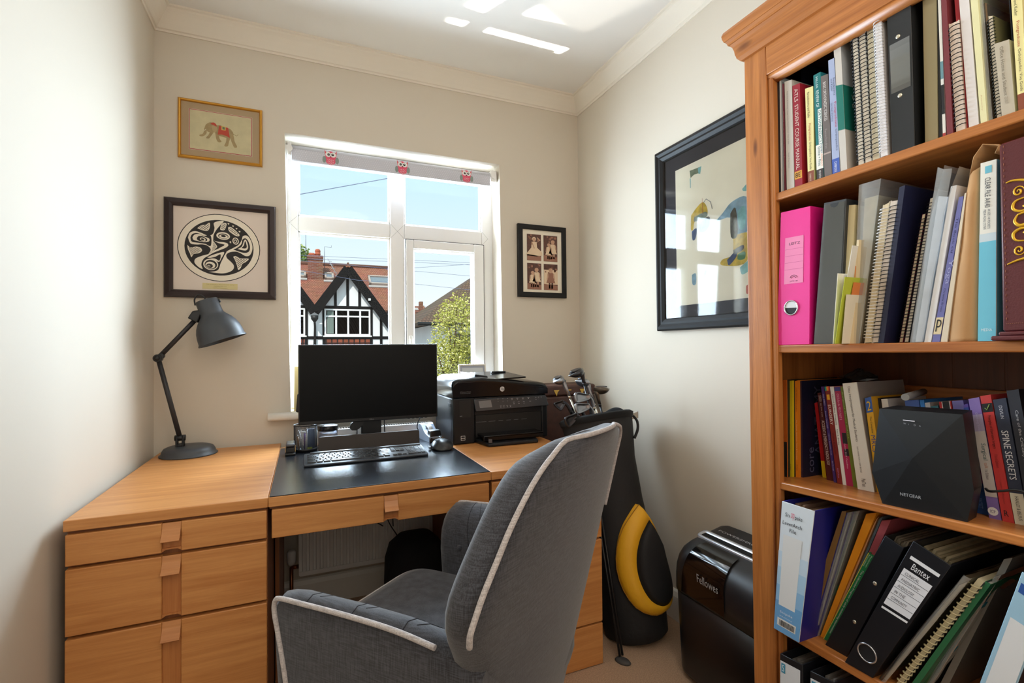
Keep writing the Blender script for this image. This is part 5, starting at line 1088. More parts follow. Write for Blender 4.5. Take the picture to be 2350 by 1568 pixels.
b = MB(); b.box(1.120, 1.130, PY0-0.002, PY0-0.001, 0.8225, 0.8238); b.build('card_slot_light', m_ico, cdp)
b = MB(); b.box(1.124, 1.142, PY0-0.0015, PY0-0.0004, 0.724, 0.742); st = b.build('sticker', mat('sticker_white', (214, 214, 214), 0.5), pr)
b = MB(); b.box(1.1255, 1.1405, PY0-0.0021, PY0-0.0015, 0.7335, 0.7405); b.box(1.1255, 1.1405, PY0-0.0021, PY0-0.0015, 0.7255, 0.7315); b.build('sticker_print', m_pd2, st)
b = MB(); b.box(PX0-0.001, PX0+0.002, -0.352, -0.312, 0.858, 0.872, 0, 0.0008); b.build('hand_grip', m_pd2, pr)
b = MB(); b.box(1.188, 1.488, PY0+0.001, PY0+0.012, 0.732, 0.822); b.build('paper_opening', m_pd2, pr)
b = MB()
for x0, x1 in ((1.19, 1.235), (1.245, 1.275), (1.29, 1.31), (1.325, 1.345), (1.36, 1.38), (1.395, 1.42)): b.box(x0, x1, PY0-0.0005, PY0+0.001, 0.7925, 0.7945)
b.build('roller_highlights', mat('roller_grey', (84, 86, 90), 0.35), pr)
b = MB(); b.hexa([(1.188, PY0+0.01, ZT+0.001), (1.206, -0.487, ZT+0.001), (1.425, -0.487, ZT+0.001), (1.452, PY0+0.01, ZT+0.001)], [(1.188, PY0+0.01, 0.726), (1.206, -0.485, 0.722), (1.425, -0.485, 0.722), (1.452, PY0+0.01, 0.726)], 0, 0.005); pt2 = b.build('paper_tray', m_pm, pr)
b = MB(); b.box(1.196, 1.462, -0.460, PY0+0.01, 0.738, 0.748, 0, 0.004); b.box(1.196, 1.462, -0.460, -0.452, 0.726, 0.748, 0, 0.003); b.build('output_tray', m_pk, pt2)
b = MB(); b.box(1.2075, 1.222, -0.487, -0.480, 0.724, 0.738, 0, 0.001); b.build('tray_catch', mat('catch_grey', (86, 86, 92), 0.3), pt2)

# ---- things on the window sill
sf = thing('photo_frame', 'small silver photo frame on the windowsill behind the printer', 'picture frame', (1.32, 0.03, zs))
SM = Matrix.Translation((1.32, 0.02, zs)) @ Matrix.Rotation(math.radians(-10), 4, 'X')
b = MB(SM)
for q in ((-0.072, -0.064, 0.0005, 0.186), (0.064, 0.072, 0.0005, 0.186), (-0.064, 0.064, 0.178, 0.186), (-0.064, 0.064, 0.0005, 0.008)): b.box(q[0], q[1], -0.004, 0.008, q[2], q[3], 0, 0.002)
b.build('frame', mat('silver_frame', (222, 216, 204), 0.35, 0.3), sf)
b = MB(SM); b.box(-0.064, 0.064, 0.0, 0.004, 0.008, 0.178); b.build('mount', mat('grey_mount', (168, 170, 180), 0.6), sf)
b = MB(SM); b.box(-0.055, 0.055, -0.001, 0.0, 0.016, 0.168); b.tube(bez([(-0.03, -0.0015, 0.08), (0.0, -0.0015, 0.13), (0.02, -0.0015, 0.10), (0.04, -0.0015, 0.14)], 6), 0.0006, 4, 1); b.build('drawing', [mat('drawing_paper', (206, 208, 206), 0.7), mat('drawing_line', (140, 142, 144), 0.7)], sf)
b = MB(SM); b.hexa([(-0.01, 0.006, 0.10), (0.01, 0.006, 0.10), (0.01, 0.008, 0.10), (-0.01, 0.008, 0.10)], [(-0.01, 0.006, 0.102), (0.01, 0.006, 0.102), (0.01, 0.008, 0.102), (-0.01, 0.008, 0.102)]); b.hexa([(-0.012, 0.065, 0.013), (0.012, 0.065, 0.013), (0.012, 0.068, 0.0135), (-0.012, 0.068, 0.0135)], [(-0.012, 0.006, 0.11), (0.012, 0.006, 0.11), (0.012, 0.008, 0.11), (-0.012, 0.008, 0.11)]); b.build('strut', mat('frame_back', (60, 58, 56), 0.7), sf)
b = MB(); b.hexa([(0.498, 0.010, zs), (0.600, 0.010, zs), (0.600, 0.030, zs), (0.498, 0.030, zs)], [(0.500, 0.030, 1.026), (0.600, 0.030, 1.026), (0.600, 0.033, 1.026), (0.500, 0.033, 1.026)], 0); tag(b.build('greeting_card', mat('cream_card', (226, 208, 152), 0.8)), 'cream card on the windowsill half hidden by the left edge of the monitor', 'card')
b = MB(); b.hexa([(0.506, -0.040, zs), (0.562, -0.040, zs), (0.562, 0.0, zs), (0.506, 0.0, zs)], [(0.512, -0.036, 0.912), (0.556, -0.036, 0.920), (0.556, -0.004, 0.920), (0.512, -0.004, 0.912)], 0, 0.005); tag(b.build('speaker', m_bpl), 'small black speaker on the windowsill peeping out left of the monitor', 'speaker')

# ---- dark things under the desk
bg = thing('bag', 'soft black bag standing on the floor under the desk', 'bag', (0.93, -0.42, 0))
b = MB()
def bring(z, k): return [(0.93+0.115*k*math.copysign(abs(math.cos(a))**0.6, math.cos(a)), -0.42+0.115*k*math.copysign(abs(math.sin(a))**0.6, math.sin(a)), z) for a in [2*math.pi*i/24 for i in range(24)]]
b.loft([bring(0.0, 0.92), bring(0.03, 1.0), bring(0.2, 1.0), bring(0.30, 0.97), bring(0.35, 0.85), bring(0.385, 0.55), bring(0.395, 0.15)]); b.build('bag_body', mat('black_cloth', (13, 13, 17), 0.95, bump=0.5, bscale=40), bg)
b = MB(); b.tube(bez([(0.845, -0.44, 0.32), (0.83, -0.48, 0.24), (0.822, -0.46, 0.17), (0.84, -0.44, 0.12)], 8), 0.005, 8); b.build('handle', m_bpl, bg)
cable('black cable hanging down behind the desk drawer towards the bag', [(0.905, -0.122, 0.60), (0.90, -0.135, 0.56), (0.87, -0.25, 0.48), (0.86, -0.33, 0.40)])
cable('coiled black flex beside the bag under the desk', [(0.80, -0.44, 0.006), (0.805, -0.45, 0.08), (0.80, -0.47, 0.14), (0.785, -0.46, 0.10), (0.795, -0.45, 0.03), (0.76, -0.46, 0.006)], 0.003)
b = MB(); b.box(0.66, 0.76, -0.50, -0.36, 0.0, 0.045, 0, 0.01); tag(b.build('power_brick', m_bpl), 'black power box on the floor under the desk drawer', 'power supply')

# ================================================================== books, files and papers: spine corners (y, z) on each shelf, x = distance of the spine
Q = {
  'a': (1.59, (-1.471, 1.4629), (-1.481, 1.463), (-1.482, 1.747), (-1.471, 1.751)),
  'b1': (1.59, (-1.482, 1.463), (-1.486, 1.463), (-1.487, 1.738), (-1.483, 1.743)),
  'b2': (1.59, (-1.486, 1.463), (-1.49, 1.463), (-1.49, 1.725), (-1.487, 1.729)),
  'b3': (1.59, (-1.491, 1.463), (-1.495, 1.4631), (-1.495, 1.72), (-1.49, 1.723)),
  'c': (1.59, (-1.497, 1.4631), (-1.517, 1.4633), (-1.515, 1.72), (-1.496, 1.724)),
  'd': (1.59, (-1.518, 1.4633), (-1.537, 1.4635), (-1.535, 1.702), (-1.516, 1.704)),
  'e': (1.66, (-1.4881, 1.463), (-1.4992, 1.4631), (-1.497, 1.781), (-1.487, 1.781)),
  'f': (1.59, (-1.5501, 1.4636), (-1.565, 1.4637), (-1.566, 1.679), (-1.547, 1.682)),
  'g': (1.59, (-1.5711, 1.4638), (-1.5871, 1.4639), (-1.584, 1.702), (-1.567, 1.702)),
  'h': (1.59, (-1.5881, 1.4639), (-1.6051, 1.4641), (-1.6, 1.689), (-1.584, 1.691)),
  'i': (1.59, (-1.6061, 1.4641), (-1.6222, 1.4643), (-1.616, 1.716), (-1.601, 1.717)),
  'j': (1.59, (-1.6234, 1.4643), (-1.6373, 1.4644), (-1.628, 1.761), (-1.612, 1.768)),
  'k1': (1.59, (-1.6562, 1.4646), (-1.6692, 1.4647), (-1.661, 1.741), (-1.649, 1.746)),
  'k2': (1.59, (-1.6702, 1.4647), (-1.6832, 1.4648), (-1.675, 1.745), (-1.662, 1.749)),
  'k3': (1.59, (-1.6841, 1.4648), (-1.6982, 1.465), (-1.691, 1.745), (-1.678, 1.75)),
  'k4': (1.58, (-1.7051, 1.465), (-1.7181, 1.4651), (-1.711, 1.752), (-1.698, 1.753)),
  'k5': (1.6, (-1.7083, 1.4651), (-1.7153, 1.4651), (-1.709, 1.753), (-1.702, 1.754)),
  'l': (1.586, (-1.7241, 1.4652), (-1.7631, 1.4656), (-1.761, 1.789), (-1.719, 1.789)),
  'm': (1.594, (-1.775, 1.4657), (-1.7949, 1.4659), (-1.798, 1.763), (-1.776, 1.759)),
  'm2': (1.596, (-1.7949, 1.4659), (-1.8012, 1.4659), (-1.798, 1.749), (-1.797, 1.745)),
  'n': (1.59, (-1.8041, 1.4659), (-1.8092, 1.466), (-1.806, 1.73), (-1.801, 1.731)),
  'o': (1.586, (-1.8122, 1.466), (-1.8213, 1.4661), (-1.816, 1.72), (-1.808, 1.719)),
  'p': (1.584, (-1.8243, 1.4661), (-1.8372, 1.4662), (-1.832, 1.662), (-1.817, 1.663)),
  'q': (1.594, (-1.8334, 1.4662), (-1.8393, 1.4663), (-1.831, 1.735), (-1.822, 1.737)),
  'r': (1.59, (-1.8414, 1.4663), (-1.8553, 1.4664), (-1.845, 1.709), (-1.831, 1.711)),
  's': (1.59, (-1.8573, 1.4664), (-1.8663, 1.4665), (-1.857, 1.698), (-1.847, 1.695)),
  't': (1.6, (-1.8625, 1.4665), (-1.8705, 1.4665), (-1.861, 1.694), (-1.854, 1.692)),
  'u': (1.59, (-1.8764, 1.4666), (-1.8834, 1.4667), (-1.875, 1.644), (-1.868, 1.647)),
  'v': (1.59, (-1.8845, 1.4667), (-1.9014, 1.4668), (-1.896, 1.59), (-1.877, 1.593)),
  'w': (1.62, (-1.8917, 1.4667), (-1.8937, 1.4668), (-1.886, 1.688), (-1.884, 1.688)),
  'x': (1.586, (-1.9062, 1.4669), (-1.9172, 1.467), (-1.913, 1.701), (-1.899, 1.699)),
  'b_a0': (1.62, (-1.44, 1.0987), (-1.447, 1.0987), (-1.454, 1.414), (-1.447, 1.414)),
  'b_a': (1.58, (-1.471, 1.0989), (-1.554, 1.0995), (-1.562, 1.409), (-1.488, 1.413)),
  'b_b': (1.584, (-1.56, 1.0995), (-1.6161, 1.0999), (-1.638, 1.404), (-1.59, 1.408)),
  'b_c': (1.594, (-1.618, 1.0999), (-1.6301, 1.1), (-1.65, 1.389), (-1.634, 1.392)),
  'b_d0': (1.584, (-1.6371, 1.1), (-1.6471, 1.1001), (-1.662, 1.313), (-1.657, 1.313)),
  'b_d': (1.596, (-1.64, 1.1001), (-1.6529, 1.1002), (-1.698, 1.421), (-1.659, 1.421)),
  'b_e': (1.582, (-1.6662, 1.1002), (-1.682, 1.1004), (-1.719, 1.376), (-1.706, 1.372)),
  'b_f': (1.58, (-1.6829, 1.1004), (-1.6956, 1.1005), (-1.738, 1.375), (-1.721, 1.376)),
  'b_g': (1.582, (-1.6946, 1.1004), (-1.7055, 1.1005), (-1.748, 1.398), (-1.738, 1.397)),
  'b_h': (1.604, (-1.7175, 1.1006), (-1.7242, 1.1007), (-1.767, 1.343), (-1.761, 1.342)),
  'b_h2': (1.604, (-1.7262, 1.1007), (-1.7341, 1.1007), (-1.78, 1.37), (-1.774, 1.369)),
  'b_i': (1.584, (-1.7518, 1.1008), (-1.7698, 1.101), (-1.816, 1.377), (-1.796, 1.385)),
  'b_j': (1.584, (-1.7718, 1.101), (-1.7829, 1.1011), (-1.826, 1.374), (-1.817, 1.374)),
  'b_k': (1.584, (-1.7838, 1.1011), (-1.7959, 1.1011), (-1.835, 1.352), (-1.828, 1.352)),
  'b_l': (1.584, (-1.7969, 1.1012), (-1.8069, 1.1012), (-1.839, 1.357), (-1.836, 1.356)),
  'b_m': (1.584, (-1.8078, 1.1012), (-1.8469, 1.1015), (-1.857, 1.396), (-1.84, 1.384)),
  'b_n': (1.58, (-1.851, 1.1015), (-1.875, 1.1017), (-1.881, 1.399), (-1.86, 1.399)),
  'b_o': (1.564, (-1.8889, 1.1018), (-1.9678, 1.1023), (-1.972, 1.421), (-1.89, 1.417)),
  'c_a': (1.6348, (-1.433, 0.7715), (-1.451, 0.7723), (-1.454, 1.013), (-1.436, 1.01)),
  'c_b': (1.6456, (-1.445, 0.7721), (-1.457, 0.7726), (-1.461, 1.011), (-1.446, 1.009)),
  'c_b2': (1.6518, (-1.453, 0.7724), (-1.459, 0.7727), (-1.462, 1.012), (-1.457, 1.011)),
  'c_c': (1.6535, (-1.459, 0.7727), (-1.468, 0.7731), (-1.47, 1.012), (-1.461, 1.009)),
  'c_d': (1.6614, (-1.464, 0.773), (-1.473, 0.7734), (-1.474, 1.011), (-1.466, 1.009)),
  'c_e': (1.7053, (-1.4919, 0.7743), (-1.5021, 0.7748), (-1.482, 0.957), (-1.474, 0.953)),
  'c_f': (1.6874, (-1.5148, 0.7754), (-1.5314, 0.7761), (-1.504, 0.983), (-1.495, 0.981)),
  'c_g': (1.6786, (-1.5368, 0.7764), (-1.5441, 0.7767), (-1.518, 0.999), (-1.51, 0.998)),
  'c_h': (1.6728, (-1.5488, 0.777), (-1.5612, 0.7776), (-1.535, 1.001), (-1.523, 0.999)),
  'c_i': (1.6722, (-1.5618, 0.7776), (-1.5701, 0.778), (-1.545, 1.001), (-1.536, 1)),
  'c_j': (1.6727, (-1.5698, 0.778), (-1.5853, 0.7787), (-1.56, 1.002), (-1.546, 1)),
  'c_k': (1.6712, (-1.5858, 0.7787), (-1.5952, 0.7792), (-1.567, 1.002), (-1.561, 1.001)),
  'c_l': (1.6605, (-1.6017, 0.7795), (-1.6364, 0.7811), (-1.604, 1.015), (-1.573, 1.01)),
  'c_m': (1.6688, (-1.6359, 0.7811), (-1.6511, 0.7818), (-1.629, 0.985), (-1.615, 0.98)),
  'c_r': (1.6634, (-1.8009, 0.7889), (-1.8263, 0.7901), (-1.799, 0.987), (-1.792, 0.984)),
  'c_s': (1.6463, (-1.8329, 0.7904), (-1.8501, 0.7912), (-1.823, 1.002), (-1.807, 0.997)),
  'c_t': (1.6438, (-1.8517, 0.7913), (-1.8674, 0.792), (-1.84, 1.008), (-1.825, 1.004)),
  'c_u': (1.6442, (-1.8677, 0.7921), (-1.8853, 0.7929), (-1.86, 1.004), (-1.842, 0.999)),
  'c_v': (1.6451, (-1.8858, 0.7929), (-1.9032, 0.7937), (-1.876, 1.02), (-1.86, 1.016)),
  'd_a': (1.553, (-1.4722, 0.433), (-1.5357, 0.433), (-1.578, 0.738), (-1.499, 0.738)),
  'd_b': (1.6118, (-1.5026, 0.433), (-1.5234, 0.433), (-1.608, 0.739), (-1.598, 0.736)),
  'd_b2': (1.6152, (-1.5233, 0.433), (-1.5317, 0.433), (-1.619, 0.741), (-1.608, 0.736)),
  'd_b3': (1.6179, (-1.5313, 0.433), (-1.5377, 0.433), (-1.633, 0.747), (-1.619, 0.74)),
  'd_c': (1.6202, (-1.5383, 0.433), (-1.5486, 0.433), (-1.664, 0.752), (-1.643, 0.743)),
  'd_d': (1.6237, (-1.5474, 0.433), (-1.5536, 0.433), (-1.664, 0.742), (-1.656, 0.727)),
  'd_e': (1.6241, (-1.555, 0.433), (-1.561, 0.433), (-1.673, 0.746), (-1.666, 0.74)),
  'd_f': (1.6249, (-1.5624, 0.433), (-1.5686, 0.433), (-1.688, 0.744), (-1.67, 0.737)),
  'd_g': (1.6165, (-1.5476, 0.433), (-1.5604, 0.433), (-1.659, 0.662), (-1.648, 0.665)),
  'd_i': (1.5982, (-1.5641, 0.433), (-1.6118, 0.433), (-1.724, 0.705), (-1.691, 0.718)),
  'd_j': (1.5773, (-1.6202, 0.433), (-1.6753, 0.433), (-1.809, 0.709), (-1.751, 0.732)),
  'd_k1': (1.5879, (-1.6825, 0.433), (-1.6935, 0.433), (-1.83, 0.691), (-1.82, 0.693)),
  'd_k2': (1.5968, (-1.7025, 0.433), (-1.7125, 0.433), (-1.844, 0.69), (-1.834, 0.695)),
  'd_k3': (1.6039, (-1.7215, 0.433), (-1.7315, 0.433), (-1.851, 0.69), (-1.843, 0.692)),
  'd_k4': (1.6268, (-1.7333, 0.433), (-1.7438, 0.433), (-1.857, 0.705), (-1.847, 0.698)),
  'd_k5': (1.644, (-1.7481, 0.433), (-1.76, 0.433), (-1.864, 0.733), (-1.852, 0.726)),
  'd_l': (1.56, (-1.8236, 0.433), (-1.8653, 0.433), (-1.94, 0.726), (-1.907, 0.743)),
  'e_a': (1.556, (-1.4783, 0.088), (-1.5355, 0.088), (-1.542, 0.386), (-1.485, 0.38)),
  'e_b': (1.556, (-1.5513, 0.088), (-1.6054, 0.088), (-1.613, 0.391), (-1.559, 0.384)),
  'r_bk': (1.69, (-1.6404, 0.7813), (-1.659, 0.7822), (-1.635, 0.982), (-1.617, 0.977)),
  'r_ha': (1.69, (-1.6596, 0.7822), (-1.6729, 0.7828), (-1.649, 0.981), (-1.636, 0.979)),
  'r_go': (1.69, (-1.7048, 0.7844), (-1.7312, 0.7856), (-1.707, 0.984), (-1.681, 0.98)),
  'r_bl': (1.69, (-1.7322, 0.7857), (-1.7404, 0.786), (-1.716, 0.985), (-1.708, 0.984)),
  'r_pl': (1.69, (-1.7406, 0.7861), (-1.7499, 0.7865), (-1.726, 0.981), (-1.717, 0.979)),
  'r_te': (1.69, (-1.7499, 0.7865), (-1.7633, 0.7871), (-1.74, 0.976), (-1.727, 0.973)),
  'r_rb': (1.69, (-1.7651, 0.7872), (-1.7856, 0.7882), (-1.761, 0.987), (-1.741, 0.983)),
  'r_lb': (1.69, (-1.7866, 0.7882), (-1.805, 0.7891), (-1.78, 0.99), (-1.762, 0.987)),
}
def bcol(c, rough=0.45): return mat('cover_%d_%d_%d' % tuple(c), c, rough)
m_page = mat('book_pages', (226, 214, 190), 0.85, var=0.06, vscale=120); m_paper = mat('loose_paper', (228, 224, 216), 0.85, var=0.05, vscale=40)
class Spine:
    def __init__(self, key, inset=0.0003):
        x, bl, br, tr, tl = Q[key]; self.x = x
        self.c = [Vector((0, *p)) for p in (bl, br, tr, tl)]
        d = (self.c[1]-self.c[0]).normalized()*inset
        self.c[0] += d; self.c[3] += d; self.c[1] -= d; self.c[2] -= d
        self.base = Vector((x+0.05, (bl[0]+br[0])/2, min(bl[1], br[1])))
    def p(self, s, t, dx=0.0):
        a = self.c[0]+(self.c[1]-self.c[0])*s; b_ = self.c[3]+(self.c[2]-self.c[3])*s
        q = a+(b_-a)*t
        return Vector((self.x+dx, q.y, q.z))
    @property
    def wid(self): return (self.c[1]-self.c[0]).length
    @property
    def hgt(self): return (self.c[3]-self.c[0]).length
    def block(self, b, s0, s1, t0, t1, d0, d1, mi=0, bev=0.0):
        P = self.p
        b.hexa([P(s0, t0, d0), P(s1, t0, d0), P(s1, t0, d1), P(s0, t0, d1)], [P(s0, t1, d0), P(s1, t1, d0), P(s1, t1, d1), P(s0, t1, d1)], mi, bev, 1)
    def patch(self, b, s0, s1, t0, t1, mi=0, d=-0.0004):
        P = self.p; b.poly([P(s0, t0, d), P(s1, t0, d), P(s1, t1, d), P(s0, t1, d)], mi)
    def down_text(self, b, s, t_top, t_bot, s0, s1, mi=0, d=-0.0008):
        """lettering reading down the spine"""
        o = self.p(s0, t_top, d); u = (self.p((s0+s1)/2, t_bot)-self.p((s0+s1)/2, t_top)).normalized(); v = u.cross(Vector((1, 0, 0)))
        if v.y > 0: v = -v
        b.text(s, o, u, v, abs(t_top-t_bot)*self.hgt, abs(s1-s0)*self.wid, mi)
    def flat_text(self, b, s, t0, t1, s0, s1, mi=0, d=-0.0008):
        o = self.p(s0, t0, d); u = (self.p(1, (t0+t1)/2)-self.p(0, (t0+t1)/2)).normalized(); v = (self.p(0.5, 1)-self.p(0.5, 0)).normalized()
        b.text(s, o, u, v, abs(s1-s0)*self.wid, abs(t1-t0)*self.hgt, mi)
def lettering(S_, parent, items, name='title'):
    """items: (text, t_top, t_bottom, s0, s1, colour)"""
    o = None
    for s, a, c, s0, s1, k in items:
        b = MB(); S_.down_text(b, s, a, c, s0, s1, 0)
        o = b.build(name, mat('ink_%d_%d_%d' % k, k, 0.6), parent, recalc=False)
    return o
GRP = {1: 'books and files on the top shelf', 2: 'files and folders on the second shelf', 3: 'books on the third shelf', 4: 'files leaning on the fourth shelf', 5: 'lever arch files on the bottom shelf'}
def book(key, shelf, label, cover, depth=0.165, bands=(), texts=(), side=None, name='book', cat='book', pages=None, th=0.0016):
    S_ = Spine(key); t = thing(name, label, cat, S_.base, GRP[shelf])
    k = min(0.3, th/S_.wid)
    ms = [bcol(cover), bcol(side or cover)]; b = MB()
    S_.block(b, 0, 1, 0, 1, 0.0, 0.0022, 0); S_.block(b, 0, k, 0, 1, 0.0022, depth, 1); S_.block(b, 1-k, 1, 0, 1, 0.0022, depth, 1)
    for bd in bands:
        t0, t1, c = bd[:3]; s0, s1 = bd[3:5] if len(bd) > 3 else (0.0, 1.0)
        ms.append(bcol(c)); S_.patch(b, s0, s1, t0, t1, len(ms)-1)
    b.build('cover', ms, t)
    b = MB(); S_.block(b, k, 1-k, 0.004, 1-0.004/S_.hgt*1.0, 0.0022, depth-0.003); b.build('pages', pages or m_page, t)
    if texts: lettering(S_, t, texts)
    return t
def helix(b, S_, r, turns, t0=0.03, t1=0.97, n=10, wire=0.0008, mi=0):
    pts = []; ax = (S_.p(0.5, 1)-S_.p(0.5, 0)).normalized(); e1 = Vector((1, 0, 0)); e2 = ax.cross(e1)
    for i in range(int(turns*n)+1):
        a = 2*math.pi*i/n; t = t0+(t1-t0)*i/(turns*n)
        pts.append(S_.p(0.5, t, 0.004)+e1*math.cos(a)*r*0.8+e2*math.sin(a)*r)
    b.tube(pts, wire, 5, mi)
def spiral(key, shelf, label, wirec, coverc, depth=0.20, turns=34, pagec=(226, 212, 190)):
    S_ = Spine(key); t = thing('notebook', label, 'notebook', S_.base, GRP[shelf])
    b = MB(); S_.block(b, 0.10, 0.90, 0.006, 0.994, 0.0045, depth-0.002); b.build('pages', mat('page_%d' % pagec[2], pagec, 0.85, var=0.12, vscale=150), t)
    b = MB(); S_.block(b, 0.0, 0.10, 0, 1, 0.0045, depth); b.build('front_cover', bcol(coverc), t)
    b = MB(); S_.block(b, 0.90, 1.0, 0, 1, 0.0045, depth); b.build('back_cover', bcol(coverc), t)
    b = MB(); helix(b, S_, S_.wid*0.52+0.0012, turns); b.build('wire_binding', mat('wire_%d' % wirec[0], wirec, 0.35, 0.5), t)
    return t
def lever(key, shelf, label, cover, depth=0.285, ring=None, side=None, papers=True, name='lever_arch_file', paper_top=0.93, pc=(206, 200, 190), bands=()):
    S_ = Spine(key); t = thing(name, label, 'file', S_.base, GRP[shelf])
    k = 0.0024/S_.wid; ms = [bcol(cover, 0.4), bcol(side or cover, 0.4)]; b = MB()
    S_.block(b, 0, 1, 0, 1, 0.0, 0.0026, 0, 0.0006); S_.block(b, 0, k, 0, 1, 0.0026, depth, 1); S_.block(b, 1-k, 1, 0, 1, 0.0026, depth, 1)
    for bd in bands:
        t0, t1, c = bd[:3]; s0, s1 = bd[3:5] if len(bd) > 3 else (0.0, 1.0)
        ms.append(bcol(c)); S_.patch(b, s0, s1, t0, t1, len(ms)-1)
    b.build('cover', ms, t)
    if papers:
        b = MB(); random.seed(hash(key) % 97 if False else sum(map(ord, key)))
        n = 9
        for i in range(n):
            s0 = k*1.5+(1-3*k)*0.86*i/n; s1 = k*1.5+(1-3*k)*0.86*(i+0.93)/n
            S_.block(b, s0, s1, 0.02, paper_top+random.uniform(-0.02, 0.025), 0.035+random.uniform(0, 0.006), depth-0.02-random.uniform(0, 0.03))
        tag_ = b.build('papers', mat('papers_%d' % pc[0], pc, 0.85, var=0.15, vscale=60), t); tag_['kind'] = 'stuff'
    if ring:
        s, tt, r = ring; c = S_.p(s, tt, -0.001); ax = (S_.p(s, 1)-S_.p(s, 0)).normalized(); e2 = ax.cross(Vector((1, 0, 0)))
        b = MB(); b.tube(circ(c, r, ax, e2, 28), 0.0016, 8, closed=True); ro = b.build('finger_ring', mat('ring_steel', (206, 206, 210), 0.22, 0.9), t)
        b = MB(); b.poly(circ(S_.p(s, tt, -0.0006), r*0.95, ax, e2, 28)); b.build('finger_hole', mat('hole_dark', (14, 12, 14), 0.7), ro)
    return t, S_
def rivet(t, S_, s, tt, r=0.0035):
    c = S_.p(s, tt, 0.0); b = MB(); b.lathe([(r, 0.0), (r, 0.0006), (r*0.6, 0.0016), (0.0001, 0.0018)], c, (-1, 0, 0), 14); b.build('rivet', mat('rivet_steel', (226, 220, 200), 0.25, 0.8), t)
def lbl(t, S_, s0, s1, t0, t1, c, texts=(), name='label', lines=(), lc=(120, 120, 120), d=-0.0005):
    b = MB(); S_.patch(b, s0, s1, t0, t1, 0, d)
    for l in lines: S_.patch(b, s0+0.01, s1-0.01, l, l+0.0025, 1, -0.0008)
    o = b.build(name, [bcol(c, 0.6), bcol(lc, 0.6)], t)
    return o
def sleeve(key, shelf, label, depth=0.22, paper=(232, 230, 226), tilt=0.0, name='plastic_wallet', cat='plastic wallet', milk=0.22, over=0.05, flop=0.0):
    """thin clear wallet: a see-through skin standing a little proud of the sheets inside"""
    S_ = Spine(key); t = thing(name, label, cat, S_.base, GRP[shelf])
    b = MB(); S_.block(b, 0.15, 0.85, 0.004, 0.93, 0.006, depth-0.01); b.build('papers', mat('papers_%d' % paper[0], paper, 0.85, var=0.08, vscale=50), t)
    b = MB()
    for s, off in ((-0.04, -0.001), (1.04, 0.001)):
        g = []
        for i in range(9):
            tt = (1.0+over)*i/8; row = []
            for j in range(5):
                x = -0.003+(depth+0.003)*j/4; w_ = 0.0012*math.sin(i*1.7+j*2.1+s*3)
                p = S_.p(s, tt, x); row.append(p+Vector((0, w_+off+flop*max(0, tt-0.85)*2*(-1), 0)))
            g.append(row)
        b.sheet(g)
    b.sheet([[S_.p(-0.04, 0.0, -0.003)+Vector((0, 0.001, 0)), S_.p(0.5, 0.0, -0.005), S_.p(1.04, 0.0, -0.003)], [S_.p(-0.04, 1+over, -0.003), S_.p(0.5, 1+over*0.9, -0.005), S_.p(1.04, 1+over, -0.003)]])
    b.build('clear_skin', clear('wallet_plastic', (238, 242, 244), 0.10, milk), t)
    return t

W_, K_ = (240, 236, 228), (24, 24, 26)
# ---- top shelf
book('a', 1, 'black slim file at the far left end of the top shelf', (24, 26, 32), 0.22, name='file', cat='file')
book('b1', 1, 'thin white booklet next to the black file at the left of the top shelf', (206, 206, 204), 0.19, name='booklet', cat='booklet', th=0.0005)
book('b2', 1, 'thin grey booklet between the white booklet and the thin maroon book', (150, 152, 152), 0.18, name='booklet', cat='booklet', th=0.0005)
book('b3', 1, 'thin maroon book beside the pale yearbook on the top shelf', (104, 26, 44), 0.17, texts=[('Quality Orthopaedic Clinical Examination', 0.74, 0.16, 0.25, 0.70, (196, 150, 150))], th=0.0006)
book('c', 1, 'pale stone-coloured book with small lettering left of the red course manual', (204, 196, 186), 0.18, texts=[('Royal Free & University College London Medical School   Class of 2004', 0.90, 0.42, 0.28, 0.46, (128, 116, 110)), ('Royal Free House', 0.34, 0.20, 0.30, 0.46, (128, 116, 110))])
t = book('d', 1, 'red student course manual with orange block near its foot', (158, 30, 48), 0.17, bands=[(0.08, 0.155, (232, 166, 60))], texts=[('ATLS', 0.955, 0.83, 0.26, 0.74, (240, 220, 210)), ('STUDENT COURSE MANUAL', 0.80, 0.175, 0.26, 0.74, (240, 220, 210))])
S_ = Spine('d'); b = MB(); S_.flat_text(b, '8E', 0.094, 0.142, 0.12, 0.86, 0); b.build('edition_mark', mat('ink_24_24_26', K_, 0.6), t)
book('e', 1, 'tall navy file pushed back behind the row beside the red manual', (26, 30, 48), 0.20, name='file', cat='file')
book('f', 1, 'shorter cream paperback with brown foot between navy file and teal book', (238, 226, 160), 0.155, bands=[(0.0, 0.125, (138, 70, 46))], texts=[('Banaszkiewicz and Kader', 0.95, 0.68, 0.26, 0.62, (84, 62, 30)), ('Postgraduate', 0.62, 0.44, 0.28, 0.72, (176, 60, 40)), ('Orthopaedics: Viva Guide', 0.425, 0.14, 0.28, 0.72, (84, 62, 30)), ('CAMBRIDGE', 0.10, 0.02, 0.3, 0.6, (226, 200, 170))], side=(222, 206, 130))
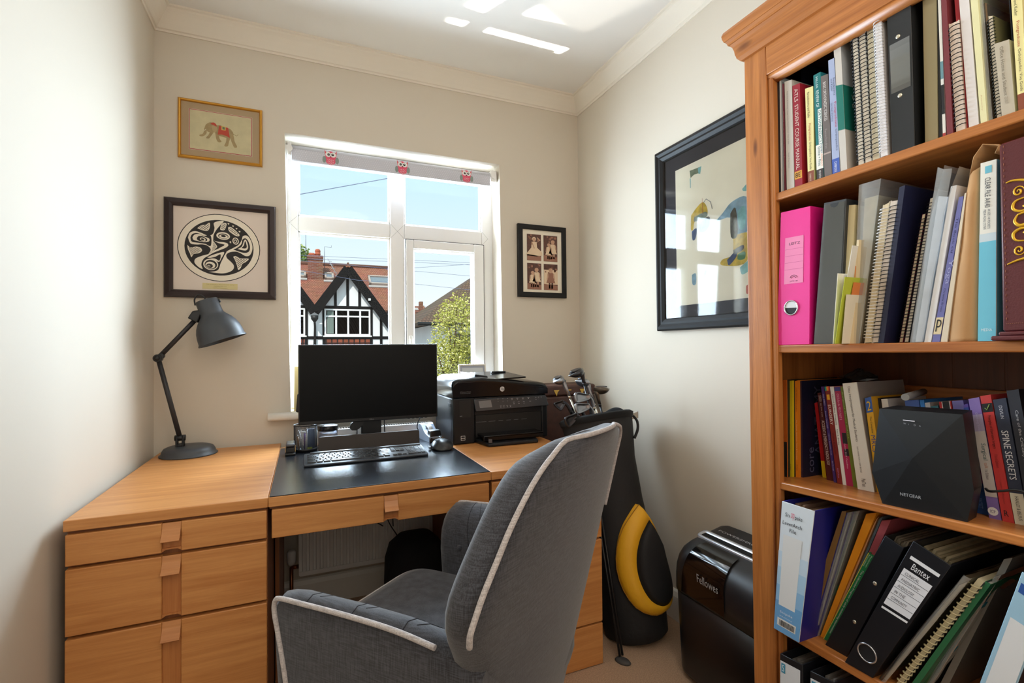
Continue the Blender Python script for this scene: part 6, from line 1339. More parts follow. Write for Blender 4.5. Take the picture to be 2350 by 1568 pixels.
book('g', 1, 'teal review book with white lower panel on the top shelf', (26, 116, 116), 0.18, bands=[(0.0, 0.10, (58, 48, 46)), (0.10, 0.33, (240, 236, 226)), (0.335, 0.66, (244, 246, 240), 0.46, 0.98)], texts=[('MILLER', 0.97, 0.86, 0.32, 0.62, (210, 230, 226)), ('REVIEW OF', 0.84, 0.68, 0.28, 0.72, (226, 240, 236)), ('ORTHOPAEDICS', 0.65, 0.345, 0.52, 0.92, (30, 100, 104)), ('Online + Print', 0.31, 0.13, 0.30, 0.70, (60, 110, 116)), ('EXPERT', 0.32, 0.24, 0.74, 0.94, (60, 110, 150)), ('CONSULT', 0.235, 0.12, 0.74, 0.94, (226, 120, 50)), ('FIFTH EDITION', 0.085, 0.015, 0.35, 0.65, (230, 226, 220))])
book('h', 1, 'grey sciences textbook right of the teal book on the top shelf', (112, 102, 98), 0.16, bands=[(0.225, 0.240, (180, 160, 152))], texts=[('BASIC ORTHOPAEDIC SCIENCES', 0.93, 0.55, 0.30, 0.70, (232, 226, 220)), ('Ramachandran', 0.47, 0.28, 0.30, 0.60, (160, 150, 146))])
S_ = Spine('h')
book('i', 1, 'pale blue orthopaedics paperback with royal blue foot', (168, 178, 208), 0.165, bands=[(0.0, 0.135, (66, 94, 178))], texts=[('Banaszkiewicz', 0.83, 0.68, 0.62, 0.86, (64, 66, 90)), ('and Kader', 0.83, 0.72, 0.28, 0.50, (64, 66, 90)), ('Postgraduate', 0.62, 0.40, 0.56, 0.90, (190, 50, 80)), ('Orthopaedics', 0.385, 0.20, 0.56, 0.90, (64, 66, 90)), ('SECOND EDITION', 0.62, 0.46, 0.14, 0.36, (90, 96, 130)), ('CAMBRIDGE', 0.11, 0.02, 0.3, 0.66, (220, 226, 240))])
t = book('j', 1, 'tall stone-white folder with wide teal band on its spine and cover', (206, 198, 188), 0.215, bands=[(0.300, 0.625, (28, 116, 102))], texts=[], name='folder', cat='folder')
S_ = Spine('j')                                              # band and words run on over the cover side
P = S_.p
b = MB(); yo = Vector((0, -0.0004, 0))
def on_side(s_, tt, dx): return S_.p(1.0, tt, dx)+yo
b.poly([on_side(1, 0.300, 0.0), on_side(1, 0.300, 0.07), on_side(1, 0.625, 0.07), on_side(1, 0.625, 0.0)], 0)
b.poly([on_side(1, 0.625, 0.0), on_side(1, 0.625, 0.07), on_side(1, 0.875, 0.07), on_side(1, 0.90, 0.0)], 1)
b.build('cover_band', [bcol((28, 116, 102)), bcol((176, 180, 184))], t)
b = MB()
for i, s in enumerate(('W', 'th')): b.text(s, S_.p(1.0, 0.525-i*0.055, 0.026)+yo*2, (1, 0, 0), (0, 0, 1), None, 0.012)
b.build('cover_lettering', mat('ink_240_236_228', W_, 0.6), t)
spiral('k1', 1, 'black spiral bound notebook, first of the spiral row on the top shelf', (30, 30, 34), (120, 118, 112), turns=36)
spiral('k2', 1, 'black spiral bound notebook, second of the spiral row on the top shelf', (30, 30, 34), (196, 188, 172), turns=34)
spiral('k3', 1, 'thick black spiral notebook with dog-eared cream pages, left of the white spiral one', (36, 34, 34), (210, 200, 180), turns=26, pagec=(216, 200, 166))
spiral('k4', 1, 'tall white spiral bound pad standing forward on the top shelf', (236, 236, 240), (220, 214, 212), turns=44, pagec=(232, 226, 224))
spiral('k5', 1, 'thin black spiral notebook squeezed against the black lever arch file', (30, 30, 34), (60, 60, 66), turns=40, pagec=(206, 206, 210))
t, S_ = lever('l', 1, 'black lever arch file with grey label window and two studs on the top shelf', (34, 35, 36), 0.28)
o = lbl(t, S_, 0.10, 0.90, 0.39, 0.62, (84, 86, 82)); 
b = MB(); S_.patch(b, 0.08, 0.92, 0.36, 0.655, 0, -0.0009); b.build('label_pocket', clear('pocket_plastic', (225, 228, 228), 0.12), t)
rivet(t, S_, 0.44, 0.685, 0.0042); rivet(t, S_, 0.44, 0.332, 0.0042)
book('m', 1, 'olive tan box file right of the black lever arch file', (146, 130, 92), 0.24, name='box_file', cat='file')
book('m2', 1, 'thin black folder between the olive box file and white sheets', (30, 28, 28), 0.24, name='folder', cat='folder')
book('n', 1, 'white card folder with a teal and black foot on the top shelf', (232, 226, 212), 0.22, bands=[(0.16, 0.36, (30, 28, 28)), (0.36, 0.40, (230, 226, 216)), (0.40, 0.52, (110, 150, 156)), (0.0, 0.03, (176, 60, 54))], name='folder', cat='folder')
book('o', 1, 'burgundy plastic slide binder beside the white card folder', (120, 48, 54), 0.21, name='folder', cat='folder', pages=m_paper)
spiral('p', 1, 'short black spiral notebook with pink cream pages standing in front', (24, 24, 26), (226, 206, 190), turns=22, pagec=(226, 204, 186))
book('q', 1, 'bright red folder behind the short spiral notebook', (166, 24, 34), 0.21, name='folder', cat='folder')
book('r', 1, 'plain white file with soft spine, right of the red folder', (226, 218, 214), 0.21, name='file', cat='file', pages=m_paper)
book('s', 1, 'pale yellow file next to the plain white file', (232, 226, 176), 0.20, texts=[('Anatomy', 0.22, 0.10, 0.3, 0.6, (206, 176, 130))], name='file', cat='file', pages=m_paper)
sleeve('t', 1, 'brownish clear sleeve of papers between yellow file and small spiral pad', 0.20, (150, 120, 96))
spiral('u', 1, 'small dark spiral pad in front of the brown sleeve', (44, 46, 44), (120, 112, 84), turns=30, depth=0.15)
t = book('v', 1, 'low grey beige software box standing near the right of the top shelf', (190, 178, 158), 0.14, texts=[('Office Home and Student', 0.93, 0.28, 0.34, 0.62, (120, 106, 86)), ('2007', 0.25, 0.16, 0.34, 0.60, (150, 136, 116))], name='software_box', cat='box')
book('w', 1, 'thin navy folder behind the beige software box', (24, 30, 52), 0.18, name='folder', cat='folder', th=0.0005)
book('x', 1, 'tall cream orthopaedics guide with brown foot at the right edge of the photo', (238, 226, 160), 0.16, bands=[(0.0, 0.115, (138, 70, 46))], texts=[('Banaszkiewicz and Kader', 0.93, 0.66, 0.26, 0.62, (60, 48, 24)), ('Postgraduate', 0.62, 0.44, 0.28, 0.72, (176, 60, 40)), ('Orthopaedics: Viva Guide', 0.425, 0.13, 0.28, 0.72, (84, 62, 30))])

# ---- second shelf
book('b_a0', 2, 'thin tan card folder at the far left of the second shelf, behind the pink file', (196, 160, 120), 0.20, name='folder', cat='folder')
t, S_ = lever('b_a', 2, 'bright pink lever arch file on the second shelf', (236, 40, 142), 0.285, ring=(0.44, 0.275, 0.0165), side=(222, 28, 128))
c = S_.p(0.44, 0.275, -0.0009); b = MB(); ax = (S_.p(0.5, 1)-S_.p(0.5, 0)).normalized(); e2 = ax.cross(Vector((1, 0, 0))); b.poly(circ(c, 0.0150, ax, e2, 16, -90, 90)); b.build('lever_tab', mat('lever_white', (222, 222, 222), 0.4), t)
o = lbl(t, S_, 0.19, 0.80, 0.455, 0.800, (236, 130, 172), lines=(0.71, 0.66, 0.61, 0.56), lc=(206, 90, 140))
b = MB(); S_.flat_text(b, 'LEITZ', 0.742, 0.760, 0.33, 0.66, 0); S_.flat_text(b, 'LEITZ 180', 0.468, 0.476, 0.38, 0.62, 0); b.build('label_lettering', mat('ink_96_40_70', (96, 40, 70), 0.6), o)
b = MB(); b.tube([S_.p(0.5+0.11*math.cos(a), 0.497+0.020*math.sin(a), -0.0008) for a in [math.pi*i/12 for i in range(13)]], 0.0005, 4); b.tube([S_.p(0.5+0.07*math.cos(a), 0.493+0.012*math.sin(a), -0.0008) for a in [math.pi*i/12 for i in range(13)]], 0.0005, 4); b.build('label_emblem', mat('ink_96_40_70', (96, 40, 70), 0.6), o)
for tt in (0.66, 0.40):
    b = MB(); c = S_.p(1.0, tt, 0.05); b.box(c.x, c.x+0.02, c.y-0.006, c.y, c.z-0.004, c.z+0.004, 0, 0.002); b.build('side_clip', m_bpl, t)
t, S_ = lever('b_b', 2, 'charcoal grey ring binder with clear spine pocket beside the pink file', (66, 68, 70), 0.27, side=(40, 42, 44))
b = MB(); S_.patch(b, 0.04, 0.96, 0.01, 0.985, 0, -0.0009); b.build('spine_pocket', clear('pocket_plastic', (225, 228, 228), 0.12), t)
b = MB(); ax = (S_.p(0.5, 1)-S_.p(0.5, 0)).normalized(); e2 = ax.cross(Vector((1, 0, 0))); b.poly([p for p in circ(S_.p(0.5, 0.985, -0.001), 0.009, e2, -ax, 12, 0, 180)]); b.build('thumb_notch', bcol((30, 31, 33)), t)
book('b_c', 2, 'cream card folder stuffed with papers, right of the charcoal binder', (214, 196, 150), 0.22, name='folder', cat='folder', pages=m_paper)
# a fan of loose letters sticking forward out of the cream folder
random.seed(21)
for i, (c, lab, y0, z0, z1, lean_, x_) in enumerate((((236, 228, 214), 'white letter slipping forward at the foot of the cream folder', -1.622, 1.10, 1.245, 0.018, 1.556), ((228, 222, 210), 'off-white letter behind the lime sheet on the second shelf', -1.625, 1.10, 1.300, 0.034, 1.562), ((188, 196, 60), 'lime green leaflet sticking out on the second shelf', -1.629, 1.10, 1.235, 0.028, 1.552), ((226, 132, 66), 'orange edged leaflet between lime leaflet and plastic wallet', -1.634, 1.10, 1.225, 0.024, 1.566), ((232, 220, 196), 'cream printed sheet standing in front of the plastic wallet', -1.638, 1.10, 1.200, 0.016, 1.560))):
    b = MB(); b.hexa([(x_, y0, z0), (x_+0.15, y0, z0), (x_+0.15, y0-0.0012, z0), (x_, y0-0.0012, z0)], [(x_-0.008+0.012*(i % 2), y0-lean_, z1), (x_+0.15, y0-lean_, z1), (x_+0.15, y0-lean_-0.0012, z1), (x_-0.008+0.012*(i % 2), y0-lean_-0.0012, z1)])
    if i == 4: b.text('TACTILE', (x_+0.004, y0-0.0032, 1.108), (-0.09, -0.004, 1), (-1, 0, 0), 0.035, 0.004) if False else None
    tag(b.build('loose_sheet', bcol(c, 0.8)), lab, 'paper', 'loose papers on the second shelf')
book('b_d0', 2, 'pale tan card with orange stripe standing inside the loose papers', (222, 200, 160), 0.16, bands=[(0.5, 0.75, (216, 126, 60), 0.2, 0.5)], name='card', cat='card', th=0.0005)
sleeve('b_d', 2, 'tall milky plastic wallet bulging out next to the cream folder', 0.25, (214, 196, 160), milk=0.30, over=0.02)
spiral('b_e', 2, 'white wire bound notebook on the second shelf', (238, 236, 236), (206, 190, 160), turns=40, pagec=(216, 196, 160))
spiral('b_f', 2, 'black wire bound notebook beside the white wire bound one', (22, 22, 24), (206, 192, 178), turns=34, pagec=(216, 200, 184))
book('b_g', 2, 'navy blue slanting folder in the middle of the second shelf', (28, 30, 58), 0.23, name='folder', cat='folder')
spiral('b_h', 2, 'short spiral notebook with maroon cover right of the navy folder', (40, 36, 36), (120, 24, 60), turns=36, pagec=(206, 190, 160))
spiral('b_h2', 2, 'taller dark spiral notebook tucked behind the clear wallet', (30, 30, 34), (52, 52, 58), turns=44)
sleeve('b_i', 2, 'clear plastic wallet of white papers with crumpled open top', 0.22, (226, 226, 230), milk=0.14, over=0.10, flop=0.02)
book('b_j', 2, 'curling white papers in front of the purple yoga book', (228, 226, 226), 0.20, name='paper_sheaf', cat='papers', pages=m_paper, th=0.0005)
t = book('b_k', 2, 'slim purple yoga book with cream block near its foot', (112, 112, 170), 0.17, bands=[(0.055, 0.175, (226, 208, 168))], texts=[('The Book Of', 0.86, 0.62, 0.34, 0.60, (44, 44, 84)), ('Yoga', 0.58, 0.41, 0.18, 0.90, (168, 170, 210)), ('Christina Brown', 0.38, 0.215, 0.36, 0.60, (44, 44, 84))])
S_ = Spine('b_k'); b = MB(); S_.flat_text(b, 'p', 0.075, 0.16, 0.2, 0.85, 0); b.build('publisher_mark', mat('ink_24_24_26', K_, 0.6), t)
book('b_l', 2, 'ragged white pad of pages beside the purple yoga book', (222, 208, 184), 0.20, name='writing_pad', cat='pad', pages=m_paper, th=0.0005)
# padded brown envelope with its top folded over
S_ = Spine('b_m'); en = thing('envelope', 'large brown paper envelope with folded top on the second shelf', 'envelope', S_.base, GRP[2])
b = MB(); m_env = mat('brown_envelope', (192, 146, 98), 0.85, var=0.06, vscale=12, bump=0.2, bscale=25)
rg = []
for tt, s0, s1, dx in ((0.0, 0.02, 0.98, 0.0), (0.02, 0, 1, 0.0), (0.3, 0.0, 1.0, 0.0), (0.6, 0.06, 1.0, 0.001), (0.85, 0.0, 1.0, 0.0), (1.0, 0.10, 0.95, 0.002)):
    rg.append([S_.p(s0, tt, dx+0.002), S_.p(0.5, tt, dx-0.003), S_.p(s1, tt, dx+0.002), S_.p(s1, tt, 0.23), S_.p(0.5, tt, 0.235), S_.p(s0, tt, 0.23)])
b.loft(rg)
b.build('body', m_env, en)
b = MB()
T0 = S_.p(0.1, 1.0, 0.004); T1 = S_.p(0.95, 1.0, 0.004)
b.sheet([[T0, T0+Vector((0.21, 0, 0))], [T0+Vector((0.0, -0.006, 0.030)), T0+Vector((0.21, -0.006, 0.030))], [T0+Vector((-0.004, -0.020, 0.046)), T0+Vector((0.20, -0.020, 0.044))], [T0+Vector((-0.002, -0.040, 0.038)), T0+Vector((0.19, -0.040, 0.036))], [T1+Vector((0.0, -0.020, 0.016)), T1+Vector((0.19, -0.022, 0.014))]])
b.build('flap', m_env, en, solid=0.0012)
t = book('b_n', 2, 'white and turquoise display file with large lettering on the second shelf', (238, 234, 222), 0.235, bands=[(0.0, 0.555, (112, 194, 216)), (0.555, 0.60, (206, 220, 226)), (0.935, 0.975, (112, 190, 210), 0.30, 0.72)], texts=[('CLEAR FILE A4/40', 0.91, 0.745, 0.30, 0.62, (50, 50, 56)), ('A4 SIZE / 40 POCKETS', 0.735, 0.625, 0.50, 0.64, (70, 70, 76)), ('MEDIA FILING SYSTEM', 0.735, 0.625, 0.24, 0.38, (70, 70, 76))], side=(112, 194, 216), name='display_file', cat='file')
S_ = Spine('b_n'); b = MB(); S_.flat_text(b, 'MEDIA', 0.055, 0.07, 0.2, 0.8, 0); b.build('maker_lettering', mat('ink_226_240_244', (226, 240, 244), 0.6), t)
# burgundy leather box with gold scrollwork
S_ = Spine('b_o'); bx_ = thing('keepsake_box', 'burgundy leather box with gold scroll design at the right of the second shelf', 'box', S_.base, GRP[2])
m_bur = mat('burgundy_leather', (88, 30, 32), 0.42, bump=0.12, bscale=400); m_fg = mat('foil_gold', (226, 176, 46), 0.3, 0.4)
b = MB(); S_.block(b, 0, 1, 0.045, 1, 0.0, 0.24, 0, 0.003); b.build('case', m_bur, bx_)
b = MB(); S_.block(b, -0.13, 1.1, 0.0, 0.024, -0.012, 0.25, 0, 0.002); S_.block(b, -0.04, 1.05, 0.024, 0.045, -0.005, 0.245, 0, 0.002); b.build('foot_moulding', m_bur, bx_)
def gq(a, c, d=-0.0008): return S_.p(a, c, d)
def scroll(cy_, sg, out):
    pts = [gq(0.28+0.10*(1-k/26)*math.cos(k*0.42)*0.9, cy_+sg*0.028*(1-k/26)*math.sin(k*0.42)) for k in range(24)]
    out.append((pts, 0.0011))
cur = []
scroll(0.735, 1, cur); scroll(0.445, -1, cur)
for pts, r in (([(0.10, 0.792), (0.22, 0.795), (0.42, 0.775), (0.50, 0.73), (0.44, 0.70)], 0.0016), ([(0.10, 0.382), (0.24, 0.395), (0.44, 0.41), (0.52, 0.455), (0.46, 0.485)], 0.0016), ([(0.44, 0.70), (0.24, 0.69), (0.20, 0.655), (0.32, 0.635), (0.48, 0.65), (0.52, 0.685)], 0.0017), ([(0.46, 0.485), (0.24, 0.495), (0.20, 0.53), (0.32, 0.55), (0.50, 0.535), (0.54, 0.50)], 0.0017), ([(0.26, 0.62), (0.22, 0.59), (0.30, 0.565), (0.46, 0.575), (0.50, 0.60), (0.40, 0.625), (0.26, 0.62)], 0.0022), ([(0.34, 0.66), (0.42, 0.645), (0.50, 0.62), (0.52, 0.60)], 0.0022), ([(0.34, 0.525), (0.44, 0.54), (0.52, 0.56)], 0.0022)):
    cur.append((bez([gq(a, c) for a, c in pts], 6), r))
for pts, r in cur:
    b = MB(); n_ = len(pts)
    b.tube(pts, [r*(0.55+0.75*math.sin(math.pi*i/(n_-1))) for i in range(n_)], 6); b.build('gold_scroll', m_fg, bx_)
b = MB()
for a0, c0, a1, c1 in ((0.07, 0.985, 0.07, 0.085), (0.07, 0.085, 0.95, 0.085)):
    n_ = 60
    for i in range(n_):
        if i % 2: continue
        p0 = gq(a0+(a1-a0)*i/n_, c0+(c1-c0)*i/n_, -0.0004); p1 = gq(a0+(a1-a0)*(i+0.9)/n_, c0+(c1-c0)*(i+0.9)/n_, -0.0004); b.tube([p0, p1], 0.0004, 4)
st = b.build('stitching', mat('tan_stitch', (150, 92, 66), 0.7), bx_); st['kind'] = 'stuff'

# ---- third shelf
book('c_a', 3, 'orange and black textbook at the far left of the third shelf', (204, 104, 36), 0.19, bands=[(0.0, 0.36, (30, 36, 34))], side=(30, 36, 34))
book('c_b', 3, 'yellow core anatomy volume near the left of the third shelf', (222, 194, 30), 0.19, texts=[('CORE ANATOMY for students', 0.93, 0.68, 0.34, 0.66, (150, 120, 24)), ('The Limbs & Vertebral Column', 0.55, 0.22, 0.36, 0.66, (150, 120, 24)), ('Dean & Pegington', 0.13, 0.07, 0.3, 0.7, (90, 70, 20))])
book('c_b2', 3, 'thin black volume between the yellow and orange anatomy books', (30, 28, 34), 0.19, th=0.0005)
book('c_c', 3, 'orange core anatomy volume on the third shelf', (236, 136, 30), 0.19, texts=[('CORE ANATOMY for students', 0.93, 0.68, 0.34, 0.66, (160, 84, 20)), ('The Thorax, Abdomen, Pelvis & Perineum', 0.60, 0.18, 0.34, 0.66, (250, 214, 160)), ('Dean & Pegington', 0.13, 0.07, 0.3, 0.7, (110, 54, 16))])
t = book('c_d', 3, 'dark navy anatomy book whose cover faces the room beside the orange volume', (34, 28, 56), 0.19, side=(24, 24, 48))
S_ = Spine('c_d'); yo = Vector((0, -0.0006, 0)); b = MB(); up_ = (S_.p(1, 1)-S_.p(1, 0)).normalized()
b.text('core', S_.p(1.0, 0.04, 0.040)+yo, up_, (-1, 0, 0), 0.062, 0.016); b.text('ANATOMY', S_.p(1.0, 0.22, 0.068)+yo, up_, (-1, 0, 0), 0.170, 0.024); b.text('for students', S_.p(1.0, 0.50, 0.092)+yo, up_, (-1, 0, 0), 0.105, 0.013)
b.build('cover_lettering', mat('ink_112_110_140', (96, 94, 124), 0.6), t)
book('c_e', 3, 'short red pocket book with yellow foot', (200, 30, 34), 0.11, bands=[(0.0, 0.22, (236, 196, 28))], side=(96, 98, 120))
book('c_f', 3, 'dark maroon emergency radiology book beside the red pocket book', (84, 30, 32), 0.14, texts=[('SECOND EDITION', 0.97, 0.90, 0.3, 0.7, (226, 200, 190)), ('Raby  Berman  de Lacey', 0.88, 0.72, 0.4, 0.62, (226, 200, 190)), ('ACCIDENT & EMERGENCY RADIOLOGY', 0.68, 0.17, 0.28, 0.72, (236, 214, 206))])
book('c_g', 3, 'thin purple viva book between two dark red books', (72, 48, 120), 0.15, texts=[('PASS PMRCS', 0.92, 0.80, 0.3, 0.72, (216, 206, 230)), ('Simon Overstall', 0.74, 0.56, 0.3, 0.72, (206, 196, 226)), ('MRCS: Anatomy Vivas', 0.50, 0.28, 0.3, 0.72, (206, 196, 226)), ('Get Through', 0.22, 0.12, 0.3, 0.72, (206, 196, 226))])
book('c_h', 3, 'brick red surgery book with coloured strip at its head', (132, 40, 36), 0.15, bands=[(0.955, 1.0, (46, 150, 130), 0.0, 0.35), (0.955, 1.0, (236, 150, 40), 0.35, 0.7), (0.955, 1.0, (214, 60, 60), 0.7, 1.0), (0.86, 0.915, (232, 170, 40), 0.22, 0.78)], texts=[('SURGERY', 0.81, 0.60, 0.24, 0.76, (240, 226, 220)), ('Wayne & Johnson', 0.52, 0.30, 0.3, 0.62, (60, 16, 18)), ('ASSIM Press', 0.16, 0.06, 0.35, 0.65, (196, 130, 180))])
t = book('c_i', 3, 'thin white surface anatomy book on the third shelf', (236, 232, 226), 0.15, texts=[('Clinical Surface Anatomy', 0.92, 0.60, 0.22, 0.74, (50, 46, 46)), ('Neil R. Borley', 0.56, 0.40, 0.22, 0.74, (50, 46, 46))])
book('c_j', 3, 'crimson examination book beside the thin white anatomy book', (176, 40, 84), 0.15, bands=[(0.955, 0.995, (60, 60, 130)), (0.42, 0.53, (46, 40, 46), 0.3, 1.0), (0.30, 0.37, (46, 40, 46), 0.3, 1.0)], texts=[('OSCEs for the MRCS PART B', 0.93, 0.66, 0.26, 0.62, (236, 170, 196)), ('Fishman  Elwell  Chowdhury', 0.42, 0.17, 0.4, 0.66, (240, 200, 216))])
book('c_k', 3, 'olive green book leaning against the wide white textbook', (116, 128, 44), 0.155, texts=[('Surgical Short Cases', 0.95, 0.48, 0.26, 0.62, (186, 196, 120))])
book('c_l', 3, 'thick white data interpretation textbook beside the router', (238, 232, 222), 0.17, texts=[('Data Interpretation for Medical Students', 0.965, 0.445, 0.30, 0.50, (86, 74, 70)), ('PAUL HAMILTON + IAIN BICKLE', 0.40, 0.16, 0.34, 0.44, (130, 120, 116)), ('PasTest', 0.105, 0.03, 0.34, 0.58, (96, 86, 82))], side=(150, 142, 138))
t = book('c_m', 3, 'blue and yellow examination book partly hidden by the router', (236, 176, 40), 0.15, bands=[(0.84, 1.0, (56, 96, 170))], texts=[('The Complete', 0.80, 0.62, 0.34, 0.66, (60, 60, 60)), ('MRCS', 0.60, 0.42, 0.2, 0.84, (60, 80, 150))])
S_ = Spine('c_m'); b = MB(); S_.flat_text(b, '2', 0.86, 0.96, 0.2, 0.8, 0); b.build('part_number', mat('ink_236_190_60', (236, 190, 60), 0.6), t)
book('r_bk', 3, 'black book behind the left edge of the router', (26, 26, 30), 0.14)
book('r_ha', 3, 'white book lettered HA behind the top left of the router', (232, 226, 218), 0.14, texts=[('HANDBOOK', 0.86, 0.40, 0.28, 0.76, (50, 46, 46))])
book('r_go', 3, 'mid blue textbook behind the middle of the router', (64, 92, 158), 0.14)
S_ = Spine('r_go'); b = MB(); S_.flat_text(b, 'Goldberg', 0.78, 0.82, 0.12, 0.8, 0); b.build('title', mat('ink_130_160_206', (130, 160, 206), 0.6), bpy.data.objects['book.%03d' % 0] if False else [o for o in COL.objects if o.get('label') == 'mid blue textbook behind the middle of the router'][0])
book('r_bl', 3, 'thin bright blue book right of the mid blue textbook', (44, 120, 190), 0.14)
book('r_pl', 3, 'pale grey book lower than its blue neighbour behind the router', (186, 180, 176), 0.14)
book('r_te', 3, 'dark teal book, the lowest one peeping over the router', (52, 104, 110), 0.14)
t = book('r_rb', 3, 'red and black book with white rules behind the router', (196, 42, 42), 0.14, bands=[(0.0, 1.0, (232, 226, 220), 0.22, 0.28), (0.0, 1.0, (30, 28, 30), 0.28, 0.84), (0.0, 1.0, (232, 226, 220), 0.84, 0.9)], texts=[('BIOSTATISTICS', 0.74, 0.20, 0.38, 0.76, (110, 110, 116))])
book('r_lb', 3, 'lilac and sky blue book at the top right corner of the router', (126, 118, 180), 0.14, bands=[(0.0, 0.86, (72, 164, 214))])
book('c_r', 3, 'purple and pink system modules book right of the router', (96, 70, 150), 0.15, bands=[(0.90, 0.97, (44, 70, 140)), (0.78, 0.87, (196, 80, 140)), (0.48, 0.78, (44, 46, 96)), (0.42, 0.48, (56, 150, 196)), (0.28, 0.42, (150, 50, 120)), (0.0, 0.28, (44, 84, 150))], texts=[('MRCS SYSTEM MODULES', 0.86, 0.47, 0.34, 0.70, (236, 230, 240)), ('The complete test', 0.42, 0.20, 0.40, 0.68, (226, 206, 236)), ('PASTEST', 0.14, 0.05, 0.35, 0.7, (120, 150, 206))])
t = book('c_s', 3, 'lilac and grey surgical book with round badge near its foot', (136, 112, 178), 0.155, bands=[(0.18, 0.72, (206, 196, 190)), (0.72, 0.86, (176, 162, 192)), (0.0, 0.10, (130, 104, 170))], texts=[('Surgical', 0.62, 0.48, 0.30, 0.80, (84, 110, 110)), ('talk', 0.46, 0.41, 0.40, 0.70, (206, 150, 130)), ('Goldberg Stansby', 0.88, 0.70, 0.36, 0.62, (206, 196, 226)), ('1st Edition', 0.40, 0.32, 0.36, 0.62, (110, 90, 100))])
S_ = Spine('c_s'); ax = (S_.p(0.5, 1)-S_.p(0.5, 0)).normalized(); e2 = ax.cross(Vector((1, 0, 0))); b = MB(); b.poly(circ(S_.p(0.42, 0.062, -0.0008), 0.0072, ax, e2, 20), 0); S_.flat_text(b, 'ICP', 0.048, 0.074, 0.2, 0.64, 1, -0.0011); b.build('badge', [mat('badge_white', (236, 232, 230), 0.6), mat('ink_100_84_130', (100, 84, 130), 0.6)], t)
t = book('c_t', 3, 'red operative surgery book with tick on black square', (204, 60, 58), 0.16, bands=[(0.865, 0.935, (22, 22, 24))], texts=[('Principles of Operative Surgery', 0.84, 0.57, 0.32, 0.66, (60, 20, 20)), ('Third Edition', 0.53, 0.42, 0.34, 0.62, (150, 40, 40)), ('Liapis Callaghan', 0.32, 0.14, 0.36, 0.56, (160, 50, 50))])
S_ = Spine('c_t'); b = MB(); b.tube([S_.p(0.26, 0.90, -0.0008), S_.p(0.40, 0.882, -0.0008), S_.p(0.74, 0.925, -0.0008)], 0.0006, 5, 0); b.build('tick', mat('tick_green', (170, 206, 110), 0.5), t); b = MB(); S_.flat_text(b, 'R', 0.045, 0.09, 0.28, 0.66, 0); b.build('publisher_mark', mat('ink_40_20_24', (40, 20, 24), 0.6), t)
book('c_u', 3, 'slate blue spine book with large white title at the right of the third shelf', (52, 58, 78), 0.16, bands=[(0.0, 0.245, (226, 218, 196))], texts=[('DEVLIN', 0.945, 0.84, 0.38, 0.64, (206, 206, 214)), ('SPINE SECRETS', 0.745, 0.35, 0.22, 0.76, (236, 236, 240)), ('HANLEY & BELFUS', 0.22, 0.03, 0.34, 0.62, (84, 80, 70))])
book('c_v', 3, 'tall dark grey critical care book at the right end of the third shelf', (50, 52, 62), 0.16, texts=[('Care of the Critically Ill Surgical Patient', 0.85, 0.20, 0.36, 0.66, (206, 206, 210))])
b = MB(); b.box(1.60, 1.72, -1.908, -1.955, 0.7965, 1.05, 0, 0.003); tag(b.build('box_file', bcol((24, 24, 28))), 'black box at the right edge of the photo on the third shelf', 'file', GRP[3])
b = MB(); b.tube([(1.70, -1.686, 0.992), (1.70, -1.716, 0.9905)], 0.006, 14, caps=False) if False else b.tube([(1.635, -1.712, 0.9925), (1.80, -1.660, 0.9925)], [0.0068, 0.0068], 16); tag(b.build('paper_roll', mat('grey_paper', (150, 148, 146), 0.7)), 'small grey rolled paper lying on top of the books behind the router', 'paper')
b = MB(); random.seed(8)
rg = []
for k in range(6):
    r_ = (0.034, 0.040, 0.034, 0.024, 0.014, 0.004)[k]; rg.append([(1.775+r_*1.3*math.cos(a)*random.uniform(0.7, 1.25), -1.540+r_*math.sin(a)*random.uniform(0.7, 1.25), 1.0125+k*0.0050+(random.uniform(-0.003, 0.004) if k else 0)) for a in [2*math.pi*i/14 for i in range(14)]])
b.loft(rg)
for f in b.bm.faces: f.smooth = False
tag(b.build('plastic_bag', mat('dark_plastic_film', (44, 42, 42), 0.3)), 'crumpled dark plastic bag lying on the books at the left of the third shelf', 'bag')
# router
rt_ = thing('wifi_router', 'black faceted wifi router standing in front of the books on the third shelf', 'router', (1.61, -1.765, 0.786))
m_rout = mat('router_black', (16, 17, 19), 0.45); XF = 1.5857
fr_ = [(-1.695, 0.7835), (-1.829, 0.7905), (-1.839, 0.846), (-1.826, 0.975), (-1.693, 0.971), (-1.677, 0.841)]
cv = (-1.752, 0.885)
b = MB()
F = [b.v((XF, y, z)) for y, z in fr_]; Bk = [b.v((XF+0.046, y+(cv[0]-y)*0.10, z+(0.004 if i > 1 else 0.0))) for i, (y, z) in enumerate(fr_)]
Cc = b.v((XF-0.007, cv[0], cv[1]))
for i in range(6): b.face([F[i], F[(i+1) % 6], Cc]); b.face([F[(i+1) % 6], F[i], Bk[i], Bk[(i+1) % 6]])
b.face(Bk); b.build('case', m_rout, rt_)
def ron(y, z): return (XF-0.0075, y, z)
b = MB(); b.text('NETGEAR', (XF-0.0066, -1.7300, 0.8105), (0, -1, 0.06), (0, 0, 1), 0.0345, 0.0058); b.build('maker_lettering', mat('ink_170_172_176', (170, 172, 176), 0.5), rt_)
b = MB(); b.box(XF-0.0058, XF-0.0052, -1.737, -1.756, 0.9535, 0.9550); lt = b.build('status_light', mat('status_white', (230, 226, 236), 0.3), rt_)
b = MB()
for i in range(4): b.text(('W', 'i', 'o', 'A')[i], (XF-0.0058, -1.7375-i*0.0085, 0.9465-i*0.0004), (0, -1, 0), (0, 0, 1), None, 0.003)
b.build('status_icons', mat('ink_150_150_156', (150, 150, 156), 0.5), rt_)
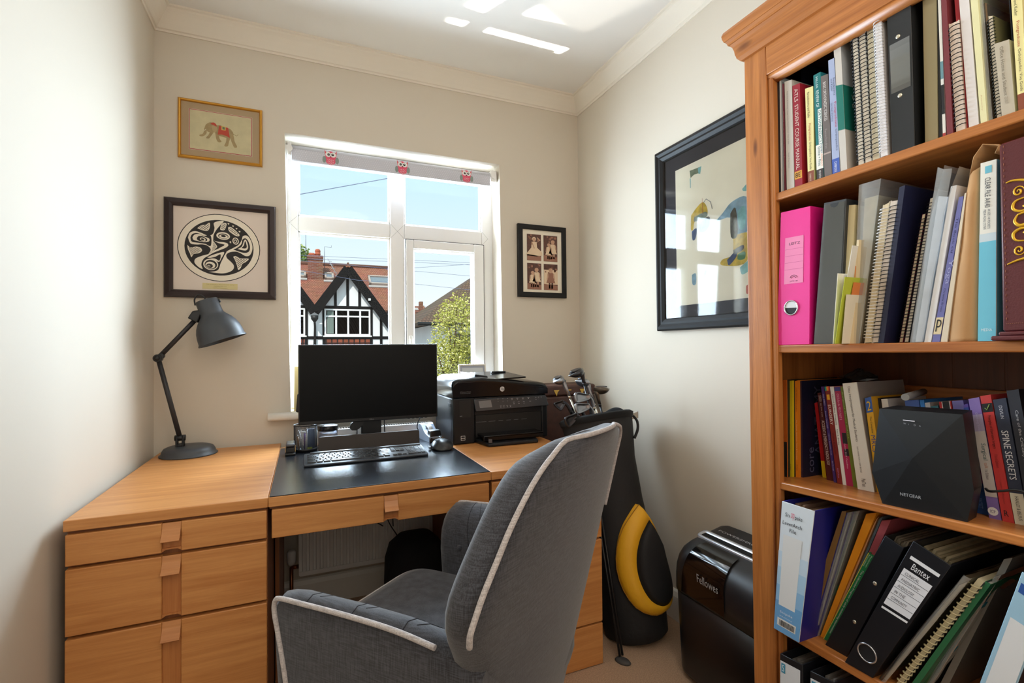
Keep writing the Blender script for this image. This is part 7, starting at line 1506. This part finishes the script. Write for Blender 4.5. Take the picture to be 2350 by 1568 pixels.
cable('thin black router lead running right across the third shelf', [(1.640, -1.832, 0.842), (1.610, -1.850, 0.846), (1.606, -1.868, 0.852), (1.606, -1.890, 0.858), (1.602, -1.93, 0.850)], 0.0022)

# ---- fourth shelf
t, S_ = lever('d_a', 4, 'white and blue lever arch file, upright at the left of the fourth shelf', (222, 230, 236), 0.285, side=(28, 30, 120), paper_top=0.955, pc=(150, 146, 142), bands=[(0.0, 0.235, (110, 164, 210)), (0.235, 0.36, (142, 186, 222)), (0.36, 0.50, (172, 206, 230)), (0.50, 0.62, (200, 220, 236))])
o = lbl(t, S_, 0.13, 0.74, 0.205, 0.755, (226, 226, 224))
o2 = lbl(t, S_, 0.12, 0.84, 0.045, 0.105, (224, 222, 216), name='barcode_label')
b = MB(); random.seed(2)
x = 0.20
while x < 0.78:
    wd = random.choice((0.008, 0.012, 0.020)); S_.patch(b, x, x+wd, 0.052, 0.095, 0, -0.0009); x += wd+random.choice((0.008, 0.014))
o3 = b.build('bars', mat('ink_24_24_26', K_, 0.6), o2); o3['kind'] = 'stuff'
b = MB(); S_.flat_text(b, 'Sn', 0.895, 0.925, 0.14, 0.32, 0); S_.flat_text(b, 'pake', 0.885, 0.925, 0.46, 0.74, 0); S_.flat_text(b, 'LeverArch', 0.832, 0.860, 0.08, 0.82, 0); S_.flat_text(b, 'File', 0.785, 0.814, 0.32, 0.58, 0); b.build('spine_lettering', mat('ink_44_44_48', (44, 44, 48), 0.6), t)
b = MB(); S_.flat_text(b, 'op', 0.880, 0.935, 0.33, 0.46, 0); b.build('logo_letters', mat('ink_226_110_130', (226, 110, 130), 0.6), t)
b = MB(); S_.flat_text(b, 'Snopake', 0.145, 0.168, 0.20, 0.70, 0); S_.flat_text(b, 'LEVER ARCH FILE A4', 0.122, 0.129, 0.20, 0.70, 0); b.build('foot_lettering', mat('ink_236_240_244', (236, 240, 244), 0.6), t)
book('d_b', 4, 'brown card wallet leaning beside the white and blue lever arch file', (132, 98, 52), 0.22, name='folder', cat='folder', pages=m_paper, th=0.0006)
sleeve('d_b2', 4, 'clear sleeve of papers leaning next to the brown card wallet', 0.22, (196, 192, 186), milk=0.18, over=0.0)
sleeve('d_b3', 4, 'clear sleeve with green sheets leaning left of the orange folder', 0.22, (84, 122, 92), milk=0.12, over=0.0)
book('d_c', 4, 'bright orange yellow folder leaning on the fourth shelf', (232, 146, 26), 0.22, name='folder', cat='folder', pages=m_paper, th=0.0006)
book('d_d', 4, 'peach card folder leaning right of the orange folder', (206, 148, 104), 0.21, name='folder', cat='folder', pages=m_paper, th=0.0005)
book('d_e', 4, 'slate grey folder leaning right of the peach folder', (84, 96, 104), 0.21, name='folder', cat='folder', pages=m_paper, th=0.0005)
book('d_f', 4, 'dusty pink folder leaning behind the green programme book', (176, 84, 92), 0.21, name='folder', cat='folder', pages=m_paper, th=0.0005)
t = book('d_g', 4, 'green programme book leaning in front of the pink folder', (30, 128, 72), 0.15, bands=[(0.0, 1.0, (226, 206, 80), 0.0, 0.12)], texts=[('The Lidcombe Program of early stuttering intervention', 0.83, 0.10, 0.34, 0.72, (236, 240, 230)), ('Packman', 0.99, 0.87, 0.62, 0.84, (206, 226, 206)), ('Rousseau', 0.99, 0.87, 0.22, 0.44, (206, 226, 206))])
t, S_ = lever('d_i', 4, 'black lever arch file leaning left of the labelled one, two studs on its spine', (26, 28, 34), 0.28, paper_top=0.97, pc=(176, 164, 146))
rivet(t, S_, 0.62, 0.655, 0.0042); rivet(t, S_, 0.62, 0.30, 0.0042)
t, S_ = lever('d_j', 4, 'black lever arch file with lined white label leaning on the fourth shelf', (20, 21, 26), 0.285, ring=(0.46, 0.155, 0.0175), paper_top=0.95, pc=(172, 160, 130))
o = lbl(t, S_, 0.13, 0.92, 0.505, 0.535 if False else 0.52, (232, 232, 234), name='label_rule')
lbl(t, S_, 0.13, 0.92, 0.893, 0.915, (232, 232, 234), name='label_rule')
o = lbl(t, S_, 0.13, 0.92, 0.540, 0.822, (226, 226, 230), lines=(0.775, 0.727, 0.680, 0.632, 0.585), lc=(40, 40, 44))
b = MB(); S_.flat_text(b, 'Bantex', 0.838, 0.880, 0.28, 0.82, 0); b.build('maker_lettering', mat('ink_232_232_236', (232, 232, 236), 0.6), t)
b = MB()
for s, t0 in (('CLINICAL', 0.785), ('PAEDIATRIC', 0.738), ('AUDIOLOGY', 0.690), ('IN THE', 0.643), ('COMMUNITY', 0.595)): S_.flat_text(b, s, t0, t0+0.020, 0.22, 0.22+0.055*len(s), 0)
b.build('handwriting', mat('ink_90_90_100', (90, 90, 100), 0.6), o)
sleeve('d_k1', 4, 'clear wallet of white papers leaning right of the labelled black file', 0.20, (214, 218, 226), milk=0.16, over=0.02)
S_ = Spine('d_k2'); t = thing('comb_bound_report', 'cream comb bound report leaning among the clear wallets', 'report', S_.base, GRP[4])
b = MB(); S_.block(b, 0.1, 0.9, 0.0, 1.0, 0.004, 0.20); b.build('pages', mat('page_cream', (220, 208, 172), 0.85), t)
b = MB(); S_.block(b, 0.9, 1.0, 0.0, 1.0, 0.004, 0.205); b.build('cover', bcol((60, 60, 64)), t)
b = MB(); helix(b, S_, S_.wid*0.55+0.001, 24, wire=0.0016, n=8); b.build('comb', bcol((206, 192, 150)), t)
book('d_k3', 4, 'green edged folder leaning right of the comb bound report', (52, 124, 84), 0.20, name='folder', cat='folder', pages=m_paper, th=0.0006)
sleeve('d_k4', 4, 'clear wallet of teal sheets leaning near the right of the fourth shelf', 0.20, (30, 128, 146), milk=0.10, over=0.0)
book('d_k5', 4, 'worn grey card folder with torn top leaning at the right', (138, 134, 126), 0.20, name='folder', cat='folder', pages=m_paper, th=0.0006)
t, S_ = lever('d_l', 4, 'pale blue and white lever arch file at the right edge of the fourth shelf', (160, 200, 224), 0.26, side=(28, 30, 40), paper_top=0.93)
lbl(t, S_, 0.16, 0.95, 0.20, 0.76, (226, 228, 230)); o = lbl(t, S_, 0.10, 0.34, 0.90, 0.95, (40, 84, 160), name='logo'); o2 = lbl(t, S_, 0.2, 0.8, 0.04, 0.12, (224, 222, 216), name='barcode_label')
# ---- bottom shelf
for key, lab in (('e_a', 'black lever arch file with white label, left one on the bottom shelf'), ('e_b', 'black lever arch file with white label, right one on the bottom shelf')):
    t, S_ = lever(key, 5, lab, (22, 23, 28), 0.28, paper_top=0.93, pc=(146, 140, 134))
    o = lbl(t, S_, 0.02, 0.90, 0.05, 0.95, (222, 224, 226)); o2 = lbl(t, S_, 0.07, 0.25, 0.86, 0.935, (70, 150, 180), name='logo', d=-0.0008)
    b = MB(); S_.flat_text(b, 'S', 0.872, 0.925, 0.11, 0.21, 0, -0.0012); b.build('logo_letter', mat('ink_226_240_244', (226, 240, 244), 0.6), o2)

# ================================================================== outside the window
def tiles(name, c1, c2, sx_=5.0, sy_=9.0, mortar=(70, 44, 34), bump=0.4, rough=0.85, axes='XZ', msize=0.02, off=0.5):
    if name in MATS: return MATS[name]
    m, n, b = _new(name)
    t = n.nodes.new('ShaderNodeTexCoord'); s = n.nodes.new('ShaderNodeSeparateXYZ'); c = n.nodes.new('ShaderNodeCombineXYZ')
    n.links.new(t.outputs['Object'], s.inputs[0]); n.links.new(s.outputs[axes[0]], c.inputs[0]); n.links.new(s.outputs[axes[1]], c.inputs[1])
    br = n.nodes.new('ShaderNodeTexBrick'); br.inputs['Scale'].default_value = 1.0; br.inputs['Brick Width'].default_value = 1/sx_; br.inputs['Row Height'].default_value = 1/sy_
    br.inputs['Mortar Size'].default_value = msize; br.inputs['Color1'].default_value = rgb(c1); br.inputs['Color2'].default_value = rgb(c2); br.inputs['Mortar'].default_value = rgb(mortar); br.offset = off
    n.links.new(c.outputs[0], br.inputs['Vector'])
    no = n.nodes.new('ShaderNodeTexNoise'); no.inputs['Scale'].default_value = 1.3; no.inputs['Detail'].default_value = 6; n.links.new(t.outputs['Object'], no.inputs['Vector'])
    mx = n.nodes.new('ShaderNodeMix'); mx.data_type = 'RGBA'; mx.blend_type = 'MULTIPLY'; mx.inputs[0].default_value = 0.5
    n.links.new(br.outputs['Color'], mx.inputs[6]); n.links.new(no.outputs['Color'], mx.inputs[7]); n.links.new(mx.outputs[2], b.inputs['Base Color'])
    b.inputs['Roughness'].default_value = rough
    MATS[name] = m
    return m
m_ren = mat('white_render', (236, 238, 242), 0.9, var=0.04, vscale=2); m_tim = mat('black_timber', (13, 12, 15), 0.8, var=0.3, vscale=6, spec=0.2); m_rt = tiles('clay_roof_tiles', (190, 124, 98), (168, 104, 82), 9, 14, (120, 74, 58), axes='XZ', msize=0.012)
m_rg = tiles('clay_roof_tiles_gable', (172, 110, 86), (148, 92, 72), 9, 14, (106, 66, 52), axes='YZ', msize=0.012); m_bri = tiles('red_brick', (150, 84, 62), (124, 66, 50), 4.4, 13, (152, 130, 112), axes='XZ', msize=0.012); m_bris = tiles('red_brick_side', (150, 84, 62), (124, 66, 50), 4.4, 13, (152, 130, 112), axes='YZ', msize=0.012)
m_bas = tiles('basket_brick', (170, 88, 60), (150, 74, 52), 4.0, 4.4, (44, 24, 22), axes='XZ', msize=0.035, off=0.0)
m_gut = mat('black_gutter', (24, 24, 26), 0.5); m_wfr = mat('house_window_white', (236, 238, 240), 0.5); m_hgl = mat('house_glass', (58, 62, 66), 0.12); m_led = mat('lead_flashing', (176, 172, 170), 0.7); m_pot = mat('terracotta_pot', (176, 92, 66), 0.8)
GZ = -2.9
b = MB(); b.box(-40, 60, 1.0, 90, GZ-0.2, GZ); struct(b.build('ground', mat('street_ground', (118, 116, 108), 0.9, var=0.2, vscale=1)))
hs_ = lambda x, z: (0.537+(x-0.537)*1.4908, 1.097+(z-1.097)*1.4908)
YH = 22.0
hz = thing('house', 'half-timbered white house with twin gables and tiled roof across the street', 'house', (2.0, 24.0, GZ))
ap_ = hs_(1.828, 3.72); vl = hs_(0.849, 2.30); er = (4.62, 2.02)
apL = (2*vl[0]-ap_[0], ap_[1]); elf = (2*apL[0]-vl[0]-1.2, 2.0)
# gable walls (each an outline with its own depth)
b = MB(); b.prism([(vl[0]-0.2, YH, GZ), (4.9, YH, GZ), (4.9, YH, 1.80), (er[0], YH, er[1]), (ap_[0], YH, ap_[1]-0.12), (vl[0], YH, vl[1])], (0, 4.0, 0)); b.prism([(elf[0], YH, GZ), (vl[0]+0.001, YH, GZ), (vl[0], YH, vl[1]), (apL[0], YH, apL[1]-0.12), (elf[0], YH, elf[1])], (0, 4.0, 0)); b.build('wall', m_ren, hz)
b = MB(); b.box(4.0, 4.95, YH+0.4, YH+4.4, GZ, 3.02); b.build('side_wall', m_ren, hz)
# main roof
rz = 5.72; ez = 3.02
b = MB(); b.hexa([(-6.0, YH+0.05, ez-0.12), (5.10, YH+0.05, ez-0.12), (5.18, YH+4.0, rz-0.12), (-6.0, YH+4.0, rz-0.12)], [(-6.0, YH, ez), (5.12, YH, ez), (5.20, YH+4.0, rz), (-6.0, YH+4.0, rz)]); b.build('main_roof', m_rt, hz)
b = MB(); b.hexa([(-6.0, YH+4.0, rz-0.1), (5.20, YH+4.0, rz-0.1), (5.2, YH+8.0, ez), (-6.0, YH+8.0, ez)], [(-6.0, YH+4.0, rz), (5.20, YH+4.0, rz), (5.2, YH+8.2, ez), (-6.0, YH+8.2, ez)]); b.build('rear_roof', m_rt, hz)
b = MB(); b.tube([(-6.0, YH+3.98, rz+0.02), (5.22, YH+3.98, rz+0.02)], 0.11, 10); b.build('ridge_tiles', mat('ridge_brown', (110, 74, 60), 0.9), hz)
b = MB(); b.tube([(er[0]-0.35, YH+0.02, ez-0.10), (5.12, YH+0.02, ez-0.10)], 0.07, 8); b.build('gutter', m_gut, hz)
# gable roofs
def groof(A, L, R, ybk):
    for P, nm in ((L, 'gable_roof'), (R, 'gable_roof')):
        sx1 = 1 if P[0] > A[0] else -1
        b = MB(); b.hexa([(A[0], YH-0.35, A[1]), (A[0], ybk, A[1]), (P[0], ybk-1.2, P[1]), (P[0], YH-0.35, P[1])], [(A[0], YH-0.35, A[1]+0.13), (A[0], ybk, A[1]+0.13), (P[0]+sx1*0.08, ybk-1.2, P[1]+0.09), (P[0]+sx1*0.08, YH-0.35, P[1]+0.09)]); b.build(nm, m_rg, hz)
groof(ap_, vl, er, YH+3.3); groof(apL, elf, vl, YH+3.3)
b = MB(); b.tube([(ap_[0], YH-0.38, ap_[1]+0.13), (ap_[0], YH+3.2, ap_[1]+0.13)], 0.05, 10); b.build('ridge_tiles', mat('ridge_brown', (110, 74, 60), 0.9), hz)
# barge boards and timbers
def tim(x0, z0, x1, z1, w_=0.17, y=YH-0.03, nm='timber', dy=0.08):
    d = Vector((x1-x0, 0, z1-z0)).normalized(); n_ = Vector((-d.z, 0, d.x))*w_/2; p0, p1 = Vector((x0, y, z0)), Vector((x1, y, z1))
    b = MB(); b.prism([p0-n_, p1-n_, p1+n_, p0+n_], (0, dy, 0)); return b.build(nm, m_tim, hz)
for q_, (A, P) in enumerate(((ap_, vl), (ap_, er), (apL, vl))): tim(A[0], A[1]-0.10, P[0], P[1]-0.06, 0.40, YH-0.36-0.02*q_, 'bargeboard', 0.06)
def hx(x): return 0.537+(x-0.537)*1.4908
def hzz(z): return 1.097+(z-1.097)*1.4908
bz_t, bz_m = hzz(2.44), hzz(1.485)
tim(vl[0]+0.05, bz_t, 4.05, bz_t, 0.14, YH-0.045); tim(-0.7, bz_m, 4.9, bz_m, 0.13, YH-0.045)
for x, z0, z1 in ((1.118, GZ, bz_t), (2.553, GZ, bz_t), (2.86, GZ, hzz(2.12)), (3.145, GZ, hzz(1.76)), (1.463, bz_t, hzz(3.0)), (1.828, bz_t, hzz(3.60)), (2.19, bz_t, hzz(3.04)), (0.618, GZ, hzz(2.46)), (0.24, hzz(2.44), hzz(3.0))): tim(hx(x), z0, hx(x), z1, 0.12)
tim(-2.0, bz_t, hx(0.72), bz_t, 0.13, YH-0.045)
# hung brick panel under the big window
b = MB(); b.box(hx(1.15), hx(2.51), YH-0.02, YH+0.05, hzz(0.7), bz_m+0.30 if False else hzz(1.50)); b.build('brick_panel', m_bas, hz)
b = MB(); b.box(-0.4, hx(0.57), YH-0.02, YH+0.05, hzz(0.7), hzz(1.50)); b.build('brick_panel', m_bas, hz)
def hwin(x0, x1, z0, z1, cols, y=YH-0.05, curtain=None, tr=0.72):
    f = MB(); t = 0.075
    for q in ((x0, x0+t, z0+t, z1-t), (x1-t, x1, z0+t, z1-t), (x0, x1, z0, z0+t), (x0, x1, z1-t, z1)): f.box(q[0], q[1], y, y+0.1, q[2], q[3])
    for c in cols: f.box(c-0.04, c+0.04, y+0.010, y+0.1, z0+0.01, z1-0.01)
    zt2 = z0+(z1-z0)*tr; f.box(x0+0.01, x1-0.01, y+0.005, y+0.1, zt2-0.035, zt2+0.035); f.box(x0-0.06, x1+0.06, y-0.06, y+0.1, z0-0.065, z0-0.002)
    o = f.build('window', m_wfr, hz)
    b = MB(); b.box(x0+0.02, x1-0.02, y+0.05, y+0.06, z0+0.02, z1-0.02); b.build('pane', m_hgl, o)
    for cx0, cx1 in curtain or ():
        b = MB(); kk = 9
        b.prism([(cx0+(cx1-cx0)*i/kk, y+0.045-(0.012 if i % 2 else 0), z0+0.1) for i in range(kk+1)]+[(cx1, y+0.05, z0+0.1), (cx0, y+0.05, z0+0.1)], (0, 0, z1-z0-0.2)); b.build('curtain', mat('grey_green_curtain', (120, 134, 128), 0.9), o)
    return o
wx0, wx1 = hx(1.137), hx(2.520)
hwin(wx0, wx1, hzz(1.553), hzz(2.392), [hx(1.480), hx(1.840), hx(2.205)], curtain=[(wx0+0.12, wx0+0.40)])
hwin(-1.0, hx(0.584), hzz(1.553), hzz(2.392), [hx(0.24)])
# chimney
b = MB(); b.box(0.758, 1.459, 24.5, 25.3, 3.9, 5.72); b.box(0.735, 1.482, 24.47, 25.33, 5.72, 5.80); b.box(0.706, 1.489, 24.45, 25.35, 5.80, 5.94, 0, 0.02); ck = b.build('chimney', m_bri, hz)
b = MB(); b.box(0.70, 1.52, 24.42, 24.50, 4.17, 4.30); b.build('flashing', m_led, ck)
for x, z1, nm in ((0.943, 6.115, 0), (1.228, 6.34, 1)):
    b = MB(); b.lathe([(0.15, 5.92), (0.145, z1-0.12), (0.17, z1-0.11), (0.17, z1-0.05), (0.14, z1-0.04), (0.13, z1), (0.09, z1)] if not nm else [(0.14, 5.92), (0.12, 6.05), (0.14, 6.06), (0.14, 6.12), (0.12, 6.13), (0.13, 6.2), (0.14, 6.21), (0.12, 6.3), (0.08, 6.34)], (x, 24.9, 0), (0,0,1), 16); b.build('chimney_pot', m_pot, ck)
# roof windows lying in the slope
def rlight(x0, x1, z0, z1, nm='roof_window'):
    yy = lambda z: YH+4.0*(z-ez)/(rz-ez)
    off = Vector((0, -0.10, 0.14)); f = MB()
    def bar_(xa, xb, za, zb): f.hexa([(xa, yy(za), za), (xb, yy(za), za), (xb, yy(zb), zb), (xa, yy(zb), zb)], [Vector((xa, yy(za), za))+off, Vector((xb, yy(za), za))+off, Vector((xb, yy(zb), zb))+off, Vector((xa, yy(zb), zb))+off])
    t = 0.09
    bar_(x0, x0+t, z0, z1); bar_(x1-t, x1, z0, z1); bar_(x0, x1, z0, z0+t*0.7); bar_(x0, x1, z1-t*0.7, z1)
    o = f.build(nm, mat('roof_window_frame', (176, 160, 150), 0.6), hz)
    b = MB(); q = off*0.7; b.poly([Vector((x0+t, yy(z0+0.05), z0+0.05))+q, Vector((x1-t, yy(z0+0.05), z0+0.05))+q, Vector((x1-t, yy(z1-0.05), z1-0.05))+q, Vector((x0+t, yy(z1-0.05), z1-0.05))+q]); b.build('pane', mat('roof_glass', (120, 130, 138), 0.1), o)
    b = MB(); b.hexa([(x0-0.05, yy(z0-0.10), z0-0.10), (x1+0.05, yy(z0-0.10), z0-0.10), (x1+0.05, yy(z0), z0), (x0-0.05, yy(z0), z0)], [Vector((x0-0.05, yy(z0-0.10)-0.03, z0-0.06)), Vector((x1+0.05, yy(z0-0.10)-0.03, z0-0.06)), Vector((x1+0.05, yy(z0)-0.03, z0+0.04)), Vector((x0-0.05, yy(z0)-0.03, z0+0.04))]); b.build('flashing', m_led, o)
rlight(3.72, 5.02, 4.44, 4.98); rlight(1.545, 1.985, 4.66, 5.03); rlight(0.20, 0.66, 4.72, 5.04)
# hopper and downpipe in the valley between the gables
b = MB(); b.loft([[(vl[0]+sx1*r, YH-0.42+sy*0.10, z) for sx1, sy in ((-1,-1), (1,-1), (1,1), (-1,1))] for z, r in ((2.38, 0.05), (2.52, 0.15), (2.68, 0.16))], caps=True); b.tube([(vl[0], YH-0.30, 2.40), (vl[0]+0.02, YH-0.1, 2.2), (vl[0]+0.02, YH-0.1, GZ)], 0.05, 8); b.build('downpipe', m_gut, hz)
# aerials
b = MB(); b.tube([(0.66, 25.0, 5.9), (0.66, 25.0, 7.32)], 0.02, 6); b.tube([(0.35, 25.0, 7.36), (1.62, 25.0, 7.24)], 0.015, 6)
for i in range(9): b.tube([(0.45+i*0.13, 24.9, 7.26-i*0.012), (0.45+i*0.13, 25.1, 7.42-i*0.012)], 0.008, 5)
b.build('aerial', mat('aerial_grey', (130, 140, 156), 0.5, 0.4), hz)
b = MB(); b.tube([(1.55, 25.0, 5.4), (1.56, 25.0, 6.52), (1.90, 25.0, 6.50), (1.90, 25.0, 6.60)], 0.016, 6); b.build('aerial', mat('aerial_grey', (130, 140, 156), 0.5, 0.4), hz)
b = MB(); b.tube([(2.18, 22.9, 4.5), (1.66, 23.2, 5.55), (1.62, 23.2, 5.62)], 0.018, 6)
for i in range(5): b.tube([(1.72-0.1+i*0.09, 23.15, 5.48-i*0.18), (1.72+0.1+i*0.09, 23.15, 5.44-i*0.18)], 0.010, 5)
b.build('aerial', mat('aerial_white', (196, 200, 208), 0.5, 0.4), hz)
# satellite box on the bargeboard
b = MB(); b.box(3.36, 3.46, YH-0.5, YH-0.36, 3.42, 3.52); b.build('alarm_light', m_wfr, hz)

# brown roofed house on the right, and the far one beyond
h2 = thing('house', 'house with brown hipped roof behind the bush at the right of the window', 'house', (7.5, 19, GZ))
m_rb = tiles('brown_roof_tiles', (140, 112, 90), (122, 98, 80), 8, 11, (98, 78, 64), axes='XZ', msize=0.02)
b = MB(); b.box(5.2, 11.5, 16.3, 21.2, GZ, 2.05); b.build('wall', m_ren, h2)
b = MB(); b.loft([[(4.45, 15.8, 2.08), (12.2, 15.8, 2.08), (12.2, 21.3, 2.08), (4.45, 21.3, 2.08)], [(7.9, 19.0, 4.55), (8.9, 19.0, 4.55), (8.9, 19.2, 4.55), (7.9, 19.2, 4.55)]]); 
for f in b.bm.faces: f.smooth = False
b.build('roof', m_rb, h2)
b = MB(); b.tube([(4.45, 15.78, 2.05), (12.2, 15.78, 2.05)], 0.07, 8); b.build('gutter', m_gut, h2)
b = MB(); b.box(6.0, 7.2, 16.24, 16.3, 0.5, 1.7); b.build('window', m_hgl, h2)
h3 = thing('house', 'distant red roofed house with one chimney, seen past the black timbered gable', 'house', (10.0, 42, GZ))
b = MB(); b.box(7.2, 10.4, 40.0, 46.0, GZ, 3.9); b.build('wall', m_ren, h3)
b = MB(); b.hexa([(7.0, 39.7, 3.78), (10.8, 39.7, 3.78), (10.9, 43, 5.0), (7.0, 43, 5.0)], [(7.0, 39.6, 3.86), (10.85, 39.6, 3.86), (10.95, 43, 5.12), (7.0, 43, 5.12)]); b.build('roof', m_rt, h3)
b = MB(); b.box(10.05, 10.35, 40.8, 41.3, 4.0, 5.35, 0, 0.02); b.build('chimney', m_bri, h3)
b = MB(); b.box(9.38, 9.70, 39.9, 40.0, 2.5, 3.9); b.build('window', m_hgl, h3)
b = MB(); b.hexa([(9.55, 40.5, 4.52), (9.85, 40.5, 4.52), (9.85, 40.9, 4.72), (9.55, 40.9, 4.72)], [(9.55, 40.35, 4.56), (9.85, 40.35, 4.56), (9.85, 40.75, 4.76), (9.55, 40.75, 4.76)]); b.build('roof_window', m_led, h3)

# ---- trees: trunk, branches and a crown of separate leaf blades
def tree(name, label, base, crown, nleaf, lsize, cols, trunk_r=0.08, branches=7, seed=1):
    random.seed(seed)
    t = thing(name, label, 'tree' if name == 'tree' else 'bush', base)
    B = Vector(base); cz = sum(c[2] for c in crown)/len(crown)
    b = MB(); top = Vector((sum(c[0] for c in crown)/len(crown), sum(c[1] for c in crown)/len(crown), cz))
    b.tube([B, B+(top-B)*0.5, top], [trunk_r, trunk_r*0.75, trunk_r*0.4], 8)
    for i in range(branches):
        c = crown[i % len(crown)]; s = B+(top-B)*random.uniform(0.35, 0.8); e_ = Vector((c[0]+random.uniform(-0.4, 0.4)*c[3], c[1], c[2]+random.uniform(-0.2, 0.6)*c[5]))
        b.tube([s, (s+e_)/2+Vector((0, 0, 0.1)), e_], [trunk_r*0.4, trunk_r*0.25, trunk_r*0.1], 6)
    b.build('trunk', mat('bark', (92, 76, 60), 0.9), t)
    b = MB()
    vols = [c[3]*c[4]*c[5] for c in crown]; tv = sum(vols)
    for c, v in zip(crown, vols):
        for _ in range(int(nleaf*v/tv)):
            while True:
                p = Vector((random.uniform(-1, 1), random.uniform(-1, 1), random.uniform(-1, 1)))
                if 0.25 < p.length < 1: break
            q = Vector((c[0]+p.x*c[3], c[1]+p.y*c[4], c[2]+p.z*c[5]))
            a = Vector((random.gauss(0, 1), random.gauss(0, 1), random.gauss(0, 0.6))).normalized(); n_ = a.orthogonal().normalized(); n_ = (n_*math.cos(random.random()*6.28)+a.cross(n_)*math.sin(random.random()*6.28))
            s = lsize*random.uniform(0.6, 1.3)
            b.poly([q, q+a*s*0.5+n_*s*0.28, q+a*s, q+a*s*0.5-n_*s*0.28], random.choice((0, 0, 1, 2)))
    b.build('foliage', cols, t, recalc=False)
    return t
g1_, g2_, g3_ = mat('leaf_yellow_green', (204, 204, 100), 0.6), mat('leaf_olive', (164, 164, 74), 0.6), mat('leaf_pale', (236, 230, 156), 0.6)
tree('bush', 'tall yellow-green bush just outside the opening window light', (4.0, 9.6, GZ), [(4.25, 10.0, 1.62, 0.70, 0.7, 0.86), (3.72, 9.8, 0.75, 0.60, 0.6, 0.62), (4.45, 10.2, 0.65, 0.75, 0.7, 0.75), (3.95, 9.9, -0.2, 0.95, 0.8, 0.85), (4.10, 10.1, -1.3, 1.1, 0.8, 1.0), (4.20, 10.0, 2.20, 0.16, 0.2, 0.42), (4.50, 10.1, 2.25, 0.14, 0.2, 0.42), (3.50, 9.7, 1.10, 0.22, 0.25, 0.30)], 24000, 0.066, [g2_, g1_, g3_], 0.10, 10, 4)
tree('tree', 'dark green tree rising behind the chimney of the house opposite', (0.4, 33, GZ), [(0.2, 33, 6.9, 0.95, 1.2, 1.3), (0.9, 33, 6.3, 0.7, 1, 0.9), (-0.6, 33, 6.0, 0.9, 1, 1.3), (0.2, 33, 5.0, 1.3, 1, 1.2)], 7000, 0.20, [mat('leaf_dark', (84, 112, 44), 0.7), mat('leaf_mid', (122, 150, 62), 0.7), mat('leaf_light', (176, 190, 104), 0.7)], 0.2, 6, 9)
tree('tree', 'dark tree behind the distant red roofed house', (12.0, 48.5, GZ), [(12.0, 48.5, 4.7, 0.8, 0.7, 0.95), (12.6, 48.5, 4.2, 0.7, 0.7, 0.8), (11.6, 48.5, 4.0, 0.9, 0.7, 0.9)], 2500, 0.20, [mat('leaf_dusk', (56, 62, 58), 0.8), mat('leaf_dusk2', (74, 78, 72), 0.8), mat('leaf_dusk3', (64, 60, 62), 0.8)], 0.2, 5, 11)

# ---- overhead wires
m_wir = mat('overhead_wire', (112, 124, 158), 0.6)
def wire(label, pts, r=0.0036):
    b = MB(); b.tube(pts, r, 6); tag(b.build('overhead_wire', m_wir), label, 'wire', 'overhead wires')
wire('single dark overhead wire climbing across the upper left pane', [(-1.5, 6, 2.98), (0.459, 6, 3.531), (1.865, 6, 3.972), (4.6, 6, 4.8)], 0.006)
wire('topmost of the overhead wires level with the chimney', [(-1.2, 8, 2.92), (0.949, 8, 2.95), (2.204, 8, 2.973), (2.694, 8, 2.985), (5.5, 8, 3.03)])
wire('second overhead wire down, just below the topmost one by the chimney', [(-1.2, 8.1, 2.85), (0.949, 8.1, 2.904), (2.204, 8.1, 2.944), (2.70, 8.1, 2.955), (5.6, 8.1, 3.0)])
wire('overhead wire sloping gently down to the right above the gable', [(-1.2, 8.2, 2.93), (0.986, 8.2, 2.853), (2.203, 8.2, 2.807), (3.99, 8.2, 2.74), (5.6, 8.2, 2.68)])
wire('overhead wire rising to the right in the opening window light', [(2.1, 8, 2.75), (2.693, 8, 2.822), (3.985, 8, 2.975), (5.5, 8, 3.15)])
wire('lowest overhead wire, crossing in front of the roof window', [(-1.2, 8.3, 2.95), (0.467, 8.3, 2.699), (1.574, 8.3, 2.547), (2.69, 8.3, 2.526), (3.795, 8.3, 2.454), (5.5, 8.3, 2.35)])
